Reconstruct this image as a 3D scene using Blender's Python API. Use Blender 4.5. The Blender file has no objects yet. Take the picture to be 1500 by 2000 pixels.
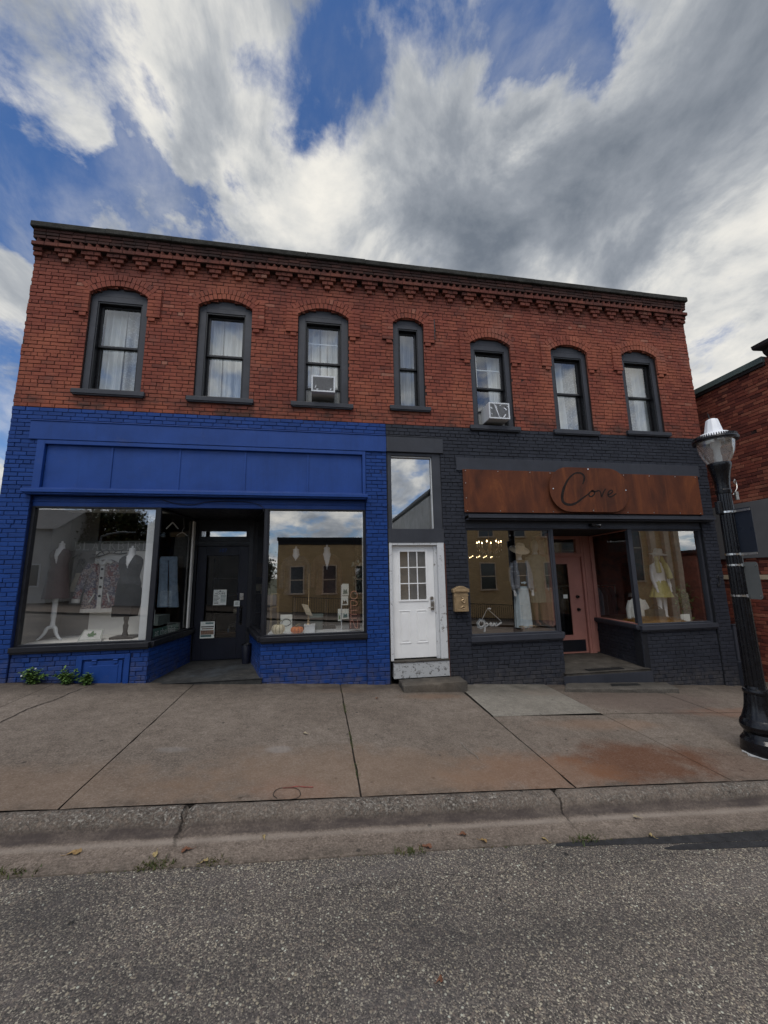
import bpy, math, random
from mathutils import Vector, Matrix
rng = random.Random(7)
sc = bpy.context.scene
COL = sc.collection
R = math.radians
# ------------------------------------------------------------------ camera model (facade plane y=0, z=0 at lens height)
F_, CX, CY, D = 757.0, 750.0, 1000.0, 7.153
_up = Vector((-77, -4556, F_)).normalized()
_vx = Vector((4550, 49, F_)).normalized(); _vx = (_vx - _up*_vx.dot(_up)).normalized()
_vy = _up.cross(_vx)
if _vy.z < 0: _vy = -_vy
CAM = Vector((0, -D, 0))
def ray(u, v):
    r = Vector((u-CX, v-CY, F_)); return Vector((r.dot(_vx), r.dot(_vy), r.dot(_up)))
def P(u, v, Y=0.0):                     # point of the photograph on the vertical plane y=Y
    r = ray(u, v); return CAM + r*((Y-CAM.y)/r.y)
def G0(x, y): return -1.81-0.062*x+0.02*y
def G(u, v, dz=0.0):                    # point of the photograph on the sloping ground
    r = ray(u, v); k = (-1.81+dz-0.02*D)/(r.z+0.062*r.x-0.02*r.y); return CAM + r*k
cam = bpy.data.cameras.new('camera'); camo = bpy.data.objects.new('camera', cam); COL.objects.link(camo)
ex = Vector((_vx.x, _vy.x, _up.x)); ey = -Vector((_vx.y, _vy.y, _up.y)); ez = -Vector((_vx.z, _vy.z, _up.z))
m = Matrix((ex, ey, ez)).transposed().to_4x4(); m.translation = CAM
camo.matrix_world = m
cam.sensor_fit = 'VERTICAL'; cam.sensor_height = 24; cam.lens = F_/2000*24; cam.clip_start = .02; cam.clip_end = 3000
sc.camera = camo
sc.view_settings.view_transform = 'Standard'; sc.view_settings.look = 'None'; sc.view_settings.exposure = 0; sc.view_settings.gamma = 1
sc.render.engine = 'CYCLES'
cy = sc.cycles; cy.use_denoising = True; cy.max_bounces = 7; cy.diffuse_bounces = 3; cy.glossy_bounces = 4; cy.transmission_bounces = 6; cy.transparent_max_bounces = 16
cy.caustics_reflective = False; cy.caustics_refractive = False; cy.sample_clamp_indirect = 6
# ------------------------------------------------------------------ node helper
class N:
    def __init__(s, nt): s.t = nt; s.t.nodes.clear()
    def n(s, typ, **kw):
        nd = s.t.nodes.new(typ)
        ins = kw.pop('i', {})
        for k, v in kw.items(): setattr(nd, k, v)
        for k, v in ins.items():
            sk = nd.inputs[k]
            if hasattr(v, 'bl_idname') and hasattr(v, 'outputs'): v = v.outputs[0]
            if isinstance(v, bpy.types.NodeSocket): s.t.links.new(v, sk)
            else: sk.default_value = v
        return nd
    def math(s, op, a, b=0.0, c=0.0, clamp=False):
        return s.n('ShaderNodeMath', operation=op, use_clamp=clamp, i={0: a, 1: b, 2: c})
    def vm(s, op, a, b=(0, 0, 0)):
        return s.n('ShaderNodeVectorMath', operation=op, i={0: a, 1: b})
    def noise(s, vec, scale, detail=4, rough=.55, dist=0.0, out=0):
        nd = s.n('ShaderNodeTexNoise', i={'Vector': vec, 'Scale': scale, 'Detail': detail, 'Roughness': rough, 'Distortion': dist}); return nd.outputs[out]
    def ramp(s, fac, stops, interp='LINEAR'):
        nd = s.n('ShaderNodeValToRGB', i={0: fac}); cr = nd.color_ramp; cr.interpolation = interp
        while len(cr.elements) < len(stops): cr.elements.new(0.5)
        for e, (p, c) in zip(cr.elements, stops):
            e.position = p; e.color = (c, c, c, 1) if isinstance(c, (int, float)) else (*c, 1)
        return nd.outputs[0]
    def mix(s, fac, a, b, blend='MIX'):
        nd = s.n('ShaderNodeMix', data_type='RGBA', blend_type=blend)
        for k, v in ((0, fac), (6, a), (7, b)):
            if hasattr(v, 'outputs') and hasattr(v, 'bl_idname'): v = v.outputs[0]
            if isinstance(v, bpy.types.NodeSocket): s.t.links.new(v, nd.inputs[k])
            else: nd.inputs[k].default_value = (*v, 1) if isinstance(v, tuple) and len(v) == 3 else v
        return nd.outputs[2]
    def mr(s, v, a, b, c=0.0, d=1.0, smooth=False):
        return s.n('ShaderNodeMapRange', interpolation_type='SMOOTHSTEP' if smooth else 'LINEAR', i={0: v, 1: a, 2: b, 3: c, 4: d}).outputs[0]
def newmat(name):
    mt = bpy.data.materials.new(name); mt.use_nodes = True
    g = N(mt.node_tree); return mt, g
def finish(g, col, rough=.7, bump=None, bstr=.3, bdist=.01, metal=0.0, spec=.4, **extra):
    b = g.n('ShaderNodeBsdfPrincipled', i={'Base Color': col if not (isinstance(col, tuple) and len(col) == 3) else (*col, 1), 'Roughness': rough, 'Metallic': metal, 'Specular IOR Level': spec, **extra})
    if bump is not None:
        bp = g.n('ShaderNodeBump', i={'Strength': bstr, 'Distance': bdist, 'Height': bump}); g.t.links.new(bp.outputs[0], b.inputs['Normal'])
    g.n('ShaderNodeOutputMaterial', i={0: b}); return b
def pm(name, col, rough=.6, var=.25, scale=7.0, bump=0.0, bscale=60.0, metal=0.0, spec=.4, col2=None):
    """everyday painted / cloth / metal surface: mottled colour, uneven roughness and fine relief"""
    mt, g = newmat(name); tc = g.n('ShaderNodeTexCoord').outputs['Object']
    nz = g.noise(tc, scale, 6, .6)
    c2 = col2 or tuple(c*(1-var) for c in col); c1 = tuple(min(1, c*(1+var*.6)) for c in col)
    c = g.ramp(nz, [(.3, c2), (.7, c1)])
    fine = g.noise(tc, bscale, 3)
    rg = g.mr(g.noise(tc, scale*2.3, 3), .3, .7, max(.03, rough-.1), min(1, rough+.1))
    finish(g, c, rg, fine if bump else None, bump, .01, metal, spec)
    return mt
# ------------------------------------------------------------------ materials
def brick_mat(name, stops, soot, rough=.9, lime=.0, spec=.25, fine=.55):
    mt, g = newmat(name); tc = g.n('ShaderNodeTexCoord').outputs['Object']; pos = g.n('ShaderNodeNewGeometry').outputs['Position']
    at = g.n('ShaderNodeAttribute', attribute_name='rnd').outputs['Fac']
    base = g.ramp(at, stops)
    pz = g.n('ShaderNodeSeparateXYZ', i={0: pos}).outputs[2]
    nz = g.noise(pos, 1.3, 7, .65); fn = g.noise(pos, 45, 5, .7); md = g.noise(pos, 9, 5, .6)
    c = g.mix(g.mr(fn, .35, .75, 0, fine), base, g.mix(.55, base, (.02, .012, .01)))
    c = g.mix(g.mr(md, .5, .8, 0, .35), c, (.05, .03, .026))
    st = g.noise(g.vm('MULTIPLY', pos, (1.5, 1.5, .25)), 1.6, 7, .7)
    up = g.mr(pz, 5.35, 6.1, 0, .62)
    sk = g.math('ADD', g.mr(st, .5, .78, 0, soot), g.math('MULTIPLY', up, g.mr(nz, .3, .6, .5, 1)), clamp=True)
    if name == 'red_brick':
        patch = g.mr(g.noise(pos, .75, 8, .72), .48, .62, 0, .75); c = g.mix(patch, c, (.33, .105, .060))
        pale = g.mr(g.noise(pos, 1.1, 8, .7, .4), .56, .70, 0, .45); c = g.mix(pale, c, (.25, .13, .10)); soot2 = g.mr(g.noise(g.vm('MULTIPLY', pos, (1, 1, .5)), .9, 8, .7, .5), .55, .70, 0, .50); c = g.mix(soot2, c, (.085, .034, .028))
        low = g.math('MULTIPLY', g.mr(pz, 3.42, 3.05, 0, 1, True), g.mr(g.noise(g.vm('MULTIPLY', pos, (1, 1, 2)), 1.6, 8, .7), .45, .60, 0, .85)); c = g.mix(low, c, (.060, .040, .034))
        run = g.math('MULTIPLY', g.mr(pz, 4.2, 3.1, 0, 1), g.mr(g.noise(g.vm('MULTIPLY', pos, (3.2, 1, .22)), 1.8, 6, .65), .56, .74, 0, .55)); c = g.mix(run, c, (.07, .030, .024))
    c = g.mix(sk, c, (.022, .017, .016))
    if lime: c = g.mix(g.mr(g.noise(pos, 5.5, 8, .75), .66, .8, 0, lime), c, (.42, .26, .19))
    finish(g, c, rough, fn, .5, .006, spec=spec)
    return mt
M = {}
M['brick'] = brick_mat('red_brick', [(0, (.15, .050, .038)), (.06, (.205, .056, .039)), (.5, (.24, .066, .044)), (.93, (.275, .078, .051)), (.98, (.30, .095, .062)), (1, (.36, .17, .12))], .34, lime=.35, fine=.40)
M['mortar'] = pm('old_mortar', (.038, .021, .019), .95, .6, 9, .6, 70)
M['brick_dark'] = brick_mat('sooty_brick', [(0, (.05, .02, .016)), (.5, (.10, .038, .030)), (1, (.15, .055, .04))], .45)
M['nbrick'] = brick_mat('neighbour_brick', [(0, (.10, .03, .024)), (.3, (.18, .046, .033)), (.7, (.25, .068, .044)), (1, (.36, .13, .08))], .5)
def paint_brick(name, col, rough):
    mt, g = newmat(name); pos = g.n('ShaderNodeNewGeometry').outputs['Position']
    at = g.n('ShaderNodeAttribute', attribute_name='rnd').outputs['Fac']
    d = tuple(c*.86 for c in col); l = tuple(min(1, c*1.10) for c in col)
    c = g.ramp(at, [(0, d), (.5, col), (1, l)])
    c = g.mix(g.mr(g.noise(pos, 2.1, 6, .65), .42, .72, 0, .45), c, tuple(x*.6 for x in col))
    fn = g.noise(pos, 38, 5, .65)
    pz = g.n('ShaderNodeSeparateXYZ', i={0: pos}).outputs[2]; px = g.n('ShaderNodeSeparateXYZ', i={0: pos}).outputs[0]
    hgt = g.math('ADD', pz, g.math('MULTIPLY_ADD', px, .062, 1.81))
    dirt = g.math('MULTIPLY', g.mr(hgt, 0, .5, 1, 0), g.mr(g.noise(pos, 7, 7, .7), .38, .7, 0, .75))
    c = g.mix(dirt, c, (.10, .09, .085))
    c = g.mix(g.mr(g.noise(pos, 16, 6, .7), .72, .76, 0, .7), c, tuple(min(1, x*1.6+.03) for x in col))
    finish(g, c, g.mr(g.noise(pos, 5, 3), .3, .7, rough-.1, rough+.12), fn, .35, .006, spec=.22)
    return mt
BLUE = (.0095, .046, .205); GREY = (.0265, .0295, .040); CASE = (.043, .046, .056)
M['blue_brick'] = paint_brick('blue_painted_brick', BLUE, .55)
M['blue_joint'] = pm('blue_painted_joint', (.0035, .017, .088), .8, .3, 9, .4, 60)
M['grey_brick'] = paint_brick('grey_painted_brick', GREY, .6)
M['grey_joint'] = pm('grey_painted_joint', (.009, .010, .014), .85, .3, 9, .4, 60)
def trim(name, col, rough):
    """brush painted timber: faded areas, vertical rain streaks, dust and a few chips"""
    mt, g = newmat(name); pos = g.n('ShaderNodeNewGeometry').outputs['Position']
    c = g.mix(g.mr(g.noise(pos, 1.3, 7, .65), .35, .68), tuple(x*.84 for x in col), tuple(min(1, x*1.12+.002) for x in col))
    stq = g.noise(g.vm('MULTIPLY', pos, (9, 9, .55)), 2.2, 6, .65); c = g.mix(g.mr(stq, .52, .75, 0, .38), c, tuple(x*.62 for x in col))
    c = g.mix(g.mr(g.noise(pos, 3.1, 8, .72), .60, .75, 0, .16), c, (.16, .16, .17))
    chip = g.mr(g.noise(pos, 21, 6, .75), .735, .75, 0, .75); c = g.mix(chip, c, tuple(min(1, x*1.4+.09) for x in col))
    br = g.noise(g.vm('MULTIPLY', pos, (3, 3, 40)), 3.0, 3); fn = g.noise(pos, 30, 4)
    finish(g, c, g.mr(g.noise(pos, 4, 4), .3, .7, rough-.08, rough+.14), g.math('ADD', g.math('MULTIPLY', br, .5), g.math('SUBTRACT', fn, chip)), .16, .005, spec=.28); return mt
M['blue_paint'] = trim('blue_paint', (.011, .052, .235), .48); M['grey_paint'] = trim('grey_paint', (.036, .039, .050), .52); M['case_paint'] = trim('casing_paint', CASE, .5)
M['black_paint'] = pm('black_paint', (.012, .013, .018), .45, .3, 4, .05, 30)
M['black_sash'] = pm('black_sash', (.010, .010, .012), .35, .3, 6)
M['navy_door'] = pm('navy_black_door', (.007, .009, .020), .5, .25, 3, .08, 20)
M['white_door'] = pm('white_door_paint', (.83, .83, .82), .45, .06, 3, .03, 30)
M['pink'] = pm('pink_paint', (.46, .205, .165), .5, .12, 3, .05, 25)
M['white_paint'] = pm('white_paint', (.72, .74, .75), .5, .10, 4, .05, 30)
M['brass'] = pm('aged_brass', (.46, .33, .19), .42, .3, 9, .1, 40, .6)
M['nickel'] = pm('satin_nickel', (.45, .43, .40), .32, .15, 9, 0, 40, .9)
M['chrome'] = pm('bright_band', (.75, .75, .74), .22, .1, 9, 0, 40, 1)
M['iron'] = pm('black_cast_iron', (.005, .0055, .008), .24, .35, 7, .06, 35, .0, .45)
M['iron_flat'] = pm('dark_iron', (.02, .02, .022), .6, .3, 9, .1, 40)
M['roof_metal'] = pm('green_grey_flashing', (.10, .14, .135), .5, .2, 2)
M['interior'] = pm('interior_plaster', (.20, .19, .18), .9, .2, 2)
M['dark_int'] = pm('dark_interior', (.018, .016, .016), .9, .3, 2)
M['tan_int'] = pm('grey_display_panel', (.86, .84, .79), .85, .06, 2)
M['concrete_top'] = None
def peeled(name, paint, under, thr, scale=9):
    mt, g = newmat(name); pos = g.n('ShaderNodeNewGeometry').outputs['Position']
    n1 = g.noise(pos, scale, 9, .75); n2 = g.noise(pos, 60, 4)
    f = g.mr(n1, thr-.03, thr+.03)
    c = g.mix(f, g.mix(g.mr(n2, .3, .7, 0, .3), paint, tuple(x*.7 for x in paint)), g.mix(n2, under, tuple(x*.4 for x in under)))
    finish(g, c, .8, g.math('SUBTRACT', n2, f), .4, .006); return mt
M['peeled_white'] = peeled('peeling_white_paint', (.60, .61, .62), (.22, .19, .17), .60)
M['peeled_stone'] = peeled('flaking_stone', (.44, .45, .455), (.17, .165, .155), .58, 17)
def concrete(name, a, b, sp=.6, stain=None, kerb=False, bump=.5, pos_dirt=True):
    mt, g = newmat(name); pos = g.n('ShaderNodeNewGeometry').outputs['Position']
    big = g.noise(pos, .55, 8, .68); mid = g.noise(pos, 6.5, 9, .75); fine = g.noise(pos, 58, 4, .8); fin2 = g.noise(pos, 300, 2, .6)
    c = g.mix(g.mr(big, .35, .65), a, b)
    c = g.mix(g.mr(mid, .42, .68, 0, .62), c, tuple(x*.48 for x in a))
    brm = g.noise(g.vm('MULTIPLY', pos, (2.2, 26, 1)), 5.0, 5, .7); c = g.mix(g.mr(brm, .48, .75, 0, .38), c, tuple(x*.52 for x in a)); c = g.mix(g.mr(brm, .46, .28, 0, .25), c, tuple(min(1, x*1.35) for x in b))
    c = g.mix(g.mr(fine, .50, .64, 0, sp*.85), c, tuple(x*.36 for x in a))
    c = g.mix(g.mr(fine, .47, .36, 0, sp*.7), c, tuple(min(1, x*1.45) for x in b))
    gr = g.noise(pos, 24, 6, .8); c = g.mix(g.mr(gr, .52, .66, 0, .45), c, tuple(x*.5 for x in a)); c = g.mix(g.mr(gr, .45, .33, 0, .3), c, tuple(min(1, x*1.3) for x in b))
    c = g.mix(g.mr(fin2, .55, .8, 0, .4), c, tuple(x*.35 for x in a))
    v = g.n('ShaderNodeTexVoronoi', i={'Vector': g.vm('ADD', pos, (0, 0, 0)), 'Scale': 5.2, 'Randomness': 1.0})
    spot = g.math('MULTIPLY', g.mr(v.outputs['Distance'], .06, .12, 1, 0), g.mr(g.n('ShaderNodeSeparateColor', i={0: v.outputs['Color']}).outputs[0], .62, .64))
    c = g.mix(g.math('MULTIPLY', spot, .8), c, (.03, .028, .026))
    if stain:
        sx = g.n('ShaderNodeSeparateXYZ', i={0: pos})
        for (x0, y0, rx, ry, col, amt) in stain:
            q = g.vm('MULTIPLY', g.vm('SUBTRACT', pos, (x0, y0, 0)), (1/rx, 1/ry, 0))
            dd = g.vm('LENGTH', q).outputs['Value']
            dd = g.math('ADD', dd, g.math('MULTIPLY', g.math('SUBTRACT', g.noise(pos, 2.4, 8, .7), .5), 1.5))
            f = g.math('MULTIPLY', g.mr(dd, 1.05, .35, 0, amt, True), g.mr(fine, .25, .65, .55, 1))
            c = g.mix(f, c, col)
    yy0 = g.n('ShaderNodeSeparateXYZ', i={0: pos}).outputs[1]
    foot = g.math('MULTIPLY', g.mr(yy0, -.9, -.02, 0, 1, True), g.mr(g.noise(pos, 3.3, 7, .7), .30, .65, .40, 1)); c = g.mix(foot, c, tuple(x*.34 for x in a))  # contact shade, with some grime, painted into the concrete along the wall foot
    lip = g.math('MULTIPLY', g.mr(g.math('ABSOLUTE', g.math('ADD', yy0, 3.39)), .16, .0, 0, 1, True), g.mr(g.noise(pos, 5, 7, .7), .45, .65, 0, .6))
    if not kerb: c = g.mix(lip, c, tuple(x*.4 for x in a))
    h = g.math('ADD', g.math('MULTIPLY', fine, .6), g.math('MULTIPLY', mid, .8))
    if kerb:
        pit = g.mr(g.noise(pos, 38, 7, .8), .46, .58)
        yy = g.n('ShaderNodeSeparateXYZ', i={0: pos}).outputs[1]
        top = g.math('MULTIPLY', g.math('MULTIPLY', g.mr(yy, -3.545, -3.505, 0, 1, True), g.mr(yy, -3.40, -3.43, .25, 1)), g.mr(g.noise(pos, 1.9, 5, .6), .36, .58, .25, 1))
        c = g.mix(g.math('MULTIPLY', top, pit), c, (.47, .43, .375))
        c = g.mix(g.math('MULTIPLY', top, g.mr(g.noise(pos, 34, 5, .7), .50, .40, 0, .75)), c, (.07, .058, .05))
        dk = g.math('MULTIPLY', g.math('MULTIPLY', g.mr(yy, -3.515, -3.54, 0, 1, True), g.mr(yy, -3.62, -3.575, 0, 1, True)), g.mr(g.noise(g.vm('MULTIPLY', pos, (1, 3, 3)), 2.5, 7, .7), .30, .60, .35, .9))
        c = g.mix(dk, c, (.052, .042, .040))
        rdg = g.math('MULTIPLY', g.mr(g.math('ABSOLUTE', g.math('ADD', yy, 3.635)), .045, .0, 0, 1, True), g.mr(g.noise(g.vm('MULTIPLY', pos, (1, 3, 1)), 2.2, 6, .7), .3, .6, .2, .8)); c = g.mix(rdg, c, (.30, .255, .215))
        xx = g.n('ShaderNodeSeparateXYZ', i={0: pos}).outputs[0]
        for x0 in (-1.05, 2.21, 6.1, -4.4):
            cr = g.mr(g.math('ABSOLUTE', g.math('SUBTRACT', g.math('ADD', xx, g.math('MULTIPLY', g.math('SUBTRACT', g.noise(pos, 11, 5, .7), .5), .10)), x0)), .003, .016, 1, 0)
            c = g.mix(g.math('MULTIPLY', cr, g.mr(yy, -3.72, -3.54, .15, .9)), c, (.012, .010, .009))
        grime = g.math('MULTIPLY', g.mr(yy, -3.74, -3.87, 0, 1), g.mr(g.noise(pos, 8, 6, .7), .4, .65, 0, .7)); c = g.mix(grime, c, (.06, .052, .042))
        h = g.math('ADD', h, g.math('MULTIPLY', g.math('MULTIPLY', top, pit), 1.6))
    finish(g, c, .92, h, bump, .012, spec=.2)
    return mt
RUST = (.125, .050, .024); TANS = (.23, .150, .098)
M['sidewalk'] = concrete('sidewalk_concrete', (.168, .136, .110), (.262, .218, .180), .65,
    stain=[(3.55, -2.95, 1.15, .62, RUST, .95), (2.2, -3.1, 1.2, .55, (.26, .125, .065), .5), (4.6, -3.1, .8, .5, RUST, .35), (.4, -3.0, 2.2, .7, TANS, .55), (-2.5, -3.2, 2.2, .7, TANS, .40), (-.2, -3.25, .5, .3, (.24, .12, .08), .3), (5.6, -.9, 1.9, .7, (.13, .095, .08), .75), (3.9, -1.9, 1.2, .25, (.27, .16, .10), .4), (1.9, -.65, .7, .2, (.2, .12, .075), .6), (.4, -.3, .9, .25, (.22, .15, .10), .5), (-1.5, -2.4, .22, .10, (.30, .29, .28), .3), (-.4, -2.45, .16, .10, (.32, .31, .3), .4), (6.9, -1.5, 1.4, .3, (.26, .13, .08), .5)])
M['new_slab'] = concrete('pale_concrete', (.245, .222, .188), (.30, .276, .235), .45, stain=[(3.9, -.4, .6, .3, (.24, .19, .15), .5)])
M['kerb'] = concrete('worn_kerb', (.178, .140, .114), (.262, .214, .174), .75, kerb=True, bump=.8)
M['stone'] = concrete('grey_stone', (.125, .112, .097), (.185, .166, .143), .5, stain=[(2.0, -.4, .6, .35, (.22, .17, .12), .4)])
M['coping'] = concrete('coping_concrete', (.058, .058, .052), (.115, .112, .098), 1.0, bump=.9)
M['slate'] = concrete('painted_floor', (.070, .072, .074), (.135, .13, .115), .6, stain=[(-1.9, .6, .7, .45, (.075, .10, .13), .7), (-1.5, 1.0, .5, .5, (.06, .085, .11), .6)])
M['dirt'] = pm('joint_dirt', (.030, .024, .019), 1, .5, 20, .5, 90)
M['tar'] = pm('sealing_tar', (.030, .030, .032), .75, .45, 9, .5, 60)
def asphalt():
    mt, g = newmat('asphalt'); pos = g.n('ShaderNodeNewGeometry').outputs['Position']
    wob = g.vm('ADD', pos, g.vm('SCALE', g.noise(pos, 40, 2, out=1)).outputs[0]); wob.inputs[1].default_value = (0, 0, 0)
    v = g.n('ShaderNodeTexVoronoi', i={'Vector': pos, 'Scale': 62.0})
    v2 = g.n('ShaderNodeTexVoronoi', i={'Vector': pos, 'Scale': 150.0})
    r1 = g.n('ShaderNodeSeparateColor', i={0: v.outputs['Color']}); r2 = g.n('ShaderNodeSeparateColor', i={0: v2.outputs['Color']})
    stone = g.ramp(r1.outputs[0], [(0, (0.065, 0.057, 0.052)), (.35, (0.122, 0.103, 0.092)), (.6, (0.188, 0.149, 0.126)), (.8, (0.290, 0.236, 0.183)), (.93, (0.493, 0.427, 0.307)), (1, (0.644, 0.657, 0.544))])
    small = g.ramp(r2.outputs[0], [(0, (0.050, 0.047, 0.041)), (.5, (0.122, 0.105, 0.095)), (.85, (0.232, 0.199, 0.160)), (1, (0.521, 0.471, 0.366))])
    core = g.math('MULTIPLY', g.mr(v.outputs['Distance'], .30, .52, 1, 0), g.mr(r1.outputs[1], .30, .36))
    c = g.mix(core, small, stone)
    big = g.noise(pos, .55, 6, .6); mid = g.noise(pos, 3.2, 6, .65)
    c = g.mix(g.mr(big, .42, .66, 0, .55), c, (.036, .035, .036))
    wp = g.noise(g.vm('MULTIPLY', pos, (.35, 1.6, 1)), 1.0, 7, .65); c = g.mix(g.mr(wp, .5, .7, 0, .4), c, (.040, .039, .039)); c = g.mix(g.mr(wp, .46, .3, 0, .25), c, (.19, .175, .17))
    oil = g.mr(g.noise(pos, 1.9, 9, .72, .4), .64, .73, 0, .7); c = g.mix(oil, c, (.026, .025, .026))
    c = g.mix(g.mr(mid, .55, .75, 0, .3), c, (.14, .12, .115))
    vb = g.n('ShaderNodeTexVoronoi', i={'Vector': pos, 'Scale': 3.1})
    sp = g.math('MULTIPLY', g.mr(vb.outputs['Distance'], .055, .075, 1, 0), g.mr(g.n('ShaderNodeSeparateColor', i={0: vb.outputs['Color']}).outputs[0], .6, .62))
    c = g.mix(g.math('MULTIPLY', sp, .8), c, (.012, .012, .013))
    # one wandering hairline crack along the gutter
    s = g.n('ShaderNodeSeparateXYZ', i={0: pos})
    cy_ = g.math('ADD', g.math('MULTIPLY', g.math('SUBTRACT', g.noise(pos, 1.5, 8, .7), .5), .55), g.math('MULTIPLY_ADD', s.outputs[0], .035, -4.16))
    ck = g.math('MULTIPLY', g.mr(g.math('ABSOLUTE', g.math('SUBTRACT', s.outputs[1], cy_)), .002, .007, 1, 0), g.mr(s.outputs[0], -.6, 0))
    c = g.mix(g.math('MULTIPLY', ck, .55), c, (.012, .011, .011))
    h = g.math('ADD', g.math('MULTIPLY', g.mr(v.outputs['Distance'], .2, .6, 1, 0), r1.outputs[1]), g.math('MULTIPLY', v2.outputs['Distance'], -.4))
    finish(g, c, .85, h, .55, .008, spec=.25)
    return mt
M['asphalt'] = asphalt()
def rust_sheet(name, seed):
    mt, g = newmat(name); pos = g.vm('ADD', g.n('ShaderNodeNewGeometry').outputs['Position'], (seed, seed*.3, 0)).outputs[0]
    n1 = g.noise(g.vm('MULTIPLY', pos, (1.6, 1, .7)), 1.5, 8, .65, .6); n2 = g.noise(pos, 50, 5, .7); st = g.noise(g.vm('MULTIPLY', pos, (5, 1, .35)), 2.0, 6, .65)
    c = g.ramp(n1, [(.25, (.036, .012, .007)), (.45, (.085, .024, .010)), (.6, (.13, .037, .013)), (.75, (.20, .062, .018))])
    c = g.mix(g.mr(st, .55, .8, 0, .5), c, (.27, .085, .022)); c = g.mix(g.mr(n2, .5, .75, 0, .35), c, (.05, .015, .009))
    finish(g, c, .75, n2, .15, .004, spec=.3); return mt
M['rust'] = rust_sheet('rusted_steel', 0); M['rust2'] = rust_sheet('rusted_steel_plate', 13.3)
def glass(name, f0, tint=(1, 1, 1), gl=(1, 1, 1), rough=0.0, wave=.0):
    mt, g = newmat(name)
    lw = g.n('ShaderNodeLayerWeight', i={0: .5}).outputs['Facing']
    f = g.math('ADD', g.math('MULTIPLY', g.math('POWER', lw, 5.0), 1-f0), f0, clamp=True)
    t = g.n('ShaderNodeBsdfTransparent', i={0: (*tint, 1)})
    gs = g.n('ShaderNodeBsdfGlossy', i={'Color': (*gl, 1), 'Roughness': rough})
    if wave:
        pos = g.n('ShaderNodeNewGeometry').outputs['Position']
        bp = g.n('ShaderNodeBump', i={'Strength': wave, 'Distance': .05, 'Height': g.noise(pos, 1.1, 1)}); g.t.links.new(bp.outputs[0], gs.inputs['Normal'])
    mx = g.n('ShaderNodeMixShader', i={0: f, 1: t, 2: gs}); g.n('ShaderNodeOutputMaterial', i={0: mx}); return mt
M['shop_glass'] = glass('shop_glass', .25, (.98, .985, .98), wave=.012)
M['shop_glass_east'] = glass('reflective_shop_glass', .33, (.98, .985, .98), wave=.012)
M['side_glass'] = glass('side_glass', .07, (.9, .92, .91))
M['win_glass'] = glass('upper_glass', .15, (.80, .84, .86), wave=.02)
M['trans_glass'] = glass('transom_glass', .40, (.6, .64, .66), wave=.012)
M['globe_glass'] = None
def emit(name, col, s):
    mt, g = newmat(name); e = g.n('ShaderNodeEmission', i={0: (*col, 1), 1: s}); g.n('ShaderNodeOutputMaterial', i={0: e}); return mt
M['bulb'] = emit('lit_bulb', (1, .72, .36), 14)
def leafm(name, a, b):
    mt, g = newmat(name); at = g.n('ShaderNodeAttribute', attribute_name='rnd').outputs['Fac']
    c = g.ramp(at, [(0, a), (1, b)])
    finish(g, c, .6, spec=.3, **{'Subsurface Weight': 0.0}); return mt
M['weed'] = leafm('weed_leaves', (.045, .095, .022), (.15, .25, .06))
M['tree_leaf'] = leafm('tree_leaves', (.022, .040, .014), (.095, .095, .025))
M['dry'] = leafm('dry_grass', (.10, .085, .03), (.05, .085, .022))
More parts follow.
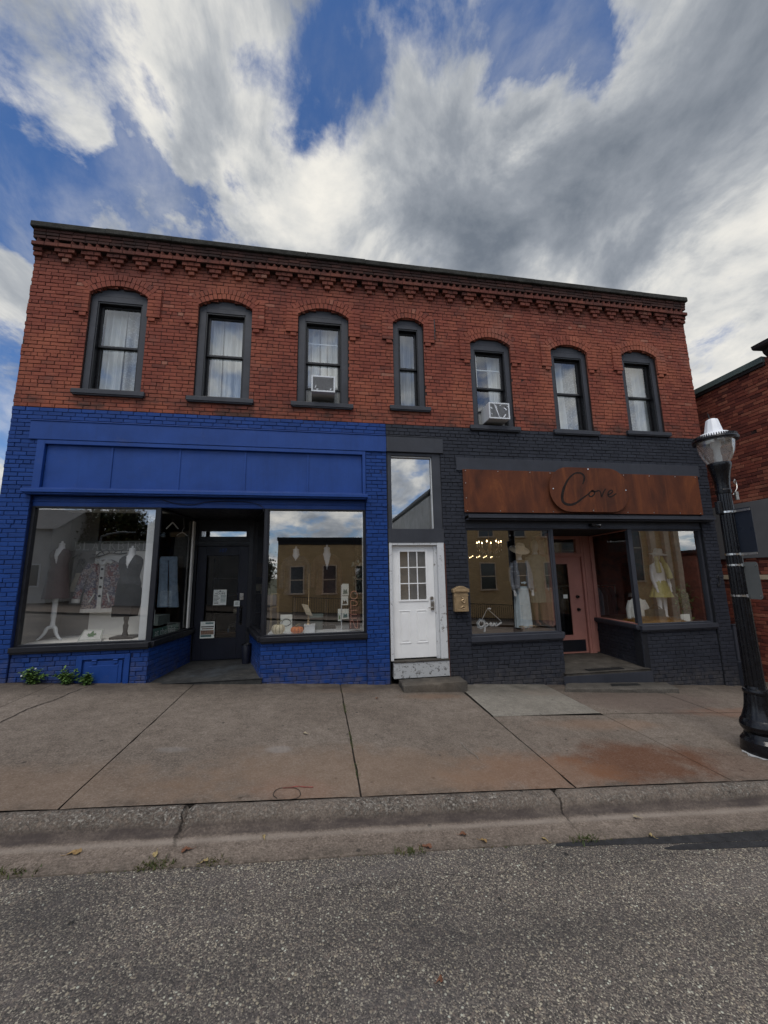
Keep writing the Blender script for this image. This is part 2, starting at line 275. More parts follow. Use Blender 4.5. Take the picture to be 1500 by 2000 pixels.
# ------------------------------------------------------------------ mesh builder
class MB:
    def __init__(s): s.v = []; s.f = []; s.mi = []; s.r = []
    def add(s, vs, fs, mi=0, r=None):
        o = len(s.v); s.v += [tuple(p) for p in vs]
        for f in fs: s.f.append(tuple(i+o for i in f)); s.mi.append(mi); s.r.append(rng.random() if r is None else r)
        return s
    def box(s, x0, x1, y0, y1, z0, z1, mi=0, r=None, T=None):
        vs = [(x, y, z) for z in (z0, z1) for y in (y0, y1) for x in (x0, x1)]
        if T: vs = [T(*p) for p in vs]
        return s.add(vs, [(0, 2, 3, 1), (4, 5, 7, 6), (0, 1, 5, 4), (2, 6, 7, 3), (0, 4, 6, 2), (1, 3, 7, 5)], mi, r)
    def brick(s, x0, x1, yf, yb, z0, z1, mi=0, r=None, T=None, c=.004, tilt=0.0):
        """a brick with a chamfered, slightly skewed face"""
        j = lambda a: a+rng.uniform(-.0022, .0022)
        fr = [(j(x0+c), yf+rng.uniform(-1, 1)*.0016+tilt, j(z0+c)), (j(x1-c), yf+rng.uniform(-1, 1)*.0016-tilt, j(z0+c)), (j(x1-c), yf-tilt, j(z1-c)), (j(x0+c), yf+tilt, j(z1-c))]
        md = [(x0, yf+c, z0), (x1, yf+c, z0), (x1, yf+c, z1), (x0, yf+c, z1)]
        bk = [(x0, yb, z0), (x1, yb, z0), (x1, yb, z1), (x0, yb, z1)]
        vs = fr+md+bk
        if T: vs = [T(*p) for p in vs]
        fs = [(0, 1, 2, 3)]
        for a in (0, 4):
            for k in range(4): fs.append((a+k, a+4+k, a+4+(k+1) % 4, a+(k+1) % 4))
        return s.add(vs, fs, mi, rng.random() if r is None else r)
    def tube(s, pts, rad, n=8, mi=0, r=None, caps=True):
        pts = [Vector(p) for p in pts]; rads = rad if isinstance(rad, (list, tuple)) else [rad]*len(pts)
        vs = []; fs = []; pn = None
        for i, p in enumerate(pts):
            t = (pts[min(i+1, len(pts)-1)]-pts[max(i-1, 0)]).normalized()
            if pn is None:
                a = Vector((0, 0, 1)) if abs(t.z) < .9 else Vector((1, 0, 0)); pn = t.cross(a).normalized()
            else: pn = (pn-t*pn.dot(t)).normalized()
            b = t.cross(pn)
            for k in range(n):
                an = 2*math.pi*k/n; vs.append(p+(pn*math.cos(an)+b*math.sin(an))*rads[i])
        for i in range(len(pts)-1):
            for k in range(n): fs.append((i*n+k, i*n+(k+1) % n, (i+1)*n+(k+1) % n, (i+1)*n+k))
        if caps: fs += [tuple(range(n-1, -1, -1)), tuple(range((len(pts)-1)*n, len(pts)*n))]
        return s.add(vs, fs, mi, r)
    def loft(s, rings, n=20, mi=0, r=None, caps=True, fn=None):
        """rings: (cx, cy, cz, rx, ry); fn(angle, ring index) -> radius factor"""
        vs = []; fs = []
        for i, (a, b, c, rx, ry) in enumerate(rings):
            for k in range(n):
                an = 2*math.pi*k/n; q = fn(an, i) if fn else 1
                vs.append((a+rx*q*math.cos(an), b+ry*q*math.sin(an), c))
        for i in range(len(rings)-1):
            for k in range(n): fs.append((i*n+k, i*n+(k+1) % n, (i+1)*n+(k+1) % n, (i+1)*n+k))
        if caps: fs += [tuple(range(n-1, -1, -1)), tuple(range((len(rings)-1)*n, len(rings)*n))]
        return s.add(vs, fs, mi, r)
    def lathe(s, cx, cy_, prof, n=28, mi=0, fn=None, caps=True): return s.loft([(cx, cy_, z, q, q) for q, z in prof], n, mi, .5, caps, fn)
    def poly(s, pts, y0, y1, mi=0, r=None, T=None):
        """extruded polygon given in (x,z)"""
        n = len(pts); vs = [(x, y0, z) for x, z in pts]+[(x, y1, z) for x, z in pts]
        if T: vs = [T(*p) for p in vs]
        return s.add(vs, [tuple(range(n)), tuple(range(2*n-1, n-1, -1))]+[(k, n+k, n+(k+1) % n, (k+1) % n) for k in range(n)], mi, r)
    def ribbon(s, pts, w, y0, y1, mi=0, T=None):
        """flat stroke of varying width along (x,z) points"""
        ws = w if isinstance(w, (list, tuple)) else [w]*len(pts); L = []; Rr = []
        for i, p in enumerate(pts):
            a = Vector(pts[max(i-1, 0)]); b = Vector(pts[min(i+1, len(pts)-1)]); t = (b-a).normalized() if (b-a).length else Vector((1, 0)); nn = Vector((-t.y, t.x))*ws[i]/2
            L.append(Vector(p)+nn); Rr.append(Vector(p)-nn)
        n = len(pts)
        for yy, flip in ((y0, 0),):
            vs = [(q.x, y0, q.y) for q in L]+[(q.x, y0, q.y) for q in Rr]+[(q.x, y1, q.y) for q in L]+[(q.x, y1, q.y) for q in Rr]
            if T: vs = [T(*p) for p in vs]
            fs = []
            for i in range(n-1):
                fs += [(i, i+1, n+i+1, n+i), (2*n+i, 3*n+i, 3*n+i+1, 2*n+i+1), (i, 2*n+i, 2*n+i+1, i+1), (n+i, n+i+1, 3*n+i+1, 3*n+i)]
            fs += [(0, n, 3*n, 2*n), (n-1, 3*n-1, 4*n-1, 2*n-1)]
            s.add(vs, fs, mi)
        return s
    def build(s, name, mats, parent=None, smooth=False, bevel=0.0, auto=None):
        me = bpy.data.meshes.new(name); off = Vector((0, 0, 0))
        if parent is not None:
            q = parent
            while q is not None: off += q.location; q = q.parent
        me.from_pydata([tuple(Vector(p)-off) for p in s.v], [], s.f)
        mats = mats if isinstance(mats, (list, tuple)) else [mats]
        for mm in mats: me.materials.append(M[mm] if isinstance(mm, str) else mm)
        me.polygons.foreach_set('material_index', s.mi)
        at = me.attributes.new('rnd', 'FLOAT', 'FACE'); at.data.foreach_set('value', s.r)
        if smooth: me.polygons.foreach_set('use_smooth', [True]*len(me.polygons))
        me.update()
        o = bpy.data.objects.new(name, me); COL.objects.link(o)
        if smooth:
            try: me.set_sharp_from_angle(angle=R(auto or 40))
            except Exception: pass
        if bevel:
            b = o.modifiers.new('bevel', 'BEVEL'); b.width = bevel; b.segments = 2; b.limit_method = 'ANGLE'
        if parent is not None: o.parent = parent
        return o
def thing(name, label, cat, loc=(0, 0, 0), group=None):
    o = bpy.data.objects.new(name, None); o.empty_display_size = .1; COL.objects.link(o); o.location = loc
    return tag(o, label, cat, group)
def tag(o, label, cat, group=None):
    o['label'] = label; o['category'] = cat
    if group: o['group'] = group
    return o
def struct(o): o['kind'] = 'structure'; return o
def smooth_pts(pts, n=6):
    out = []
    for i in range(len(pts)-1):
        p0, p1, p2, p3 = (Vector(pts[max(i-1, 0)]), Vector(pts[i]), Vector(pts[i+1]), Vector(pts[min(i+2, len(pts)-1)]))
        for k in range(n):
            t = k/n; out.append(.5*((2*p1)+(p2-p0)*t+(2*p0-5*p1+4*p2-p3)*t*t+(3*p1-p0-3*p2+p3)*t**3))
    out.append(Vector(pts[-1])); return out
def text_mb(txt, size, mi=0, sx=1.0, T=None):
    cu = bpy.data.curves.new('t', 'FONT'); cu.body = txt; cu.size = size; cu.align_x = 'CENTER'; cu.align_y = 'CENTER'; cu.resolution_u = 3
    o = bpy.data.objects.new('t', cu); COL.objects.link(o); bpy.context.view_layer.update()
    me = bpy.data.meshes.new_from_object(o.evaluated_get(bpy.context.evaluated_depsgraph_get()))
    vs = [(p.co.x*sx, p.co.y) for p in me.vertices]; fs = [tuple(p.vertices) for p in me.polygons]
    bpy.data.objects.remove(o); bpy.data.curves.remove(cu); bpy.data.meshes.remove(me)
    return [T(x, y) for x, y in vs], fs
# ------------------------------------------------------------------ world: sky with broken clouds
def world():
    w = bpy.data.worlds.new('World'); sc.world = w; w.use_nodes = True; g = N(w.node_tree)
    SE, SR = R(61), R(SUN_ROT)
    sky = g.n('ShaderNodeTexSky', sky_type='NISHITA', sun_disc=False, sun_elevation=SE, sun_rotation=SR, air_density=1.0, dust_density=.6, ozone_density=2.0)
    d = g.n('ShaderNodeTexCoord').outputs['Generated']
    s = g.n('ShaderNodeSeparateXYZ', i={0: d})
    zz = g.math('ADD', g.math('MAXIMUM', s.outputs[2], 0.0), ZO)
    pl = g.n('ShaderNodeCombineXYZ', i={0: g.math('DIVIDE', s.outputs[0], zz), 1: g.math('DIVIDE', s.outputs[1], zz), 2: 0.0})
    rot = g.n('ShaderNodeMapping', i={0: pl, 2: (0, 0, 1.7), 3: (0, 0, R(STREAK))}); rot.inputs['Scale'].default_value = (1.0, .84, 1)
    n1 = g.noise(rot, 4.6, 12, .58, .2)
    n2 = g.noise(g.vm('ADD', rot.outputs[0], (5.1, 2.2, 0)).outputs[0], 10, 10, .62, .3)
    wx = g.vm('SUBTRACT', g.noise(pl, 3.2, 8, .6, .3, out=1), (.5, .5, .5)); wv = g.n('ShaderNodeVectorMath', operation='SCALE', i={0: wx.outputs[0]}); wv.inputs[3].default_value = .55
    plw = g.vm('ADD', g.vm('MULTIPLY', wv.outputs[0], (1, 1, 0)).outputs[0], pl.outputs[0])
    def blob(p, r):   # soft weight around one sky position (cloud plane coordinates), ragged by noise
        q = g.vm('DISTANCE', plw, (p[0], p[1], 0)).outputs['Value']
        return g.mr(q, r*1.15, r*.1, 0, 1, True)
    cov = g.math('ADD', g.math('MULTIPLY_ADD', g.math('SUBTRACT', n1, .5), 1.25, .515), g.math('MULTIPLY', g.math('SUBTRACT', n2, .5), .62))
    for p, r, a in CLEAR: cov = g.math('SUBTRACT', cov, g.math('MULTIPLY', blob(p, r), a))
    for p, r, a in CLOUDY: cov = g.math('ADD', cov, g.math('MULTIPLY', blob(p, r), a))
    alpha = g.mr(cov, .30, .63, 0, 1, True)
    shade = g.math('ADD', g.math('MULTIPLY_ADD', g.math('SUBTRACT', g.noise(g.vm('ADD', rot.outputs[0], (3.1, 1.7, 0)).outputs[0], 3.8, 12, .58, .3), .5), 1.9, .47), g.math('MULTIPLY', g.math('SUBTRACT', cov, .55), .30))
    for p, r, a in DARK: shade = g.math('ADD', shade, g.math('MULTIPLY', blob(p, r), a))
    for p, r, a in BRIGHT: shade = g.math('SUBTRACT', shade, g.math('MULTIPLY', blob(p, r), a))
    cc = g.ramp(shade, [(.12, (.95, .92, .85)), (.33, (.74, .74, .72)), (.50, (.47, .495, .525)), (.68, (.315, .345, .39)), (1.0, (.175, .205, .25))])
    K = 1/SKY_STR
    cloud = g.n('ShaderNodeVectorMath', operation='SCALE', i={0: cc}); cg = g.math('MULTIPLY', g.mr(s.outputs[1], .15, -.35, 1.0, 1.9, True), K*CLOUD_GAIN); g.t.links.new(cg.outputs[0], cloud.inputs[3])  # unseen clouds behind the camera brightened as added fill for facade and interiors
    blue = g.mix(1.0, sky.outputs[0], (SKY_TINT[0], SKY_TINT[1], SKY_TINT[2], 1), 'MULTIPLY')
    alpha = g.math('MAXIMUM', alpha, g.mr(g.noise(g.vm('ADD', rot.outputs[0], (9, 4, 2)).outputs[0], 2.6, 8, .6, .5), .40, .75, 0, .70, True))
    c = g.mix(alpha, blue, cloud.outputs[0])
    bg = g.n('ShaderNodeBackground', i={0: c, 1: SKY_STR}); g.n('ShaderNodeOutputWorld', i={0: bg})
    # the lamp that matches the sky
    L = bpy.data.lights.new('sun', 'SUN'); L.energy = SUN_E; L.angle = R(SUN_ANG); L.color = (1, .95, .88)
    lo = bpy.data.objects.new('sun', L); COL.objects.link(lo)
    az = SR; dv = Vector((math.sin(az)*math.cos(SE), math.cos(az)*math.cos(SE), math.sin(SE)))
    lo.rotation_euler = dv.to_track_quat('Z', 'Y').to_euler(); lo.location = dv*60
ZO = .30
def PL(u, v):
    r = ray(u, v).normalized(); z = max(r.z, 0)+ZO; return (r.x/z, r.y/z)
SKY_STR = .09; CLOUD_GAIN = .95; SKY_TINT = (.74, 1.03, 1.40); SUN_E = 1.5; SUN_ANG = 28; SUN_ROT = 200; STREAK = 52
CLEAR = [(PL(790, 120), .30, .42), (PL(650, 190), .16, .34), (PL(930, 70), .2, .28), (PL(590, 220), .10, .25), (PL(180, 70), .14, .20), (PL(60, 20), .12, .14), (PL(0, 350), .17, .34), (PL(40, 460), .20, .26), (PL(265, 285), .085, .32), (PL(205, 345), .085, .26), (PL(335, 430), .10, .30), (PL(470, 240), .085, .34), (PL(1030, 40), .15, .30), (PL(1210, 35), .10, .22), (PL(20, 780), .3, .25)]
CLOUDY = [(PL(420, 100), .20, .26), (PL(520, 60), .14, .16), (PL(120, 180), .22, .26), (PL(250, 190), .13, .18), (PL(300, 350), .10, .16), (PL(440, 350), .16, .24), (PL(110, 330), .08, .10), (PL(700, 380), .36, .22), (PL(880, 220), .13, .18), (PL(1200, 320), .5, .30), (PL(1260, 130), .2, .24), (PL(1440, 600), .8, .24), (PL(20, 600), .22, .34), (PL(1000, 420), .36, .24)]
DARK = [(PL(1180, 320), .40, .16), (PL(1330, 230), .34, .14), (PL(950, 330), .26, .13), (PL(1060, 230), .26, .12), (PL(780, 90), .3, .16), (PL(560, 300), .2, .10), (PL(60, 60), .24, .14), (PL(1240, 470), .34, .15), (PL(1450, 120), .3, .08), (PL(880, 440), .2, .08)]
BRIGHT = [(PL(440, 130), .20, .20), (PL(370, 370), .2, .18), (PL(650, 290), .15, .16), (PL(640, 440), .26, .12), (PL(1440, 590), .5, .28), (PL(830, 225), .11, .2), (PL(980, 150), .10, .22), (PL(1230, 90), .15, .24), (PL(110, 210), .2, .14), (PL(20, 600), .3, .26), (PL(1100, 560), .2, .1)]
CLEAR = [(p, r*(1.0 if k < 5 else 1.15), q*(.43 if k < 5 else .95)) for k, (p, r, q) in enumerate(CLEAR)]; CLOUDY = [(p, r, q*.72) for p, r, q in CLOUDY]; DARK = [(p, r, q*.50) for p, r, q in DARK]; BRIGHT = [(p, r, q*.75) for p, r, q in BRIGHT]
world()
# ================================================================== GROUND
def sheet(name, mat, x0, x1, y0, y1, dz, nx=2, ny=2, fz=None):
    b = MB(); vs = []; fs = []
    for j in range(ny+1):
        for i in range(nx+1):
            x = x0+(x1-x0)*i/nx; y = y0+(y1-y0)*j/ny; vs.append((x, y, (fz(x, y) if fz else G0(x, y))+dz))
    for j in range(ny):
        for i in range(nx): a = j*(nx+1)+i; fs.append((a, a+1, a+nx+2, a+nx+1))
    b.add(vs, fs); return struct(b.build(name, mat))
def GX(x, y):                                   # the street keeps sloping near the house, flattens far away
    xx = max(-40, min(60, x)); yy = max(-30, min(30, y)); return -1.81-.062*xx+.02*yy
M['rough_ground'] = pm('rough_ground', (.11, .105, .06), 1, .5, .4, .4, 9, col2=(.07, .075, .035))
sheet('ground', 'rough_ground', -900, 900, -900, 900, -.62, 90, 90, GX)
sheet('road', 'asphalt', -80, 90, -13.5, -3.862, -.160, 40, 3)
sheet('sidewalk_bed', 'dirt', -30, 40, -3.40, 2.4, -.022, 30, 2)
sheet('far_sidewalk', 'sidewalk', -80, 90, -18.2, -13.5, -.06, 30, 2)
sheet('far_lot', 'sidewalk', -80, 90, -70, -18.2, -.08, 30, 2)
# kerb and gutter in one worn casting
def kerb():
    b = MB(); prof = [(-3.397, -.016), (-3.402, -.004), (-3.43, -.001), (-3.465, -.004), (-3.49, -.013), (-3.507, -.03), (-3.52, -.055), (-3.532, -.082), (-3.548, -.104), (-3.568, -.118), (-3.60, -.125), (-3.625, -.134), (-3.70, -.140), (-3.79, -.146), (-3.868, -.151), (-3.875, -.20)]
    xs = []; x = -30.0
    while x < 40: xs.append(x); x += .025 if -6 < x < 11 else .5
    from mathutils import noise as nz
    vs = []; fs = []; n = len(prof)
    for x in xs:
        gap = min(abs(x+1.02-.03*0), abs(x-2.22), abs(x-6.1), abs(x+4.4))
        for k, (y, dz) in enumerate(prof):
            w = 1 if 2 < k < 11 else .3
            q = nz.fractal(Vector((x*2.2, y*6, 0)), .9, 2, 4); q2 = nz.fractal(Vector((x*9, y*9, 4)), .8, 2, 3)
            e = -.014*abs(q)*w-.013*max(0, q2)*w*(1.6 if 2 < k < 8 else .6)
            yo = .006*q*w
            if gap < .03 and k < 14: e -= .035*(1-gap/.03)*(1 if k < 10 else .4)
            vs.append((x, y+yo, G0(x, y)+dz+e))
    for i in range(len(xs)-1):
        for k in range(n-1): a = i*n+k; fs.append((a, a+1, a+n+1, a+n))
    b.add(vs, fs, 0, .5); return struct(b.build('kerb', 'kerb', smooth=True, auto=70))
kerb()
# sidewalk slabs: separate castings with open, dirty joints, one mesh
def slabs():
    from mathutils import noise as nz
    b = MB(); xs = [-10.2, -8.1, -6.1, -4.05, -2.0, .39, 2.465, 4.245, 6.3, 8.4, 10.5, 12.6, 14.7]
    def slab(x0, x1, y0, y1, gl=.008, gr=.008, rough=0):
        nx = 14; ny = 36; vs = []; fs = []
        for j in range(ny+1):
            y = y0+(y1-y0)*j/ny
            el = gl*(.55 if rough < .3 else .9)+rough*max(0, nz.noise(Vector((y*4, x0*3, 0)))*.03); er = gr*(.55 if rough < .3 else .9)+rough*max(0, nz.noise(Vector((y*5, x1*3, 7)))*.03)
            wob = .012*nz.noise(Vector((y*.9, x0, 2))); wob2 = .012*nz.noise(Vector((y*.9, x1, 2)))
            for i in range(nx+1):
                x = (x0+el+wob)+((x1-er+wob2)-(x0+el+wob))*i/nx
                vs.append((x, y, G0(x, y)+.004*nz.noise(Vector((x*.5, y*.6, 9)))-(.005 if i in (0, nx) else 0)))
        for j in range(ny):
            for i in range(nx): a = j*(nx+1)+i; fs.append((a, a+1, a+nx+2, a+nx+1))
        b.add(vs, fs, 0, .5)
        o = len(vs); 
    for i in range(len(xs)-1):
        x0, x1 = xs[i], xs[i+1]
        rgh = .6 if abs(x0-.39) < .01 or abs(x1-.39) < .01 else .12
        g = .009 if rgh > .3 else .007
        if abs(x0-2.465) < .01:
            slab(x0, x1, -3.396, -1.545, g, g, rgh)
        elif x0 > 4:
            slab(x0, x1, -3.396, -1.50, g, g, rgh); slab(x0, x1, -1.485, 2.2 if x0 > 8.3 else .05, g, g, .5)
        else: slab(x0, x1, -3.396, .05, g, g, rgh)
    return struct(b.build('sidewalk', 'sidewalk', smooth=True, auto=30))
slabs()
b = MB(); x0, x1, y0, y1 = 2.48, 4.19, -1.53, .05
b.add([(2.475, y0-.04, G0(2.475, y0)+.004), (4.232, y0+.06, G0(4.232, y0)+.004), (4.232, y1, G0(4.232, y1)+.004), (2.50, y1, G0(2.5, y1)+.004)], [(0, 1, 2, 3)])
struct(b.build('pale_sidewalk_slab', 'new_slab'))
# wandering crack lines in the left slab and the drill ring near the kerb
def ground_line(pts, w, name, mat, dz=.005):
    from mathutils import noise as nz
    pp = smooth_pts([(p.x, p.y) for p in pts], 14); L = []; Rr = []
    for i, p in enumerate(pp):
        a = pp[max(0, i-1)]; c = pp[min(len(pp)-1, i+1)]; t = (c-a).normalized(); nn = Vector((-t.y, t.x)); q = p+nn*.02*nz.noise(Vector((p.x*9, p.y*9, 1)))
        ww = w*(.55+.7*abs(nz.noise(Vector((p.x*13, p.y*13, 5)))))
        L.append(q+nn*ww); Rr.append(q-nn*ww)
    n = len(pp); b = MB(); b.add([(q.x, q.y, G0(q.x, q.y)+dz) for q in L+Rr], [(i, i+1, n+i+1, n+i) for i in range(n-1)])
    return struct(b.build(name, mat))
ground_line([G(-60, 1432), G(0, 1411), G(60, 1383), G(105, 1368), G(140, 1353), G(170, 1342)], .009, 'sidewalk_crack', 'dirt')
ring = [G(560+27*math.cos(a/9*2*math.pi+2.3), 1551+12*math.sin(a/9*2*math.pi+2.3)) for a in range(9)]
ground_line(ring, .005, 'sidewalk_crack', 'dirt')
M['red_spray'] = pm('faded_red_mark', (.28, .07, .06), .9, .4, 30)
M['blue_spray'] = pm('faded_blue_mark', (.17, .24, .30), .9, .5, 22)
ground_line([G(552, 1540), G(580, 1538), G(612, 1538)], .009, 'spray_mark', 'red_spray')
ground_line([G(898, 1450), G(915, 1466), G(935, 1483)], .006, 'scuff_mark', 'new_slab')
# sealing tar on the right, by the gutter
def tar(pts, name='tar_seal'):
    b = MB(); n = len(pts)//2; T = [(p.x, p.y, G0(p.x, p.y)-.157) for p in (G(u, v, -.158) for u, v in pts)]
    b.add(T, [(i, i+1, 2*n-2-i, 2*n-1-i) for i in range(n-1)]); struct(b.build(name, 'tar'))
tar([(1085, 1648), (1130, 1641), (1200, 1637), (1300, 1634), (1400, 1628), (1500, 1621), (1620, 1616), (1620, 1634), (1500, 1641), (1400, 1645), (1300, 1648), (1200, 1650), (1140, 1653), (1088, 1653)])
tar([(1296, 1656), (1330, 1649), (1400, 1645.5), (1500, 1642), (1620, 1640), (1620, 1652), (1500, 1654), (1400, 1658), (1335, 1660), (1300, 1659)])
# ================================================================== THE BRICK BUILDING
BL = thing('brick_building', 'two storey red brick commercial building with a blue painted shopfront and a charcoal painted shopfront', 'building', (1.7, 0, -1.9))
XL, XR, ZB = -5.17, 8.60, 2.97
CR = .0725
WIN = [  # centre, half width, inner half width, sill bottom z, inner bottom, inner top, spring, crown
    (-3.700, .487, .378, 3.245, 3.365, 5.115, 5.225, 5.400), (-1.825, .487, .362, 3.225, 3.345, 5.085, 5.175, 5.340),
    (.040, .495, .360, 3.235, 3.350, 5.085, 5.175, 5.340), (1.780, .322, .212, 3.270, 3.360, 5.105, 5.190, 5.315),
    (3.570, .450, .345, 2.940, 3.060, 4.765, 4.880, 5.030), (5.425, .440, .340, 2.930, 3.050, 4.760, 4.870, 5.020), (7.205, .452, .352, 2.990, 3.080, 4.790, 4.900, 5.048)]
def arc(w):
    c, hw, ih, zs, zi0, zi1, zsp, zc = w; rise = zc-zsp; Rr = (hw*hw+rise*rise)/(2*rise); return c, zc-Rr, Rr, math.asin(hw/Rr)
def holes_up(z):
    out = []
    for w in WIN:
        c, hw = w[0], w[1]; cx, cz, Rr, am = arc(w)
        if w[3]+.05 < z < w[6]: out.append((c-hw, c+hw))
        elif w[6] <= z < w[7]: h = math.sqrt(max(0, Rr*Rr-(z-cz)**2)); out.append((c-h, c+h))
    return out
def holes_low(z):
    out = holes_up(z)
    if z < 2.37: out.append((1.29, 2.36))
    if z < 1.50: out += [(-4.72, .86)]
    elif z < 2.36: out += [(-4.72, .86)]
    if z < 2.05: out += [(2.82, 8.25)]
    return out
def wall(mb, xa, xb, z0, z1, holes, yf=0.0, depth=.2, T=None, course=CR, L=.212, ragged=(0, 0), off=0):
    k = 0; z = z0
    while z < z1-.02:
        zt = min(z+course, z1); zm = (z+zt)/2; hs = sorted(h for h in holes(zm)); iv = []; x = xa
        for a, b_ in hs:
            if a > x+.01 and x < xb: iv.append((x, min(a, xb)))
            x = max(x, b_)
        if x < xb-.01: iv.append((x, xb))
        hdr = (k+off) % 7 == 6
        for a, b_ in iv:
            mb.box(a, b_, yf+.011, yf+depth, z, zt, 1, .5, T)
            bl = L*.5 if hdr else L
            x = a; first = True
            ph = ((k % 2)*.5+rng.uniform(-.06, .06))*bl
            p0 = math.floor((a-xa)/bl)*bl+xa+ph-bl
            while p0 < b_:
                l = bl*rng.uniform(.94, 1.06); p1 = p0+l
                q0, q1 = max(p0, a), min(p1, b_)
                if b_-q1 < .05: q1 = b_
                if q1-q0 > .035:
                    e0 = q0-(rng.uniform(0, ragged[0]) if q0 <= xa+1e-6 else 0); e1 = q1+(rng.uniform(0, ragged[1]) if q1 >= xb-1e-6 else 0)
                    g = .0045
                    pr = rng.uniform(-.004, .004); 
                    if rng.random() < .03: pr += rng.uniform(-.012, .009)
                    dzz = rng.uniform(-.0025, .0025)
                    mb.brick(e0+g, e1-g, yf+pr, yf+.05, z+g+dzz, zt-g+dzz, 0, None, T, .0045, rng.uniform(-.002, .002))
                p0 = p1
                if q1 >= b_: break
        z = zt; k += 1
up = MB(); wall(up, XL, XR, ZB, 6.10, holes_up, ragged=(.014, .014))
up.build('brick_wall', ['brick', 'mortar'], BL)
lb = MB(); lg = MB()
XS = 1.27
zlow = ZB-69*CR   # about -2.03
zl2 = ZB-76*CR
wall(lb, XL, XS, zlow, ZB, holes_low, ragged=(.012, 0))
def hl2(z):
    o = holes_low(z)
    return o
wall(lg, XS, XR, zl2, ZB, hl2, ragged=(0, .012), off=3)
# stall risers under the shop windows
LR, RR = (-2.74, .03), (-.97, .03)           # blue recess corners
LR2, RR2 = (-2.545, 1.60), (-1.415, 1.60)
none = lambda z: []
def hatch(z): return [(-3.79, -3.00)] if z < -1.155 else []
zs = ZB-56*CR                                  # about -1.09
wall(lb, -4.72, LR[0], zlow+.0, zs, hatch, yf=.03, off=2)
wall(lb, RR[0], .86, zlow, zs, none, yf=.03, off=4)
def seg(p, q):
    a = Vector(p); d = Vector(q)-a; L = d.length; d.normalize(); n = Vector((-d.y, d.x))
    return (lambda u, y, z: (a.x+d.x*u+n.x*y, a.y+d.y*u+n.y*y, z)), L
T, L = seg(LR, LR2); wall(lb, 0.0, L, zlow, zs, none, T=T, depth=.12)
T, L = seg(RR2, RR); wall(lb, 0.0, L, zlow, zs, none, T=T, depth=.12)
lb.build('painted_brick_wall', ['blue_brick', 'blue_joint'], BL)['label'] = 'royal blue painted brickwork of the left shopfront'
CL, CRr = (4.70, .03), (6.45, .03); CL2, CR2 = (5.18, 1.5), (6.60, 1.5)
zsg = ZB-58*CR                                 # about -1.235
wall(lg, 2.82, CL[0], zl2, zsg, none, yf=.03, off=1)
wall(lg, CRr[0], 8.25, zl2, zsg+CR, none, yf=.03, off=1)
T, L = seg(CL, CL2); wall(lg, 0.0, L, zl2, zsg, none, T=T, depth=.12)
T, L = seg(CR2, CRr); wall(lg, 0.0, L, zl2, zsg+CR, none, T=T, depth=.12)
lg.build('painted_brick_wall', ['grey_brick', 'grey_joint'], BL)['label'] = 'charcoal painted brickwork of the right shopfront'
# shell: side walls, back, roof, floors, partitions
sh = MB()
sh.box(XL+.004, XL+.20, .201, 11, -3.2, 6.2); sh.box(XR-.20, XR-.004, .201, 11, -3.2, 6.2); sh.box(XL+.2, XR-.2, 10.8, 11, -3.2, 6.2)
sh.build('side_wall', 'brick', BL)
b = MB(); b.box(XL+.2, XR-.2, .2, 10.8, 5.75, 5.9); b.build('roof', 'dark_int', BL)
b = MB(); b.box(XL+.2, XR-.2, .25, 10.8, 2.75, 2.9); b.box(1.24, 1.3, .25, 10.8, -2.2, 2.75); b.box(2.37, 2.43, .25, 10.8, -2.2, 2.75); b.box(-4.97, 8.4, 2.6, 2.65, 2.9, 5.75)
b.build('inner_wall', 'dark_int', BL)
# ---- cornice
cb = MB(); n = 32
for i in range(n):                             # stepped corbels
    xc = -4.655+i*.4335
    if xc > 8.5: break
    for k, (wd, z0, z1, pr) in enumerate(((.335, 5.952, 6.026, .082), (.225, 5.868, 5.944, .062), (.112, 5.785, 5.860, .040))):
        j = rng.uniform(-.006, .006); m_ = max(1, round(wd/.112)) if k != 1 else 2
        for q in range(m_):
            if rng.random() < .012: continue
            a = xc-wd/2+q*wd/m_+j
            cb.brick(a+.003, a+wd/m_-.003, -pr+rng.uniform(-.005, .005), .02, z0+rng.uniform(-.003, .003), z1, 0, None, None, .006, rng.uniform(-.003, .003))

for k in range(2): cb.brick(XL-.012, XL+.13, -.06+.02*k, .02, 5.955-.085*k, 6.026-.085*k); cb.brick(XR-.13, XR+.012, -.06+.02*k, .02, 5.955-.085*k, 6.026-.085*k)
def course(mb, z0, z1, pr, mi=0, l=.215, x0=XL-.02, x1=XR+.02, jag=.005):
    x = x0; 
    while x < x1-.03:
        e = min(x+l*rng.uniform(.93, 1.07), x1); mb.brick(x+.0035, e-.0035, -pr+rng.uniform(-jag, jag), .05, z0+.003, z1-.003, mi, None, None, .005, rng.uniform(-.002, .002)); x = e
    mb.box(x0+.01, x1-.01, -pr+.014, .05, z0, z1, 2, .5)
course(cb, 6.026, 6.104, .112)
x = XL
while x < XR:                                   # sawtooth: bricks laid on the diagonal
    if rng.random() > .03:
        w = .128; j = rng.uniform(-.006, .006); yb = .02; r_ = rng.random()
        cb.add([(x, -.02, 6.112), (x+w, -.02, 6.112), (x+w/2+j, -.092, 6.112), (x, -.02, 6.184), (x+w, -.02, 6.184), (x+w/2+j, -.092, 6.184)], [(0, 1, 2), (3, 5, 4), (0, 2, 5, 3), (1, 4, 5, 2), (0, 3, 4, 1)], 0, r_)
    x += .139
cb.box(XL, XR, -.012, .05, 6.104, 6.19, 2, .5)
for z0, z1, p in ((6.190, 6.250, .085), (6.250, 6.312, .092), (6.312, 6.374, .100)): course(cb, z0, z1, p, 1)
cb.box(XL, XR, .05, .3, 6.0, 6.374, 2, .5)
cb.build('cornice', ['brick', 'brick_dark', 'mortar'], BL)
b = MB()
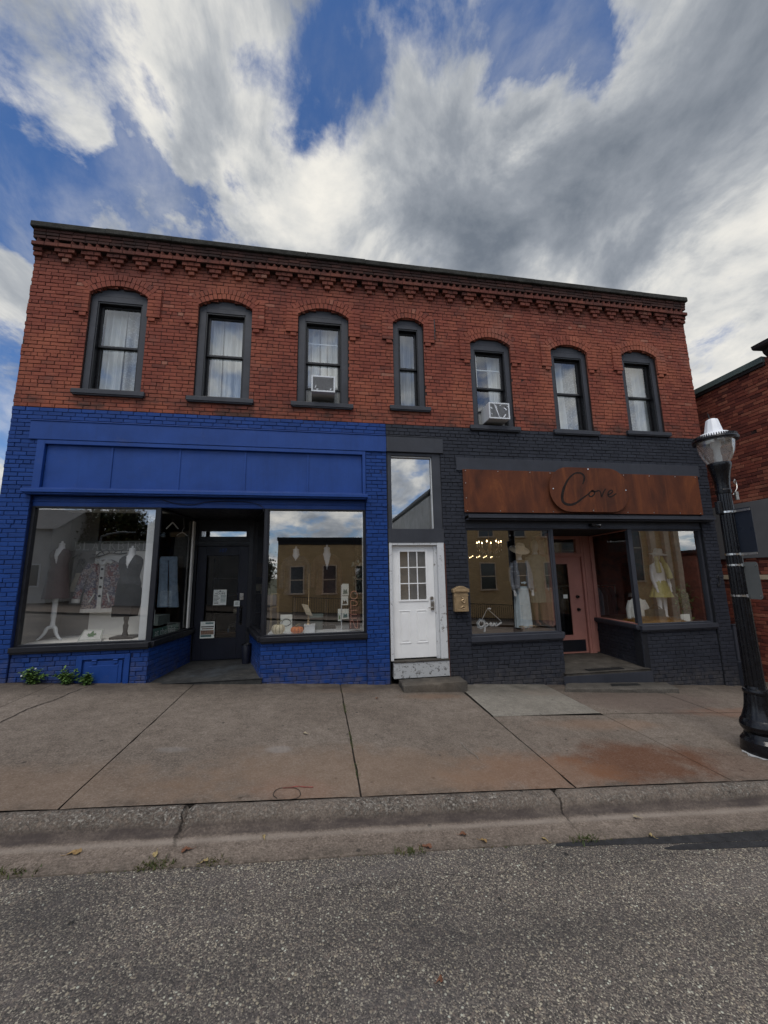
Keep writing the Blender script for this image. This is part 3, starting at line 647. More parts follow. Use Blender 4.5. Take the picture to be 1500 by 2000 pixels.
from mathutils import noise as mnz
x = XL-.045
while x < XR+.04:
    e = min(x+rng.uniform(1.1, 1.5), XR+.045); q = rng.uniform(-.006, .006)
    nseg = 16; vs = []; fs = []; prof = [(.36, 6.374), (-.138, 6.374), (-.150, 6.386), (-.150, 6.47), (-.135, 6.492), (.36, 6.51)]
    for i in range(nseg+1):
        xx = x+.003+(e-x-.006)*i/nseg
        for (yy, zz) in prof:
            k = mnz.fractal(Vector((xx*6, yy*5, zz*9)), .9, 2, 3)*.007; vs.append((xx, yy+k, zz+q+(k if zz > 6.4 else 0)))
    for i in range(nseg):
        for k in range(6): fs.append((i*6+k, i*6+(k+1) % 6, i*6+6+(k+1) % 6, i*6+6+k))
    fs += [tuple(range(5, -1, -1)), tuple(range(nseg*6, nseg*6+6))]
    b.add(vs, fs, 0, .5); x = e
b.box(XL, XR, -.125, .34, 6.378, 6.478, 0, .5); b.build('coping', 'coping', BL)
# ---- upstairs windows
M['curtain'] = None
def upstairs(i, w):
    c, hw, ih, zs_, zi0, zi1, zsp, zc = w; cx, cz, Rr, am = arc(w)
    b = MB(); yf, yb = .045, .10
    b.box(c-hw+.004, c-ih, yf, yb, zs_+.06, zsp); b.box(c+ih, c+hw-.004, yf, yb, zs_+.06, zsp); b.box(c-ih, c+ih, yf, yb, zs_+.06, zi0)
    n = 16; pts = [(c-hw+.004, zsp)]+[(cx+(Rr-.004)*math.sin(-am+2*am*k/n), cz+(Rr-.004)*math.cos(-am+2*am*k/n)) for k in range(1, n)]+[(c+hw-.004, zsp)]
    if zsp > zi1: b.box(c-ih, c+ih, yf, yb, zi1, zsp)
    b.poly(pts[::-1], yf, yb)
    for a0, a1 in ((c-ih-.002, c-ih+.022), (c+ih-.022, c+ih+.002)): b.box(a0, a1, yf+.012, .26, zi0, zi1, 1)
    b.box(c-ih+.022, c+ih-.022, yf+.012, .26, zi1-.03, zi1+.002, 1); b.box(c-ih+.022, c+ih-.022, yf+.012, .26, zi0-.002, zi0+.025, 1)
    fr = b.build('window', ['case_paint', 'black_sash'], BL, bevel=.003)
    b = MB(); e = .105; b.box(c-hw-e, c+hw+e*.9, -.065, .06, zs_, zs_+.082); b.box(c-hw-e+.02, c+hw+e-.03, -.05, -.001, zs_-.022, zs_); b.build('sill', 'case_paint', fr, bevel=.006)
    # brick arch: two rowlock rings and the dropped label stops
    b = MB(); ring = .108
    for rI in range(2):
        r0 = Rr+.006+rI*(ring+.004); r1 = r0+ring; ext = am*(1.0+.02*rI); nb = max(6, round(2*ext*r0/.074))
        for k in range(nb):
            a0 = -ext+2*ext*k/nb; a1 = -ext+2*ext*(k+1)/nb; g = .0055/r0; pr = -.034+rng.uniform(-.004, .004)-(.006 if rI else 0)
            pts = [(cx+r0*math.sin(a0+g), cz+r0*math.cos(a0+g)), (cx+r0*math.sin(a1-g), cz+r0*math.cos(a1-g)), (cx+r1*math.sin(a1-g), cz+r1*math.cos(a1-g)), (cx+r1*math.sin(a0+g), cz+r1*math.cos(a0+g))]
            b.poly(pts, pr, .12 if rI == 0 else .03, 0, rng.random())
        m_ = 24; mid = [(cx+(r0+.001)*math.sin(-ext+2*ext*k/m_), cz+(r0+.001)*math.cos(-ext+2*ext*k/m_)) for k in range(m_+1)]+[(cx+(r1-.001)*math.sin(ext-2*ext*k/m_), cz+(r1-.001)*math.cos(ext-2*ext*k/m_)) for k in range(m_+1)]
        for k in range(m_): b.poly([mid[k], mid[k+1], mid[2*m_-k], mid[2*m_+1-k]], -.022, .02, 1, .5)
    for sd in (-1, 1):
        x0 = c+sd*(hw+.002); x1 = c+sd*(hw+.235); xa, xb = min(x0, x1), max(x0, x1); z = zsp-.40; k = 0
        b.box(xa+.005, xb-.005, -.022, .01, z, zsp+.11, 1, .5)
        while z < zsp+.11:
            o = .115 if k % 2 else .0
            for (q0, q1) in (((xa, xa+.118), (xa+.118, xb)) if k % 2 else ((xa, xb),)): b.brick(q0+.003, q1-.003, -.037+rng.uniform(-.004, .004), .02, z+.004, z+CR-.004)
            z += CR; k += 1
        xm = (xa+xb)/2-.03*sd; b.brick(xm-.058, xm+.058, -.03, .02, zsp-.40-CR, zsp-.404)
    b.build('brick_arch', ['brick', 'mortar'], fr)
    zm = zi0+(zi1-zi0)*.505; iw = ih-.022; t = .042
    raised = i in (2, 4)
    def sash(name, z0, z1, y):
        b = MB(); b.box(c-iw, c-iw+t, y, y+.035, z0, z1); b.box(c+iw-t, c+iw, y, y+.035, z0, z1); b.box(c-iw+t, c+iw-t, y, y+.035, z1-t, z1); b.box(c-iw+t, c+iw-t, y, y+.035, z0, z0+t)
        if raised and name == 'upper_sash': b.box(c-iw+t, c+iw-t, y+.06, y+.08, z0+.46, z0+.485, 1)
        if i == 4: b.box(c-iw+t, c-iw+t+.012, y-.002, y+.03, z0+t, z1-t, 1)
        s = b.build(name, ['black_sash', 'white_paint'], fr, bevel=.004)
        b = MB(); b.add([(c-iw+t, y+.018, z0+t), (c+iw-t, y+.018, z0+t), (c+iw-t, y+.018, z1-t), (c-iw+t, y+.018, z1-t)], [(0, 1, 2, 3)]); b.build('pane', 'win_glass', fr)
    sash('upper_sash', zm-.01, zi1-.03, .135); sash('lower_sash', zi0+.33 if raised else zi0+.025, zm+.03, .178)
    return fr
for i, w in enumerate(WIN): upstairs(i, w)
# lace curtains hang inside each window
def cloth_mat(name, col, pat=0, trans=.25):
    mt, g = newmat(name); tc = g.n('ShaderNodeNewGeometry').outputs['Position']
    c = g.mix(g.noise(tc, 6, 5), tuple(x*.8 for x in col), col)
    if pat:
        v = g.n('ShaderNodeTexVoronoi', i={'Vector': tc, 'Scale': 26.0}); c = g.mix(g.mr(v.outputs['Distance'], .2, .5, 0, .55), c, tuple(x*.35 for x in col))
    d = g.n('ShaderNodeBsdfDiffuse', i={0: c}); t = g.n('ShaderNodeBsdfTranslucent', i={0: c}); mx = g.n('ShaderNodeMixShader', i={0: trans, 1: d, 2: t}); g.n('ShaderNodeOutputMaterial', i={0: mx}); return mt
M['curtain'] = cloth_mat('sheer_curtain', (.88, .88, .86), 0, .12); M['lace'] = cloth_mat('lace_curtain', (.74, .74, .73), 1, .12); M['blind'] = cloth_mat('plain_blind', (.40, .42, .44), 0, .1)
def curtain(parts, z0, z1, label, seed, cols, y=.33):
    rr = random.Random(seed); b = MB()
    for pi, (x0, x1) in enumerate(parts):
        n = max(20, int((x1-x0)/.008)); ph = [rr.uniform(0, 6.28) for _ in range(4)]; vs = []; fs = []; fq = rr.uniform(44, 60)
        for j in range(13):
            z = z1+.22+(z0-z1-.22)*j/12; am = .020+.022*j/12
            for k in range(n+1):
                u = k/n; x = x0+(x1-x0)*u
                o = am*(math.sin(x*fq+ph[0]+.4*math.sin(z*2+ph[1]))+.6*math.sin(x*fq*.43+ph[2])+.3*math.sin(x*fq*1.9+ph[3]))
                vs.append((x, y+o, z+.006*math.sin(x*40)))
        for j in range(12):
            for k in range(n): a = j*(n+1)+k; fs.append((a, a+1, a+n+2, a+n+1))
        b.add(vs, fs, min(pi, len(cols)-1), .5)
    b.v = [(x, y, z) for x, y, z in b.v]; return tag(b.build('curtain', cols, smooth=True, auto=180), label, 'curtain', 'curtains in the upstairs windows')
def cx_(i): return WIN[i][0], WIN[i][2], WIN[i][4], WIN[i][5]
c, h, a, z = cx_(0); curtain([(c-h, c+.02), (c+.03, c+h)], a, z, 'pale lace curtain in the leftmost upstairs window', 1, ['curtain', 'lace'])
c, h, a, z = cx_(1); curtain([(c-h, c-.1), (c-.1, c+h)], a, z, 'white gathered curtain in the second upstairs window from the left', 2, ['curtain'])
c, h, a, z = cx_(2); curtain([(c-h, c-.06), (c-.05, c+.09), (c+.1, c+h)], a, z, 'sheer white curtain behind the upstairs air conditioner over the blue shop', 3, ['curtain'])
c, h, a, z = cx_(3); curtain([(c-h, c+h)], a, z, 'plain grey blind in the narrow upstairs window', 4, ['blind'])
c, h, a, z = cx_(4); curtain([(c+.05, c+h), (c-h, c-h+.05)], a, z, 'half drawn curtain in the upstairs window reflecting blue sky', 5, ['curtain'])
c, h, a, z = cx_(5); curtain([(c-h, c+.03), (c+.02, c+h)], a, z, 'white curtain with broad folds in the second upstairs window from the right', 6, ['curtain', 'lace'])
c, h, a, z = cx_(6); curtain([(c-h, c+.04), (c+.05, c+h)], a, z, 'faint lace curtain in the rightmost upstairs window', 7, ['lace', 'curtain'])
# ================================================================== BLUE SHOPFRONT
b = MB(); b.box(-4.85, XS-.002, -.028, .05, 2.39, 2.715); b.box(-4.86, XS-.002, -.04, -.001, 2.715, 2.735); b.build('lintel_beam', 'blue_paint', BL, bevel=.006)['label'] = 'blue painted lintel beam'
b = MB(); b.box(XS+.002, 2.42, -.028, .05, 2.40, 2.715); b.box(XS+.002, 2.42, -.038, -.001, 2.715, 2.73); b.build('lintel_beam', 'case_paint', BL, bevel=.006)['label'] = 'grey painted lintel beam over the white door'
b = MB(); b.box(-4.72, -4.60, -.02, .14, 1.52, 2.385); b.box(.80, .86, -.02, .14, 1.52, 2.385); b.box(-4.60, .80, -.02, .14, 2.315, 2.385); b.box(-4.60, .80, -.015, .14, 1.52, 1.56)
b.box(-4.68, .82, .15, .19, 1.5, 2.39)
b.build('sign_frame', 'blue_paint', BL, bevel=.005)
xs = [-4.60, -3.575, -2.475, -1.355, -.225, .80]
for k in range(5):
    b = MB(); tl = rng.uniform(-.004, .004)
    b.box(xs[k]+.008, xs[k+1]-.008, .035+tl, .055, 1.56, 2.315); b.build('sign_panel', 'blue_paint', BL, bevel=.003)
for xx in xs[1:-1]: b = MB(); b.box(xx-.018, xx+.018, .022, .06, 1.56, 2.315); b.build('panel_batten', 'blue_paint', BL, bevel=.003)
b = MB(); b.box(-4.80, .89, -.13, .02, 1.455, 1.52); b.box(-4.78, .87, -.10, .02, 1.43, 1.455); b.build('ledge', 'blue_paint', BL, bevel=.008)
b = MB(); b.box(-4.72, .86, .07, .16, 1.255, 1.43); b.box(-4.72, .86, .055, .07, 1.33, 1.345); b.build('fascia_board', 'blue_paint', BL, bevel=.004)
b = MB(); b.tube(smooth_pts([(-2.75, .05, 1.40), (-2.5, .045, 1.325), (-2.2, .05, 1.31), (-1.9, .045, 1.37), (-1.3, .05, 1.37), (-1.05, .05, 1.30), (-1.0, .06, 1.2)], 8), .006, 6); b.tube([(-3.45, .03, 1.545), (-3.36, .03, 1.545)], .02, 8); b.build('loose_cable', 'black_paint', BL, smooth=True)
def front_window(name, a, b_, z0, z1, fm, sillm, yg=.085, t=.045, wp=None, sill_h=.075, gl='shop_glass', endm=None):
    """fixed shop window between two plan points a and b_"""
    T, L = seg(a, b_); b = MB()
    b.box(0, t, yg-.05, yg+.04, z0, z1, 0, T=T); b.box(L-t, L, yg-.05, yg+.04, z0, z1, 1 if endm else 0, T=T); b.box(t, L-t, yg-.05, yg+.04, z1-t*.6, z1, 0, T=T); b.box(t, L-t, yg-.05, yg+.04, z0, z0+t*.6, 0, T=T)
    f = b.build(name, [fm, endm or fm], BL, bevel=.004)
    b = MB(); b.add([T(t, yg, z0+t*.6), T(L-t, yg, z0+t*.6), T(L-t, yg, z1-t*.6), T(t, yg, z1-t*.6)], [(0, 1, 2, 3)]); b.build('pane', gl, f)
    b = MB(); b.box(-.01, L+.01, -.06, yg+.06, z0-sill_h, z0, 0, T=T); b.box(0, L, -.035, yg, z0-sill_h-.03, z0-sill_h, 0, T=T); b.build('sill', sillm, f, bevel=.006)
    return f
front_window('shop_window', (-4.72, .03), LR, -1.0, 1.255, 'black_paint', 'black_paint')
front_window('shop_window', RR, (.86, .03), -1.0, 1.255, 'black_paint', 'black_paint', gl='shop_glass_east')
front_window('side_window', (LR[0]+.012, LR[1]+.03), LR2, -.99, 1.255, 'black_paint', 'black_paint', yg=.05, t=.05, gl='side_glass')
front_window('side_window', RR2, (RR[0]-.012, RR[1]+.03), -.99, 1.255, 'black_paint', 'black_paint', yg=.05, t=.05, gl='side_glass')
b = MB(); b.box(-2.955, -2.835, .13, .25, -1.0, 1.255); b.build('window_post', 'white_paint', BL, bevel=.008)
b = MB(); b.box(-.945, -.925, .12, .2, -1.0, 1.255); b.build('window_post', 'white_paint', BL, bevel=.004); b = MB(); b.box(.80, .825, .12, .16, -1.0, 1.255); b.build('window_post', 'white_paint', BL, bevel=.004)
# iron coal hatch
b = MB(); b.box(-3.785, -3.70, .012, .10, -1.95, -1.165); b.box(-3.085, -3.005, .012, .10, -1.95, -1.165); b.box(-3.70, -3.085, .012, .10, -1.235, -1.165); b.box(-3.70, -3.085, .05, .12, -1.95, -1.235)
hf = b.build('coal_hatch', 'blue_paint', BL, bevel=.006)
b = MB(); b.box(-3.665, -3.115, .026, .05, -1.95, -1.265); b.box(-3.60, -3.17, .016, .026, -1.95, -1.33); b.build('hatch_door', 'blue_paint', hf, bevel=.006)
for xx in (-3.52, -3.21):
    b = MB(); b.box(xx-.03, xx+.03, .008, .03, -1.30, -1.235); b.tube([(xx-.035, .012, -1.25), (xx+.035, .012, -1.25)], .012, 8); b.build('hinge', 'blue_paint', hf)
# recess floor, ceiling, door
b = MB(); pts = [(-2.80, -.02), (-.93, -.02), (-.93, .1), (-1.36, 1.72), (-2.6, 1.72)]
vs = [(x, y, -1.655+.012*y) for x, y in pts]+[(x, y, -2.1) for x, y in pts]; n = 5
b.add(vs, [(0, 1, 2, 3, 4), (9, 8, 7, 6, 5)]+[(k, (k+1) % n, n+(k+1) % n, n+k) for k in range(n)]); b.build('entry_floor', 'slate', BL, bevel=.012)
b = MB(); b.add([(-2.8, .16, 1.26), (-.9, .16, 1.26), (-1.3, 1.8, 1.26), (-2.65, 1.8, 1.26)], [(0, 1, 2, 3)]); b.build('entry_ceiling', 'black_paint', BL)
yd = 1.62
b = MB(); b.box(-2.60, -2.535, yd-.05, yd+.07, -1.66, 1.26); b.box(-1.49, -1.40, yd-.05, yd+.07, -1.66, 1.26); b.box(-2.535, -1.49, yd-.04, yd+.07, .72, .90); b.box(-2.535, -1.49, yd-.04, yd+.07, 1.02, 1.26); b.box(-2.535, -2.49, yd-.02, yd+.06, .9, 1.02); b.box(-1.56, -1.49, yd-.02, yd+.06, .9, 1.02)
b.box(-2.535, -1.49, yd-.06, yd-.02, .70, .735); b.box(-2.535, -1.49, yd-.06, yd-.04, .80, .83)
fr = b.build('door_frame', 'black_paint', BL, bevel=.005)
b = MB(); b.add([(-2.49, yd+.02, .9), (-1.56, yd+.02, .9), (-1.56, yd+.02, 1.02), (-2.49, yd+.02, 1.02)], [(0, 1, 2, 3)]); b.build('transom_pane', 'trans_glass', fr)
def glazed_door(x0, x1, z0, z1, px0, px1, pz0, pz1, y, mat, name='door', th=.05):
    b = MB(); b.box(x0, px0, y, y+th, z0, z1); b.box(px1, x1, y, y+th, z0, z1); b.box(px0, px1, y, y+th, pz1, z1); b.box(px0, px1, y, y+th, z0, pz0)
    b.box(px0-.004, px0+.018, y-.008, y, pz0, pz1); b.box(px1-.018, px1+.004, y-.008, y, pz0, pz1); b.box(px0+.018, px1-.018, y-.008, y, pz1-.018, pz1+.004); b.box(px0+.018, px1-.018, y-.008, y, pz0-.004, pz0+.018)
    dr = b.build(name, mat, BL, bevel=.004)
    b = MB(); b.add([(px0, y+.03, pz0), (px1, y+.03, pz0), (px1, y+.03, pz1), (px0, y+.03, pz1)], [(0, 1, 2, 3)]); b.build('pane', 'side_glass', dr); return dr
dr = glazed_door(-2.53, -1.495, -1.625, .70, -2.36, -1.68, -1.215, .51, yd, 'navy_door'); dr['label'] = 'navy black shop door with a tall glass pane'
b = MB(); b.box(-1.648, -1.568, yd-.012, yd, -.44, -.30); b.tube([(-1.608, yd-.03, -.365), (-1.608, yd, -.365)], .022, 12); b.build('lock', 'nickel', dr, bevel=.006)
b = MB(); b.tube(smooth_pts([(-1.61, yd, -.60), (-1.61, yd-.05, -.62), (-1.61, yd-.06, -.75), (-1.61, yd-.05, -.88), (-1.61, yd, -.91)], 5), .012, 8); b.box(-1.64, -1.58, yd-.006, yd, -.95, -.56); b.build('handle', 'iron', dr, smooth=True)
vs, fs = text_mb('107', .11, T=lambda x, y: (-2.03+x, yd-.004, .60+y)); b = MB(); b.add(vs, fs); b.build('house_number', 'blue_paint', dr)
# ================================================================== WHITE DOOR BETWEEN THE SHOPS
b = MB(); y = .09
b.box(1.29, 1.365, .02, y+.06, .88, 2.40); b.box(2.19, 2.36, .02, y+.06, .88, 2.40); b.box(1.365, 2.19, .02, y+.06, 2.335, 2.40); b.box(1.28, 2.37, -.012, y+.06, .625, .885)
b.box(2.175, 2.19, y-.03, y+.05, .9, 2.33, 1); b.box(1.365, 1.375, y-.03, y+.05, .9, 2.33, 1); b.box(1.375, 2.175, y-.03, y+.05, 2.31, 2.335, 1)
tw = b.build('transom_window', ['case_paint', 'white_paint'], BL, bevel=.004)
b = MB(); b.add([(1.375, y+.02, .885), (2.175, y+.02, .885), (2.175, y+.02, 2.31), (1.375, y+.02, 2.31)], [(0, 1, 2, 3)]); b.build('pane', 'trans_glass', tw)
b = MB(); b.box(1.375, 2.175, .30, .31, .885, 2.31); b.build('window_backing', 'interior', BL)
b = MB(); b.box(1.292, 1.345, -.005, .16, -1.50, .625); b.box(2.225, 2.358, -.005, .16, -1.50, .625); b.box(1.345, 2.225, .0, .16, .575, .625); b.box(2.165, 2.225, .05, .16, -1.50, .575)
b.build('door_frame', 'peeled_white', BL, bevel=.006)
X0, X1, Z0, Z1, yd2 = 1.348, 2.165, -1.475, .573, .085
b = MB(); px0, px1, pz0, pz1 = 1.505, 2.010, -.44, .46
b.box(X0, px0, yd2, yd2+.045, Z0, Z1); b.box(px1, X1, yd2, yd2+.045, Z0, Z1); b.box(px0, px1, yd2, yd2+.045, pz1, Z1); b.box(px0, px1, yd2, yd2+.045, Z0, pz0)
fw = .03
b.box(px0-fw, px0+.004, yd2-.014, yd2, pz0-fw, pz1+fw); b.box(px1-.004, px1+fw, yd2-.014, yd2, pz0-fw, pz1+fw); b.box(px0+.004, px1-.004, yd2-.014, yd2, pz1-.004, pz1+fw); b.box(px0+.004, px1-.004, yd2-.014, yd2, pz0-fw, pz0+.004)
for (a0, a1) in ((1.475, 1.69), (1.80, 2.015)):
    z0, z1 = -1.22, -.63
    for q in ((a0, a0+.018, z0, z1), (a1-.018, a1, z0, z1), (a0+.018, a1-.018, z0, z0+.018), (a0+.018, a1-.018, z1-.018, z1)): b.box(q[0], q[1], yd2-.008, yd2, q[2], q[3])
    b.box(a0+.045, a1-.045, yd2-.006, yd2, z0+.045, z1-.045)
dr = b.build('door', 'white_door', BL, bevel=.005); dr['label'] = 'white panelled door with nine small panes'
b = MB()
for k in (1, 2): xx = px0+(px1-px0)*k/3; b.box(xx-.009, xx+.009, yd2-.006, yd2+.012, pz0, pz1); zz = pz0+(pz1-pz0)*k/3; b.box(px0, px1, yd2-.004, yd2+.011, zz-.009, zz+.009)
b.build('glazing_bar', 'white_door', dr)
b = MB(); b.add([(px0, yd2+.015, pz0), (px1, yd2+.015, pz0), (px1, yd2+.015, pz1), (px0, yd2+.015, pz1)], [(0, 1, 2, 3)]); b.build('pane', 'shop_glass', dr)
b = MB(); b.box(px0-.02, px1+.02, yd2+.06, yd2+.07, pz0-.02, pz1+.02); b.build('door_blind', M['interior'], dr)
b = MB(); b.tube([(2.105, yd2, -.42), (2.105, yd2-.022, -.42)], .033, 16); b.build('deadbolt', 'nickel', dr, smooth=True)
b = MB(); b.box(2.08, 2.145, yd2-.022, yd2, -.635, -.475); b.box(2.095, 2.13, yd2-.035, yd2-.022, -.55, -.49); b.tube([(2.112, yd2-.02, -.585), (2.112, yd2-.06, -.585), (2.02, yd2-.066, -.59)], .010, 8); b.build('handle', 'nickel', dr, bevel=.004)
b = MB(); b.box(1.335, 2.37, -.035, .16, -1.53, -1.50); b.box(1.335, 2.37, -.02, .16, -1.80, -1.53, 1); b.build('threshold', ['stone', 'peeled_stone'], BL, bevel=.008)
# ================================================================== COVE SHOPFRONT (right)
b = MB(); b.box(2.68, 8.36, -.026, .05, 2.06, 2.325); b.build('lintel_beam', 'grey_paint', BL, bevel=.006)['label'] = 'charcoal painted lintel beam over the rusty sign'
b = MB(); b.box(2.82, 8.25, .02, .20, 1.13, 2.06); b.build('sign_backing', 'grey_paint', BL)
b = MB(); b.box(2.83, 8.46, -.155, .02, 1.135, 1.155); b.box(2.83, 8.46, -.155, -.135, 1.085, 1.135); b.box(2.83, 8.46, -.10, .02, 1.055, 1.085); b.build('ledge', 'grey_paint', BL, bevel=.006)
b = MB(); b.box(2.82, 8.25, .05, .16, .90, 1.055); b.box(2.82, 8.25, .035, .05, .905, .93); b.build('fascia_board', 'grey_paint', BL, bevel=.005)
front_window('shop_window', (2.82, .03), CL, -1.14, .90, 'grey_paint', 'grey_paint', sill_h=.10, gl='shop_glass_east')
front_window('shop_window', CRr, (8.25, .03), -1.075, .90, 'grey_paint', 'grey_paint', sill_h=.09, gl='shop_glass_east')
front_window('side_window', (CL[0]+.012, CL[1]+.03), CL2, -1.14, .90, 'grey_paint', 'grey_paint', yg=.05, t=.03, gl='side_glass')
front_window('side_window', CR2, (CRr[0]-.012, CRr[1]+.03), -1.06, .90, 'pink', 'grey_paint', yg=.05, t=.03, gl='side_glass', endm='grey_paint')
b = MB(); pts = [(4.66, -.05), (6.49, -.05), (6.49, .05), (6.66, 1.7), (5.1, 1.7), (4.66, .05)]; zf = -1.885; n = 6
vs = [(x, y, zf+.012*y) for x, y in pts]+[(x, y, -2.5) for x, y in pts]
b.add(vs, [tuple(range(6)), tuple(range(11, 5, -1))]+[(k, (k+1) % n, n+(k+1) % n, n+k) for k in range(n)]); b.build('entry_floor', 'stone', BL, bevel=.012)
b = MB(); b.box(4.60, 6.52, -.062, -.052, -2.5, -1.93); b.build('step_riser', 'grey_paint', BL, bevel=.003)
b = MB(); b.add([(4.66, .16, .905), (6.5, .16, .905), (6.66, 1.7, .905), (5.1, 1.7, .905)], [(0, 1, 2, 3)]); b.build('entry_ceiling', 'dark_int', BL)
yp = 1.53
b = MB(); b.box(5.16, 5.30, yp-.05, yp+.07, -1.87, .905); b.box(6.345, 6.52, yp-.05, yp+.07, -1.87, .905); b.box(5.30, 6.345, yp-.04, yp+.07, .40, .50); b.box(5.30, 6.345, yp-.03, yp+.07, .83, .905); b.box(6.24, 6.345, yp-.03, yp+.06, .50, .83); b.box(5.30, 5.38, yp-.03, yp+.06, .50, .83)
b.box(6.40, 6.44, yp-.07, yp-.05, -1.87, .905); b.box(5.3, 6.345, yp-.065, yp-.04, .43, .465)
fr = b.build('door_frame', 'pink', BL, bevel=.006)
b = MB(); b.add([(5.38, yp+.02, .5), (6.24, yp+.02, .5), (6.24, yp+.02, .83), (5.38, yp+.02, .83)], [(0, 1, 2, 3)]); b.build('transom_pane', 'shop_glass', fr)
dr = glazed_door(5.305, 6.335, -1.86, .40, 5.47, 5.99, -1.46, .24, yp, 'pink'); dr['label'] = 'dusty pink shop door with a tall pane'
b = MB(); b.box(5.45, 6.27, yp-.012, yp, -1.815, -1.555); b.build('kick_plate', 'black_paint', dr, bevel=.003)
for zz in (-.56, -.86):
    b = MB(); b.tube([(6.16, yp, zz), (6.16, yp-.018, zz)], .038, 16); b.tube([(6.16, yp-.018, zz), (6.16, yp-.06, zz)], [.018, .03], 14); b.build('knob', 'iron', dr, smooth=True)
b = MB(); b.box(6.53, 6.62, yp-.02, yp+.03, -1.85, .905); b.build('window_post', 'pink', BL, bevel=.006)
# gable edge trim at the right pier and small things screwed to the wall
b = MB(); b.box(1.305+1.06, 1.305+1.075, -.012, .02, -1.85, .60); b.build('trim_strip', M['brick_dark'], BL)
b = MB(); b.tube([(2.345, -.02, 4.87), (2.345, -.03, 5.10), (2.345, -.02, 5.34)], .014, 8); b.box(2.33, 2.375, -.03, .0, 5.07, 5.10); b.build('wall_anchor', 'iron_flat', BL)
b = MB(); b.tube(smooth_pts([(8.41, -.006, -.16), (8.44, -.02, -.10), (8.47, -.02, -.2), (8.45, -.02, -.3)], 4), .012, 6); b.box(8.40, 8.45, -.02, .0, -.33, -.28); b.build('hose_bracket', 'iron_flat', BL)
# rooms behind the glass
b = MB()
b.box(-4.96, 1.24, .17, 7, -1.75, -1.66); b.build('shop_floor', 'dark_int', BL)
b = MB(); b.box(-4.96, 1.24, .2, 7, 1.45, 1.5); b.build('shop_ceiling', 'interior', BL)
b = MB(); b.box(-4.78, -2.80, .17, 1.26, 1.34, 1.36); b.build('display_bounce_ceiling', 'tan_int', BL)  # extra white ceiling added under the shop ceiling to bounce daylight into the display
b = MB(); b.box(-4.96, 1.24, 7, 7.1, -1.66, 1.45); b.build('back_wall', 'interior', BL)
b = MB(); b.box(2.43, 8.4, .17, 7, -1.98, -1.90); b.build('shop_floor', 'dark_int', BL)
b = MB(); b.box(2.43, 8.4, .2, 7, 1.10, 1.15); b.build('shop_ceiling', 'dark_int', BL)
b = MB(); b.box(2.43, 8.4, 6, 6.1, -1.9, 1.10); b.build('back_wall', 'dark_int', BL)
# ================================================================== THINGS ON THE BUILDING
# rusty sign
t = thing('shop_sign', 'long rusted steel sign with a raised rounded plate reading Cove over the right shopfront', 'sign', (5.55, 0, 1.7))
b = MB(); b.box(2.80, 8.29, -.034, -.026, 1.215, 2.085); b.build('sign_sheet', 'rust', t, bevel=.002)
for xx, zz in [(xx, zz) for xx in (2.86, 3.55, 4.25, 4.70, 6.42, 7.05, 7.7, 8.22) for zz in (1.245, 2.055)]+[(2.85, 1.5), (2.85, 1.8)]:
    b = MB(); b.tube([(xx, -.034, zz), (xx, -.042, zz)], .009, 10); b.build('screw', 'nickel', t)
def stadium(x0, x1, z0, z1, r, n=12):
    out = []
    for (cx, cz, a0) in ((x1-r, z1-r, 0), (x0+r, z1-r, 90), (x0+r, z0+r, 180), (x1-r, z0+r, 270)):
        for k in range(n+1): a = R(a0+90*k/n); out.append((cx+r*math.cos(a), cz+r*math.sin(a)))
    return out
b = MB(); b.poly(stadium(4.625, 6.445, 1.235, 2.175, .44), -.096, -.086); pl = b.build('sign_plate', 'rust2', t, bevel=.002)
for (xx, zz) in ((4.70, 1.71), (6.375, 1.71), (5.535, 2.145), (5.565, 1.265)): b = MB(); b.tube([(xx, -.036, zz), (xx, -.106, zz)], .014, 10); b.build('standoff', 'chrome', pl)
def cz(px, py): p = P(1020+px/6.25, 890+py/6.25, -.096); return (p.x, p.z)
strokes = [([(737, 347), (752, 305), (758, 265), (738, 228), (700, 211), (650, 213), (600, 245), (550, 305), (512, 385), (492, 460), (487, 520), (502, 566), (540, 592), (598, 598), (655, 578), (725, 528), (782, 486), (815, 462)], [.022, .03, .034, .032, .026, .024, .028, .034, .042, .046, .046, .044, .040, .036, .030, .024, .018, .016]),
 ([(868, 428), (840, 436), (815, 463), (820, 492), (845, 498), (875, 475), (882, 445), (862, 424), (845, 432), (880, 440), (915, 432)], .021),
 ([(915, 432), (935, 425), (955, 447), (962, 480), (970, 500), (985, 462), (1003, 425), (1018, 406)], .021),
 ([(1045, 478), (1080, 462), (1101, 440), (1092, 422), (1068, 428), (1048, 455), (1048, 487), (1070, 503), (1100, 494), (1148, 462)], .021)]
b = MB()
for pts, w in strokes:
    sp = smooth_pts([cz(*p) for p in pts], 5); ws = w
    ws = [1.3*w[min(i//5, len(w)-1)] for i in range(len(sp))] if isinstance(w, list) else 1.25*w
    b.ribbon(sp, ws, -.0985, -.0945)
b.build('lettering', emit('cut_out_shadow', (.004, .003, .003), 1.0) if False else pm('cut_out_dark', (.010, .005, .004), .9), pl)
# flood light under the ledge
t = thing('security_light', 'small black flood light under the ledge of the charcoal shopfront', 'light', (5.62, 0, .98))
b = MB(); b.box(5.54, 5.62, -.05, .05, .955, 1.0); b.tube([(5.64, -.02, .98), (5.72, -.06, .955)], [.03, .045], 12); b.build('lamp_head', 'iron', t, smooth=True)
b = MB(); b.tube([(5.56, .05, .985), (5.56, -.02, .985)], .035, 12); b.build('bracket', 'iron', t)
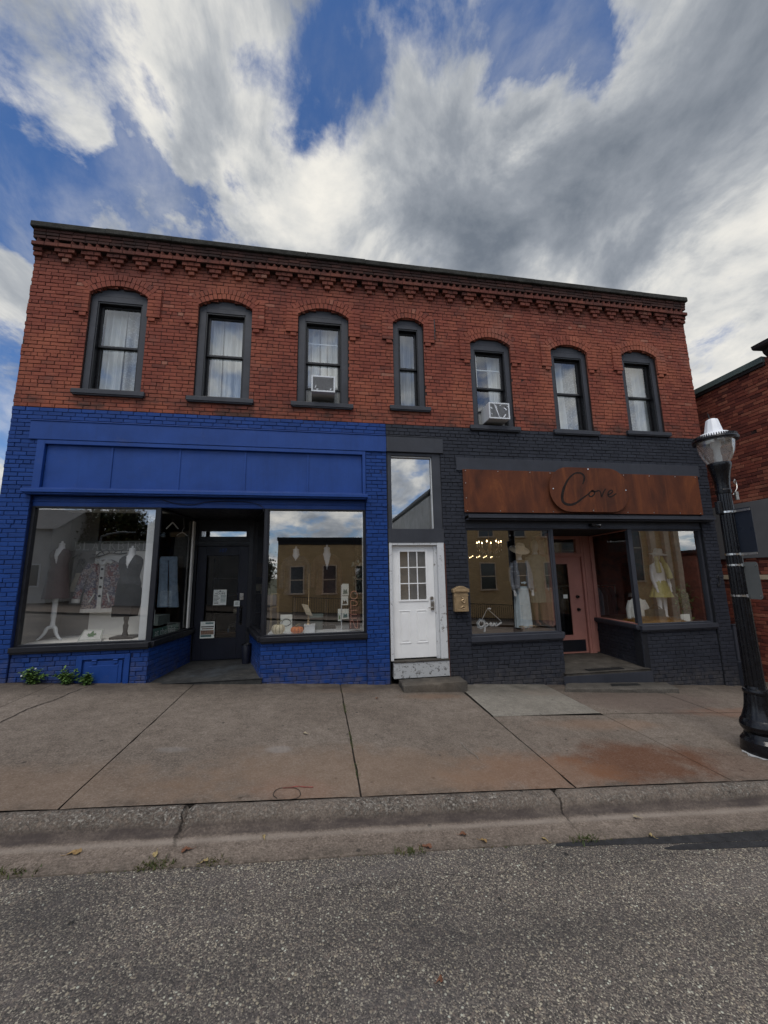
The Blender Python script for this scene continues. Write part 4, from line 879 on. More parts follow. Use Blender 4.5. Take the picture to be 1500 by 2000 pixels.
# mailbox
mx, mz, mt_ = 2.62, -.67, -.21
t = thing('mailbox', 'brass wall mailbox with a domed lid beside the white door', 'mailbox', (mx, -.06, mz))
b = MB(); b.box(mx-.135, mx+.135, -.115, -.012, mz, mz+.345); b.build('box_body', 'brass', t, bevel=.012)
b = MB(); pts = [(mx-.155, mz+.35), (mx+.155, mz+.35), (mx+.158, mz+.41), (mx+.10, mz+.435), (mx+.05, mz+.462), (mx, mz+.47), (mx-.05, mz+.462), (mx-.10, mz+.435), (mx-.158, mz+.41)]
b.poly(pts, -.135, -.008); b.box(mx-.12, mx+.12, -.145, -.135, mz+.365, mz+.40); b.build('lid', 'brass', t, bevel=.008)
b = MB(); b.box(mx-.14, mx+.14, -.12, -.115, mz+.285, mz+.31); b.tube(smooth_pts([(mx-.01, -.118, mz+.27), (mx+.04, -.124, mz+.235), (mx, -.124, mz+.20), (mx+.05, -.124, mz+.16), (mx+.07, -.118, mz+.22)], 4), .010, 6); b.tube(smooth_pts([(mx-.02, -.118, mz+.07), (mx+.02, -.126, mz+.10), (mx+.06, -.118, mz+.07), (mx+.02, -.124, mz+.05)], 4), .009, 6); b.box(mx-.115, mx-.108, -.12, -.115, mz+.02, mz+.28); b.box(mx+.108, mx+.115, -.12, -.115, mz+.02, mz+.28); b.build('relief', 'brass', t)
# air conditioners
M['ac_case'] = pm('ac_white_case', (.62, .64, .66), .45, .12, 6, .03, 40); M['ac_grille'] = pm('ac_grille', (.36, .37, .39), .45, .4, 30, .3, 60, .2); M['ac_side'] = pm('ac_side_curtain', (.33, .34, .34), .6, .15, 6); M['film'] = pm('torn_film', (.8, .82, .85), .25, .1, 9)
def ac(i, label, x0, x1, z0, z1, marks):
    c, h = WIN[i][0], WIN[i][2]-.03; t = thing('air_conditioner', label, 'air conditioner', ((x0+x1)/2, -.1, z0), 'window air conditioners'); yf = -.20
    b = MB(); b.box(x0, x1, yf+.012, .24, z0, z1); e = .026
    b.box(x0-.003, x0+e, yf, yf+.012, z0-.003, z1+.003); b.box(x1-e, x1+.003, yf, yf+.012, z0-.003, z1+.003); b.box(x0+e, x1-e, yf, yf+.012, z0-.003, z0+e); b.box(x0+e, x1-e, yf, yf+.012, z1-e, z1+.003); b.build('casing', 'ac_case', t, bevel=.004)
    b = MB(); z = z0+e
    while z < z1-e-.008: b.add([(x0+e, yf+.002, z), (x1-e, yf+.002, z), (x1-e, yf+.010, z+.009), (x0+e, yf+.010, z+.009)], [(0, 1, 2, 3)]); z += .0115
    b.build('grille', 'ac_grille', t)
    b = MB(); w, hh = x1-x0, z1-z0
    for (a0, b0, a1, b1, wd) in marks: b.ribbon([(x0+a0*w, z0+b0*hh), ((x0+(a0+a1)/2*w+.006), z0+(b0+b1)/2*hh), (x0+a1*w, z0+b1*hh)], [wd*.25, wd*.62, wd*.3], yf-.002, yf+.001)
    b.build('torn_film', 'film', t)
    for (a0, a1) in ((c-h, x0-.004), (x1+.004, c+h)):
        if a1-a0 < .01: continue
        b = MB(); n = max(4, int((a1-a0)/.016)); vs = []; 
        for k in range(n+1): xx = a0+(a1-a0)*k/n; yy = .19+(.012 if k % 2 else 0); vs += [(xx, yy, z0-.05), (xx, yy, z0+.30)]
        b.add(vs, [(2*k, 2*k+2, 2*k+3, 2*k+1) for k in range(n)]); b.build('side_panel', 'ac_side', t)
    b = MB(); b.box(c-h, c+h, .16, .23, z0-.075, z0-.05); b.build('base_rail', 'black_sash', t)
ac(2, 'white window air conditioner above the blue shopfront with a fine horizontal grille', -.175, .265, 3.47, 3.79, [(.14, .2, .2, .42, .02), (.2, .12, .3, .16, .03), (.78, .1, .84, .24, .03), (.66, .0, .7, .1, .02)])
ac(4, 'white window air conditioner above the charcoal shopfront with torn shiny film on its grille', 3.37, 3.815, 3.12, 3.46, [(.26, .9, .48, .08, .03), (.04, .7, .16, .6, .03), (.48, .08, .58, .04, .03), (.66, .06, .8, .3, .035), (.72, .7, .86, .55, .04), (.1, .3, .14, .24, .03), (.9, .8, .97, .7, .03), (.3, .86, .4, .6, .02), (.62, .88, .5, .8, .02)])
# steps
def rough_block(name, pts_xy, ztop, zbot, mat, label, cat, seed, nsub=10):
    """cast or sawn stone block with worn, uneven edges"""
    x0 = min(p[0] for p in pts_xy); cxm = sum(p[0] for p in pts_xy)/4; cym = sum(p[1] for p in pts_xy)/4
    t = MB(); (p0, p1, p2, p3) = pts_xy; vs = []; fs = []; n = nsub*3; m_ = nsub
    def q(u, v): a = Vector(p0).lerp(Vector(p1), u); c = Vector(p3).lerp(Vector(p2), u); return a.lerp(c, v)
    for j in range(m_+1):
        for i in range(n+1):
            w = q(i/n, j/m_); e = min(i, n-i, j, m_-j) == 0; k = mnz.fractal(Vector((w.x*7+seed, w.y*7, 3)), .9, 2, 4)
            vs.append((w.x+(.006*k if e else 0), w.y+(.010*k if e else 0), ztop(w.x, w.y)+.004*k-(.010+.012*abs(k) if e else 0)))
    top = len(vs)
    for j in range(m_):
        for i in range(n): a = j*(n+1)+i; fs.append((a, a+1, a+n+2, a+n+1))
    rim = [i for i in range(n+1)]+[j*(n+1)+n for j in range(1, m_+1)]+[m_*(n+1)+i for i in range(n-1, -1, -1)]+[j*(n+1) for j in range(m_-1, 0, -1)]
    prev = rim
    for f_ in (.12, .5, 1.0):
        cur = []
        for r_ in rim:
            x, y, z = vs[r_]; k = mnz.fractal(Vector((x*8+seed, y*8, f_*4)), .9, 2, 4); d = Vector((x-cxm, y-cym)).normalized()
            cur.append(len(vs)); vs.append((x+d.x*(.006+.010*k), y+d.y*(.006+.012*k), z+(zbot(x, y)-z)*f_))
        L = len(rim)
        for i in range(L): fs.append((prev[i], cur[i], cur[(i+1) % L], prev[(i+1) % L]))
        prev = cur
    t.add(vs, fs, 0, .5); o = t.build(name, mat, smooth=True, auto=35); return tag(o, label, cat)
rough_block('stone_step', [(1.42, -.46), (2.535, -.41), (2.54, -.03), (1.42, -.03)], lambda x, y: -1.79-.004*x, lambda x, y: G0(x, y)-.03, 'stone', 'grey stone step in front of the white door', 'step', 3)
rough_block('stone_slab', [(4.36, -.43), (6.62, -.50), (6.78, -.075), (4.62, -.075)], lambda x, y: G0(x, y)+.075+.012*(x-5.5), lambda x, y: G0(x, y)-.03, 'stone', 'low worn concrete step in front of the charcoal shop entrance', 'step', 9, 14)
M['rubber'] = pm('black_rubber', (.012, .012, .012), .7, .3, 20, .3, 80)
def strip(x0, x1, y0, y1, z, label):
    b = MB(); k = 0; n = 9
    b.box(x0, x1, y0, y1, z, z+.006)
    for i in range(n): yy = y0+(y1-y0)*(i+.2)/n; b.box(x0+.005, x1-.005, yy, yy+(y1-y0)/n*.5, z+.006, z+.010)
    tag(b.build('rubber_mat', 'rubber'), label, 'mat', 'rubber tread mats')
strip(5.20, 5.98, .03, .16, -1.882, 'black rubber tread mat on the entrance floor before the pink door')
b = MB(); zz = lambda x, y: G0(x, y)+.075+.012*(x-5.5)+.006
b.add([(5.37, -.33, zz(5.37, -.33)), (6.02, -.30, zz(6.02, -.30)), (6.05, -.17, zz(6.05, -.17)), (5.45, -.20, zz(5.45, -.2))], [(0, 1, 2, 3)])
b.add([(5.37, -.33, zz(5.37, -.33)-.012), (6.02, -.30, zz(6.02, -.30)-.012), (6.02, -.30, zz(6.02, -.30)), (5.37, -.33, zz(5.37, -.33))], [(0, 1, 2, 3)])
tag(b.build('rubber_mat', 'rubber'), 'black rubber tread mat lying on the low concrete step outdoors', 'mat', 'rubber tread mats')
# downspout with its boot at the right corner
t = thing('downspout', 'grey painted downspout stub and boot at the right corner of the brick building', 'downspout', (8.72, .05, -2.35))
b = MB(); b.box(8.625, 8.73, -.02, .07, -1.86, -1.12); b.box(8.61, 8.745, -.03, .08, -1.14, -1.12); b.build('pipe', 'grey_paint', t, bevel=.012)
b = MB(); b.box(8.61, 8.90, -.10, .12, -2.45, -1.86); b.build('boot', 'grey_paint', t, bevel=.025)
# ================================================================== NEIGHBOUR
XN = 9.62
NB = thing('neighbour_building', 'dark red brick neighbour building with a green grey roof edge at the right', 'building', (XN, 2, -2.4))
nb = MB()
def TN(u, y, z): return (XN+y, u, z)          # u runs into the depth, y into the wall
def TNf(u, y, z): return (XN+y, 3.0-u, z)
wall(nb, 0, 4.1, -2.9, 4.50, lambda z: [], T=TNf, depth=.25, course=.078, L=.225)
nb.box(XN+.012, XN+.3, 3.0, 14, -2.9, 4.5, 1); nb.build('brick_wall', ['nbrick', 'mortar'], NB)
b = MB(); b.box(XN+.3, XN+8, -1.08, -.9, -2.9, 4.5); b.box(XN+.3, XN+8, 13.8, 14, -2.9, 4.5); b.box(XN+7.8, XN+8, -.9, 13.8, -2.9, 4.5); b.box(XN, XN+8, -1.1, 14, 4.5, 4.6); 
mt, g = newmat('neighbour_brick_courses'); pos = g.n('ShaderNodeNewGeometry').outputs['Position']; mp = g.n('ShaderNodeMapping', i={0: pos, 2: (R(90), 0, 0)}); bt = g.n('ShaderNodeTexBrick', i={'Vector': mp, 'Color1': (.26, .07, .045, 1), 'Color2': (.17, .045, .033, 1), 'Mortar': (.045, .028, .024, 1), 'Scale': 1.0, 'Mortar Size': .007, 'Brick Width': .22, 'Row Height': .075}); c = g.mix(g.mr(g.noise(pos, 1.1, 6), .4, .7, 0, .4), bt.outputs[0], (.08, .035, .028)); finish(g, c, .9, bt.outputs[1], .4, .008); M['nb_courses'] = mt
b.build('outer_wall', 'nb_courses', NB)
b = MB(); b.box(XN-.075, XN+.3, -.78, 14.05, 4.505, 4.64); b.box(XN-.045, XN, -.78, 14, 4.43, 4.505, 1); b.build('roof_edge', ['roof_metal', 'iron_flat'], NB, bevel=.006)
b = MB(); prof = [(.05, 4.44), (.05, 4.62), (-.02, 4.70), (-.03, 4.76), (-.16, 4.80), (-.18, 4.83), (-.19, 4.90), (.3, 4.96), (.3, 4.44)]
for k in range(len(prof)-1):
    (a0, z0), (a1, z1) = prof[k], prof[k+1]
    b.add([(XN+a0, -.80+(-a0 if a0 < 0 else 0)*.55, z0), (XN+a0, -1.5, z0), (XN+a1, -1.5, z1), (XN+a1, -.80+(-a1 if a1 < 0 else 0)*.55, z1)], [(0, 1, 2, 3)])
b.add([(XN+a, -.80+(-a if a < 0 else 0)*.55, z) for a, z in prof], [tuple(range(len(prof)))])
b.build('corner_cornice', 'iron_flat', NB)
M['nb_grey'] = pm('neighbour_grey_panel', (.135, .135, .14), .6, .15, 1.5, .05, 30); M['cream'] = pm('cream_band', (.52, .43, .30), .7, .2, 5, .1, 40)
b = MB(); b.box(XN-.035, XN-.012, -1.1, 3, .27, 1.53); b.build('painted_panel', 'nb_grey', NB, bevel=.004)
b = MB(); b.box(XN-.03, XN-.012, -1.1, 3, -.205, -.105); b.build('stone_band', 'cream', NB, bevel=.004)
# ================================================================== STREET LAMP
lx, ly = 5.385, -2.85; lg_ = G0(lx, ly)
LP = thing('street_lamp', 'black cast iron street lamp with a clear acorn globe at the kerb', 'street lamp', (lx, ly, lg_))
def scal(n, a, off=0): return lambda an, i: 1+a*math.cos(n*an+off)
b = MB()
b.lathe(lx, ly, [(.37, lg_-.02), (.37, lg_+.05), (.362, lg_+.11), (.355, lg_+.15), (.33, lg_+.17), (.305, lg_+.19)], 40)
b.lathe(lx, ly, [(.300, lg_+.19), (.290, lg_+.215), (.275, lg_+.235), (.295, lg_+.255), (.325, lg_+.285), (.335, lg_+.325), (.320, lg_+.365), (.285, lg_+.40)], 40)
b.lathe(lx, ly, [(.285, lg_+.40), (.255, lg_+.44), (.225, lg_+.50), (.205, lg_+.57), (.195, lg_+.64), (.190, lg_+.69)], 96, fn=lambda an, i: 1+.035*abs(math.sin(8*an))*(1 if 0 < i < 5 else 0))
b.lathe(lx, ly, [(.190, lg_+.69), (.205, lg_+.695), (.21, lg_+.72), (.20, lg_+.745), (.175, lg_+.75), (.165, lg_+.78)], 40)
b.build('base', 'iron', LP, smooth=True, auto=30)
b = MB(); prof = [(.158, lg_+.76), (.146, lg_+1.6), (.132, lg_+2.6), (.125, lg_+3.22)]
b.lathe(lx, ly, prof, 96, fn=lambda an, i: 1-.09*max(0, math.cos(12*an))**3); b.build('pole', 'iron', LP, smooth=True, auto=60)
zt = lg_+3.22                                # about 1.03
b = MB(); b.lathe(lx, ly, [(.125, zt), (.14, zt+.005), (.145, zt+.05), (.132, zt+.06), (.135, zt+.13), (.15, zt+.22), (.175, zt+.31), (.205, zt+.375), (.212, zt+.40), (.208, zt+.425), (.19, zt+.43)], 40); b.build('collar', 'iron', LP, smooth=True, auto=30)
zg = zt+.43
mt, g = newmat('globe_acrylic'); lw = g.n('ShaderNodeLayerWeight', i={0: .5}).outputs['Facing']; pos = g.n('ShaderNodeNewGeometry').outputs['Position']
f = g.math('ADD', g.math('MULTIPLY', g.math('POWER', lw, 2.2), .5), .16, clamp=True)
tr = g.n('ShaderNodeBsdfTransparent', i={0: (.92, .92, .90, 1)}); gs = g.n('ShaderNodeBsdfGlossy', i={'Color': (1, 1, 1, 1), 'Roughness': .06}); df = g.n('ShaderNodeBsdfDiffuse', i={0: (1, 1, .98, 1)}); tl = g.n('ShaderNodeBsdfTranslucent', i={0: (.95, .95, .92, 1)})
dt = g.n('ShaderNodeMixShader', i={0: .5, 1: df, 2: tl}); m1 = g.n('ShaderNodeMixShader', i={0: .22, 1: tr, 2: dt}); m2 = g.n('ShaderNodeMixShader', i={0: f, 1: m1, 2: gs}); g.n('ShaderNodeOutputMaterial', i={0: m2}); M['globe_glass'] = mt
b = MB(); b.lathe(lx, ly, [(.185, zg), (.215, zg+.03), (.262, zg+.09), (.300, zg+.16), (.324, zg+.24), (.335, zg+.315)], 48, fn=lambda an, i: 1+.006*math.cos(40*an), caps=False); b.build('globe', 'globe_glass', LP, smooth=True, auto=80)
b = MB(); b.lathe(lx, ly, [(.07, zg-.02), (.075, zg+.10), (.06, zg+.12), (.06, zg+.20), (.09, zg+.24), (.09, zg+.30)], 20); b.build('lamp_holder', 'white_paint', LP, smooth=True)
b = MB()
b.tube([(lx+.385*math.cos(2*math.pi*k/40), ly+.385*math.sin(2*math.pi*k/40), zg+.325) for k in range(41)], .024, 8, caps=False)
b.lathe(lx, ly, [(.395, zg+.30), (.395, zg+.345), (.335, zg+.345), (.335, zg+.30), (.395, zg+.30)], 48, caps=False)
for k in range(56):
    a = 2*math.pi*k/56; c_, s_ = math.cos(a), math.sin(a); px_, py_ = lx+.372*c_, ly+.372*s_; tx, ty = -s_*.011, c_*.011; ox, oy = c_*.02, s_*.02
    b.add([(px_-tx-ox, py_-ty-oy, zg+.34), (px_+tx-ox, py_+ty-oy, zg+.34), (px_+tx+ox, py_+ty+oy, zg+.34), (px_-tx+ox, py_-ty+oy, zg+.34), (px_-tx*.5-ox, py_-ty*.5-oy, zg+.385), (px_+tx*.5-ox, py_+ty*.5-oy, zg+.385), (px_+tx*.5+ox*.6, py_+ty*.5+oy*.6, zg+.38), (px_-tx*.5+ox*.6, py_-ty*.5+oy*.6, zg+.38)], [(0, 1, 2, 3), (4, 5, 6, 7), (0, 1, 5, 4), (1, 2, 6, 5), (2, 3, 7, 6), (3, 0, 4, 7)])
b.build('crown_ring', 'iron', LP)
mt, g = newmat('lamp_cap_silver'); finish(g, (.85, .87, .90), .3, metal=.0, spec=.7); M['cap'] = mt
b = MB(); b.lathe(lx, ly, [(.335, zg+.345), (.32, zg+.375), (.285, zg+.40), (.265, zg+.415), (.20, zg+.42), (.17, zg+.435)], 40); b.lathe(lx, ly, [(.172, zg+.435), (.118, zg+.60), (.105, zg+.625), (.06, zg+.64), (.0, zg+.645)], 10); b.build('cap', 'cap', LP, smooth=True, auto=25)
b = MB(); b.tube([(lx-.05, ly, zg+.62), (lx-.06, ly, zg+.66), (lx-.085, ly, zg+.74)], [.018, .014, .002], 8); b.build('bird_spike', 'iron_flat', LP, smooth=True)
b = MB(); b.box(lx-.235, lx-.13, ly-.05, ly+.05, zt-.28, zt-.10); b.build('junction_box', 'iron', LP, bevel=.015)
b = MB(); b.tube(smooth_pts([(lx+.12, ly-.09, zt-.02), (lx+.20, ly-.12, zt+.06), (lx+.24, ly-.1, zt+.14), (lx+.21, ly-.1, zt+.19), (lx+.18, ly-.1, zt+.15), (lx+.23, ly-.1, zt+.12)], 5), .009, 6); b.box(lx+.13, lx+.20, ly-.14, ly-.11, zt-.09, zt+.02); b.build('bracket', 'nickel', LP)
rr_ = lambda z: .158-(z-lg_-.76)/2.46*.033+.006
bands = []
for zb in (.77, .21, .07, -.32):
    b = MB(); r_ = rr_(zb); b.lathe(lx, ly, [(r_, zb-.013), (r_+.004, zb-.012), (r_+.004, zb+.012), (r_, zb+.013)], 32, caps=False); b.box(lx-.03, lx+.03, ly-r_-.03, ly-r_+.03, zb-.02, zb+.02); b.build('clamp_band', 'chrome', LP, smooth=True, auto=30)
M['sign_back'] = pm('sign_back', (.16, .17, .165), .55, .2, 4, .03, 30, .3); M['sign_dark'] = pm('dark_sign_back', (.02, .026, .04), .35, .25, 2, .03, 30, .0)
t = thing('street_sign', 'tall dark sign panel strapped to the street lamp between its two upper bands', 'sign', (lx, ly-.2, .21), 'signs strapped to the lamp pole')
Ts = lambda x, y, z: (lx+.02+(y-ly), ly-(x-lx)/.63, z)
b = MB(); b.poly(stadium(lx+.07, lx+.285, .215, .80, .012, 4), ly, ly+.006, T=Ts); b.build('sign_plate', 'sign_dark', t, bevel=.001)
for z_ in (.77, .21): b = MB(); b.box(lx+.06, lx+.28, ly-.02, ly-.003, z_-.014, z_+.014, T=Ts); b.build('bracket', 'nickel', t)
t = thing('street_sign', 'small rounded bare metal sign back strapped lower on the street lamp', 'sign', (lx, ly-.2, -.36), 'signs strapped to the lamp pole')
b = MB(); b.poly(stadium(lx+.085, lx+.255, -.36, .105, .035, 5), ly, ly+.004, T=Ts); b.build('sign_plate', 'sign_back', t, bevel=.001)
for z_ in (.06, -.315): b = MB(); b.tube([Ts(lx+.235, ly-.012, z_), Ts(lx+.235, ly, z_)], .010, 8); b.build('bolt', 'nickel', t)
b = MB(); pts = [(lx+rr2*math.cos(a_), ly+rr2*math.sin(a_)) for a_, rr2 in ((2.75, .36), (2.75, .40), (2.95, .45), (3.1, .42), (3.3, .52), (3.5, .44), (3.7, .46), (3.9, .38), (3.7, .36), (3.4, .36), (3.1, .36))]
b.add([(x, y, G0(x, y)+.006) for x, y in pts], [tuple(range(len(pts)))])
struct(b.build('grout_patch', 'peeled_stone'))
for o in [q for q in bpy.data.objects if q.name.startswith(('street_lamp', 'street_sign', 'grout_patch'))]:
    for q in [o]+list(o.children):
        if q.type == 'MESH':
            ox, oy = (o.location.x, o.location.y) if q.parent else (0, 0)
            for v_ in q.data.vertices:
                x, y = v_.co.x+ox, v_.co.y+oy; dz_ = -.062*(.63-1)*(x-lx) if q is o else 0; v_.co.x = lx+(x-lx)*.63-ox; v_.co.y = ly+(y-ly)*.63-oy; v_.co.z += dz_
# ================================================================== WEEDS, GRASS, LEAVES
def leaf(mb, p, d, up, l, w, mi=0):
    d = d.normalized(); s_ = d.cross(up).normalized(); n = s_.cross(d)
    a = p; m1 = p+d*l*.35+s_*w+n*w*.3; m2 = p+d*l*.35-s_*w+n*w*.3; q1 = p+d*l*.75+s_*w*.6-n*w*.3; q2 = p+d*l*.75-s_*w*.6-n*w*.3; mid = p+d*l*.5+n*-.1*w; tip = p+d*l-n*l*.15
    mb.add([a, m1, q1, tip, q2, m2, mid], [(0, 1, 6), (1, 2, 6), (2, 3, 6), (3, 4, 6), (4, 5, 6), (5, 0, 6)], mi, rng.random())
def weed(u, v, h, w, label, flowers=0):
    g0 = G(u, v); x, y = g0.x, min(-.03, g0.y); z = G0(x, y); t = thing('weed', label, 'weed', (x, y, z), 'weeds at the foot of the blue wall')
    sb = MB(); lb_ = MB(); fb = MB()
    for k in range(15):
        a = rng.uniform(0, 6.28); sp = rng.uniform(0, w*.55); hh = h*rng.uniform(.4, 1.0)*(1-.35*sp/(w*.55)); top = Vector((x+sp*math.cos(a)*1.25, y-abs(sp*math.sin(a))*.5, z+hh)); base = Vector((x+rng.uniform(-.05, .05), y, z-.01)); mid = base.lerp(top, .5)+Vector((0, -.02, .02))
        sb.tube([base, mid, top], .003, 4)
        for q in range(24):
            f_ = rng.uniform(.12, 1); p = base.lerp(mid, f_*2) if f_ < .5 else mid.lerp(top, f_*2-1); an = rng.uniform(0, 6.28)
            leaf(lb_, p, Vector((math.cos(an), math.sin(an)*.7-.2, rng.uniform(-.25, .7))), Vector((0, 0, 1)), rng.uniform(.035, .075), rng.uniform(.011, .021))
        if k < flowers: fb.tube([top+Vector((0, 0, .02)), top+Vector((0, 0, .04))], .012, 6)
    sb.build('stem', 'weed', t); lb_.build('foliage', 'weed', t)
    if flowers: fb.build('flower', 'white_paint', t)
weed(68, 1334, .29, .34, 'tallest weed clump with small white flowers at the left end of the blue wall', 2)
weed(133, 1335, .26, .32, 'broad weed clump in the middle beside the blue iron hatch')
weed(172, 1337, .17, .22, 'smallest weed clump right in front of the blue iron hatch')
def tuft(u, v, w, n, label, dz=-.15, mats=('dry',)):
    g0 = G(u, v, dz); b = MB()
    for k in range(n):
        a = rng.uniform(0, 6.28); p = Vector((g0.x+max(-1.6*w, min(1.6*w, rng.gauss(0, w))), g0.y+rng.gauss(0, .02), G0(g0.x, g0.y)+dz-.004)); p.z = G0(p.x, p.y)+dz-.006; l = rng.uniform(.015, .055); d = Vector((math.cos(a)*.7, math.sin(a)*.7, rng.uniform(.25, 1))); s_ = Vector((-d.y, d.x, 0)).normalized()*rng.uniform(.002, .005)
        b.add([p-s_, p+s_, p+d*l*.6+s_*.6+Vector((0, 0, .004)), p+d*l, p+d*l*.6-s_*.6+Vector((0, 0, .004))], [(0, 1, 2, 3, 4)], 0, rng.random())
    tag(b.build('grass_tuft', list(mats)), label, 'grass', 'grass tufts along the gutter')
tuft(20, 1705, .10, 110, 'green grass tuft at the far left end of the gutter')
tuft(305, 1690, .07, 120, 'dry grass tuft below the first kerb joint')
tuft(420, 1683, .07, 40, 'thin grass tuft in the gutter right of the first kerb joint')
tuft(800, 1664, .07, 70, 'grass tuft in the gutter under the white door')
tuft(1140, 1640, .07, 90, 'grass tuft in the gutter where the black tar begins')
b = MB()
for k in range(900):
    x = rng.uniform(-6, 11); q = mnz.noise(Vector((x*1.3, 5, 0)))
    if q < -.05: continue
    y = -3.866+rng.gauss(0, .012); p = Vector((x, y, G0(x, y)-.157)); a = rng.uniform(0, 6.28); d = Vector((math.cos(a), math.sin(a)*.5, rng.uniform(.1, .6))); l = rng.uniform(.01, .035); s_ = Vector((-d.y, d.x, 0)).normalized()*rng.uniform(.002, .006)
    b.add([p-s_, p+s_, p+d*l], [(0, 1, 2)], 0, rng.random())
for k in range(500):
    y = rng.uniform(-3.35, -.3); q = mnz.noise(Vector((2, y*2.2, 3)))
    if q < .05 and not -2.45 < y < -2.0: continue
    p = Vector((.39+rng.gauss(0, .010), y, G0(.39, y)-.012)); a = rng.uniform(0, 6.28); d = Vector((math.cos(a), math.sin(a), rng.uniform(.3, 1.2))); l = rng.uniform(.01, .03); s_ = Vector((-d.y, d.x, 0)).normalized()*.004
    b.add([p-s_, p+s_, p+d*l], [(0, 1, 2)], 0, rng.random())
o = tag(b.build('joint_growth', 'dry'), 'moss and grit growing in the pavement and gutter joints', 'moss'); o['kind'] = 'stuff'
for k_, (c1, c2) in enumerate([((.22, .13, .05), (.28, .19, .08)), ((.11, .045, .025), (.18, .08, .04)), ((.30, .22, .09), (.36, .28, .14)), ((.25, .2, .13), (.34, .29, .2))]): M['leaf%d' % k_] = pm('dry_leaf', c1, .7, .3, 30, .2, 90, col2=c2)
def dead_leaf(u, v, dz, s_, mi, label):
    g0 = G(u, v, dz); b = MB(); a0 = rng.uniform(0, 6.28); n = 14; vs = [(0, 0, .012)]
    for k in range(n):
        a = 2*math.pi*k/n; r_ = s_*(.55+.45*abs(math.cos(a*1.5+.3)))*(1.35 if k == 0 else 1); vs.append((r_*math.cos(a), r_*math.sin(a)*.62, .004+.02*abs(math.sin(a))*rng.uniform(.3, 1.3)))
    ca, sa = math.cos(a0), math.sin(a0); vs = [(g0.x+x*ca-y*sa, g0.y+x*sa+y*ca, G0(g0.x+x*ca-y*sa, g0.y+x*sa+y*ca)+dz+z) for x, y, z in vs]
    b.add(vs, [(0, k, k % n+1) for k in range(1, n+1)]); p = vs[1]; b.tube([p, (p[0]+ca*s_*.6, p[1]+sa*s_*.6, p[2]+.006)], .0015, 4)
    tag(b.build('fallen_leaf', 'leaf%d' % mi), label, 'leaf', 'fallen leaves in the gutter')
dead_leaf(147, 1668, -.143, .045, 0, 'large tan leaf lying flat in the gutter at the left')
dead_leaf(303, 1671, -.143, .032, 2, 'yellow curled leaf above the dry tuft at the first kerb joint')
dead_leaf(362, 1663, -.143, .038, 1, 'dark brown leaf in the gutter just right of the first kerb joint')
dead_leaf(400, 1685, -.15, .028, 2, 'small yellow leaf at the road edge beside the thin tuft')
dead_leaf(515, 1636, -.138, .026, 2, 'pale yellow leaf alone high in the gutter below the blue shop door')
dead_leaf(835, 1656, -.15, .04, 1, 'reddish brown leaf beside the grass tuft under the white door')
dead_leaf(905, 1632, -.14, .032, 1, 'russet leaf in the gutter just right of the faded blue kerb mark')
dead_leaf(945, 1645, -.15, .03, 0, 'tan leaf standing on edge at the road edge in the middle')
dead_leaf(1063, 1641, -.15, .03, 2, 'straw coloured leaf at the road edge left of the tar')
dead_leaf(1243, 1598, -.13, .032, 3, 'pale leaf on the gutter at the right above the tar')
dead_leaf(1272, 1635, -.15, .026, 2, 'little cream leaf resting on the edge of the black tar')
dead_leaf(596, 1434, .003, .03, 3, 'curled whitish leaf on the pavement in front of the blue shop')
dead_leaf(736, 1365, .003, .03, 1, 'small dark leaf on the pavement near the stone step')
dead_leaf(860, 1931-12, -.16, .02, 1, 'tiny blackened leaf on the asphalt near the bottom of the picture')
# ================================================================== DISPLAY: LEFT BLUE WINDOW
FL = -1.0
b = MB(); fp = [(-4.96, .14), (-2.86, .14), (-2.72, 1.32), (-4.96, 1.32)]; b.add([(x, y, FL) for x, y in fp]+[(x, y, -1.1) for x, y in fp], [(0, 1, 2, 3), (7, 6, 5, 4), (0, 4, 5, 1), (1, 5, 6, 2)]); b.build('display_floor', 'tan_int', BL)
b = MB(); b.box(-4.30, P(294, 1100, 1.26).x, 1.26, 1.30, FL, .62); b.build('display_panel', 'tan_int', BL)
b = MB(); b.box(-4.96, -4.78, .16, 1.3, FL, 1.4); b.box(-4.78, -4.30, 1.27, 1.30, FL, 1.4); b.build('display_wall', 'interior', BL)
b = MB(); b.box(-.91, 1.24, .14, 1.6, -1.10, FL); b.build('display_floor', 'white_paint', BL)
M['shell'] = pm('mannequin_white', (.78, .77, .76), .45, .05, 4); M['maroon'] = pm('maroon_knit', (.055, .022, .024), .95, .4, 25, .4, 120); M['char'] = pm('charcoal_knit', (.045, .046, .050), .95, .5, 30, .5, 140); M['blackcloth'] = pm('black_cloth', (.010, .010, .012), .9, .4, 20, .3, 90)
M['cream_canvas'] = pm('cream_canvas', (.55, .48, .36), .9, .2, 12, .3, 120); M['strap'] = pm('dark_strap', (.03, .022, .018), .6, .3, 12); M['wood_dark'] = pm('dark_turned_wood', (.02, .014, .012), .4, .4, 8); M['twig'] = pm('black_twig', (.022, .018, .015), .8, .4, 20, .4, 60)
def torso(x, y, z0, sc=1.0, w=.19, d=.12):
    """dress form rings from hip to neck"""
    return [(x, y, z0, w*sc*.98, d*sc*1.05), (x, y, z0+.10*sc, w*sc*1.0, d*sc*1.1), (x, y, z0+.24*sc, w*sc*.80, d*sc*.86), (x, y, z0+.38*sc, w*sc*.92, d*sc*1.0), (x, y-.01, z0+.48*sc, w*sc*1.02, d*sc*1.12), (x, y, z0+.57*sc, w*sc*1.0, d*sc*.86), (x, y, z0+.625*sc, w*sc*.78, d*sc*.66), (x, y, z0+.66*sc, w*sc*.40, d*sc*.56), (x, y, z0+.69*sc, .062*sc, .062*sc), (x, y, z0+.76*sc, .055*sc, .055*sc)]
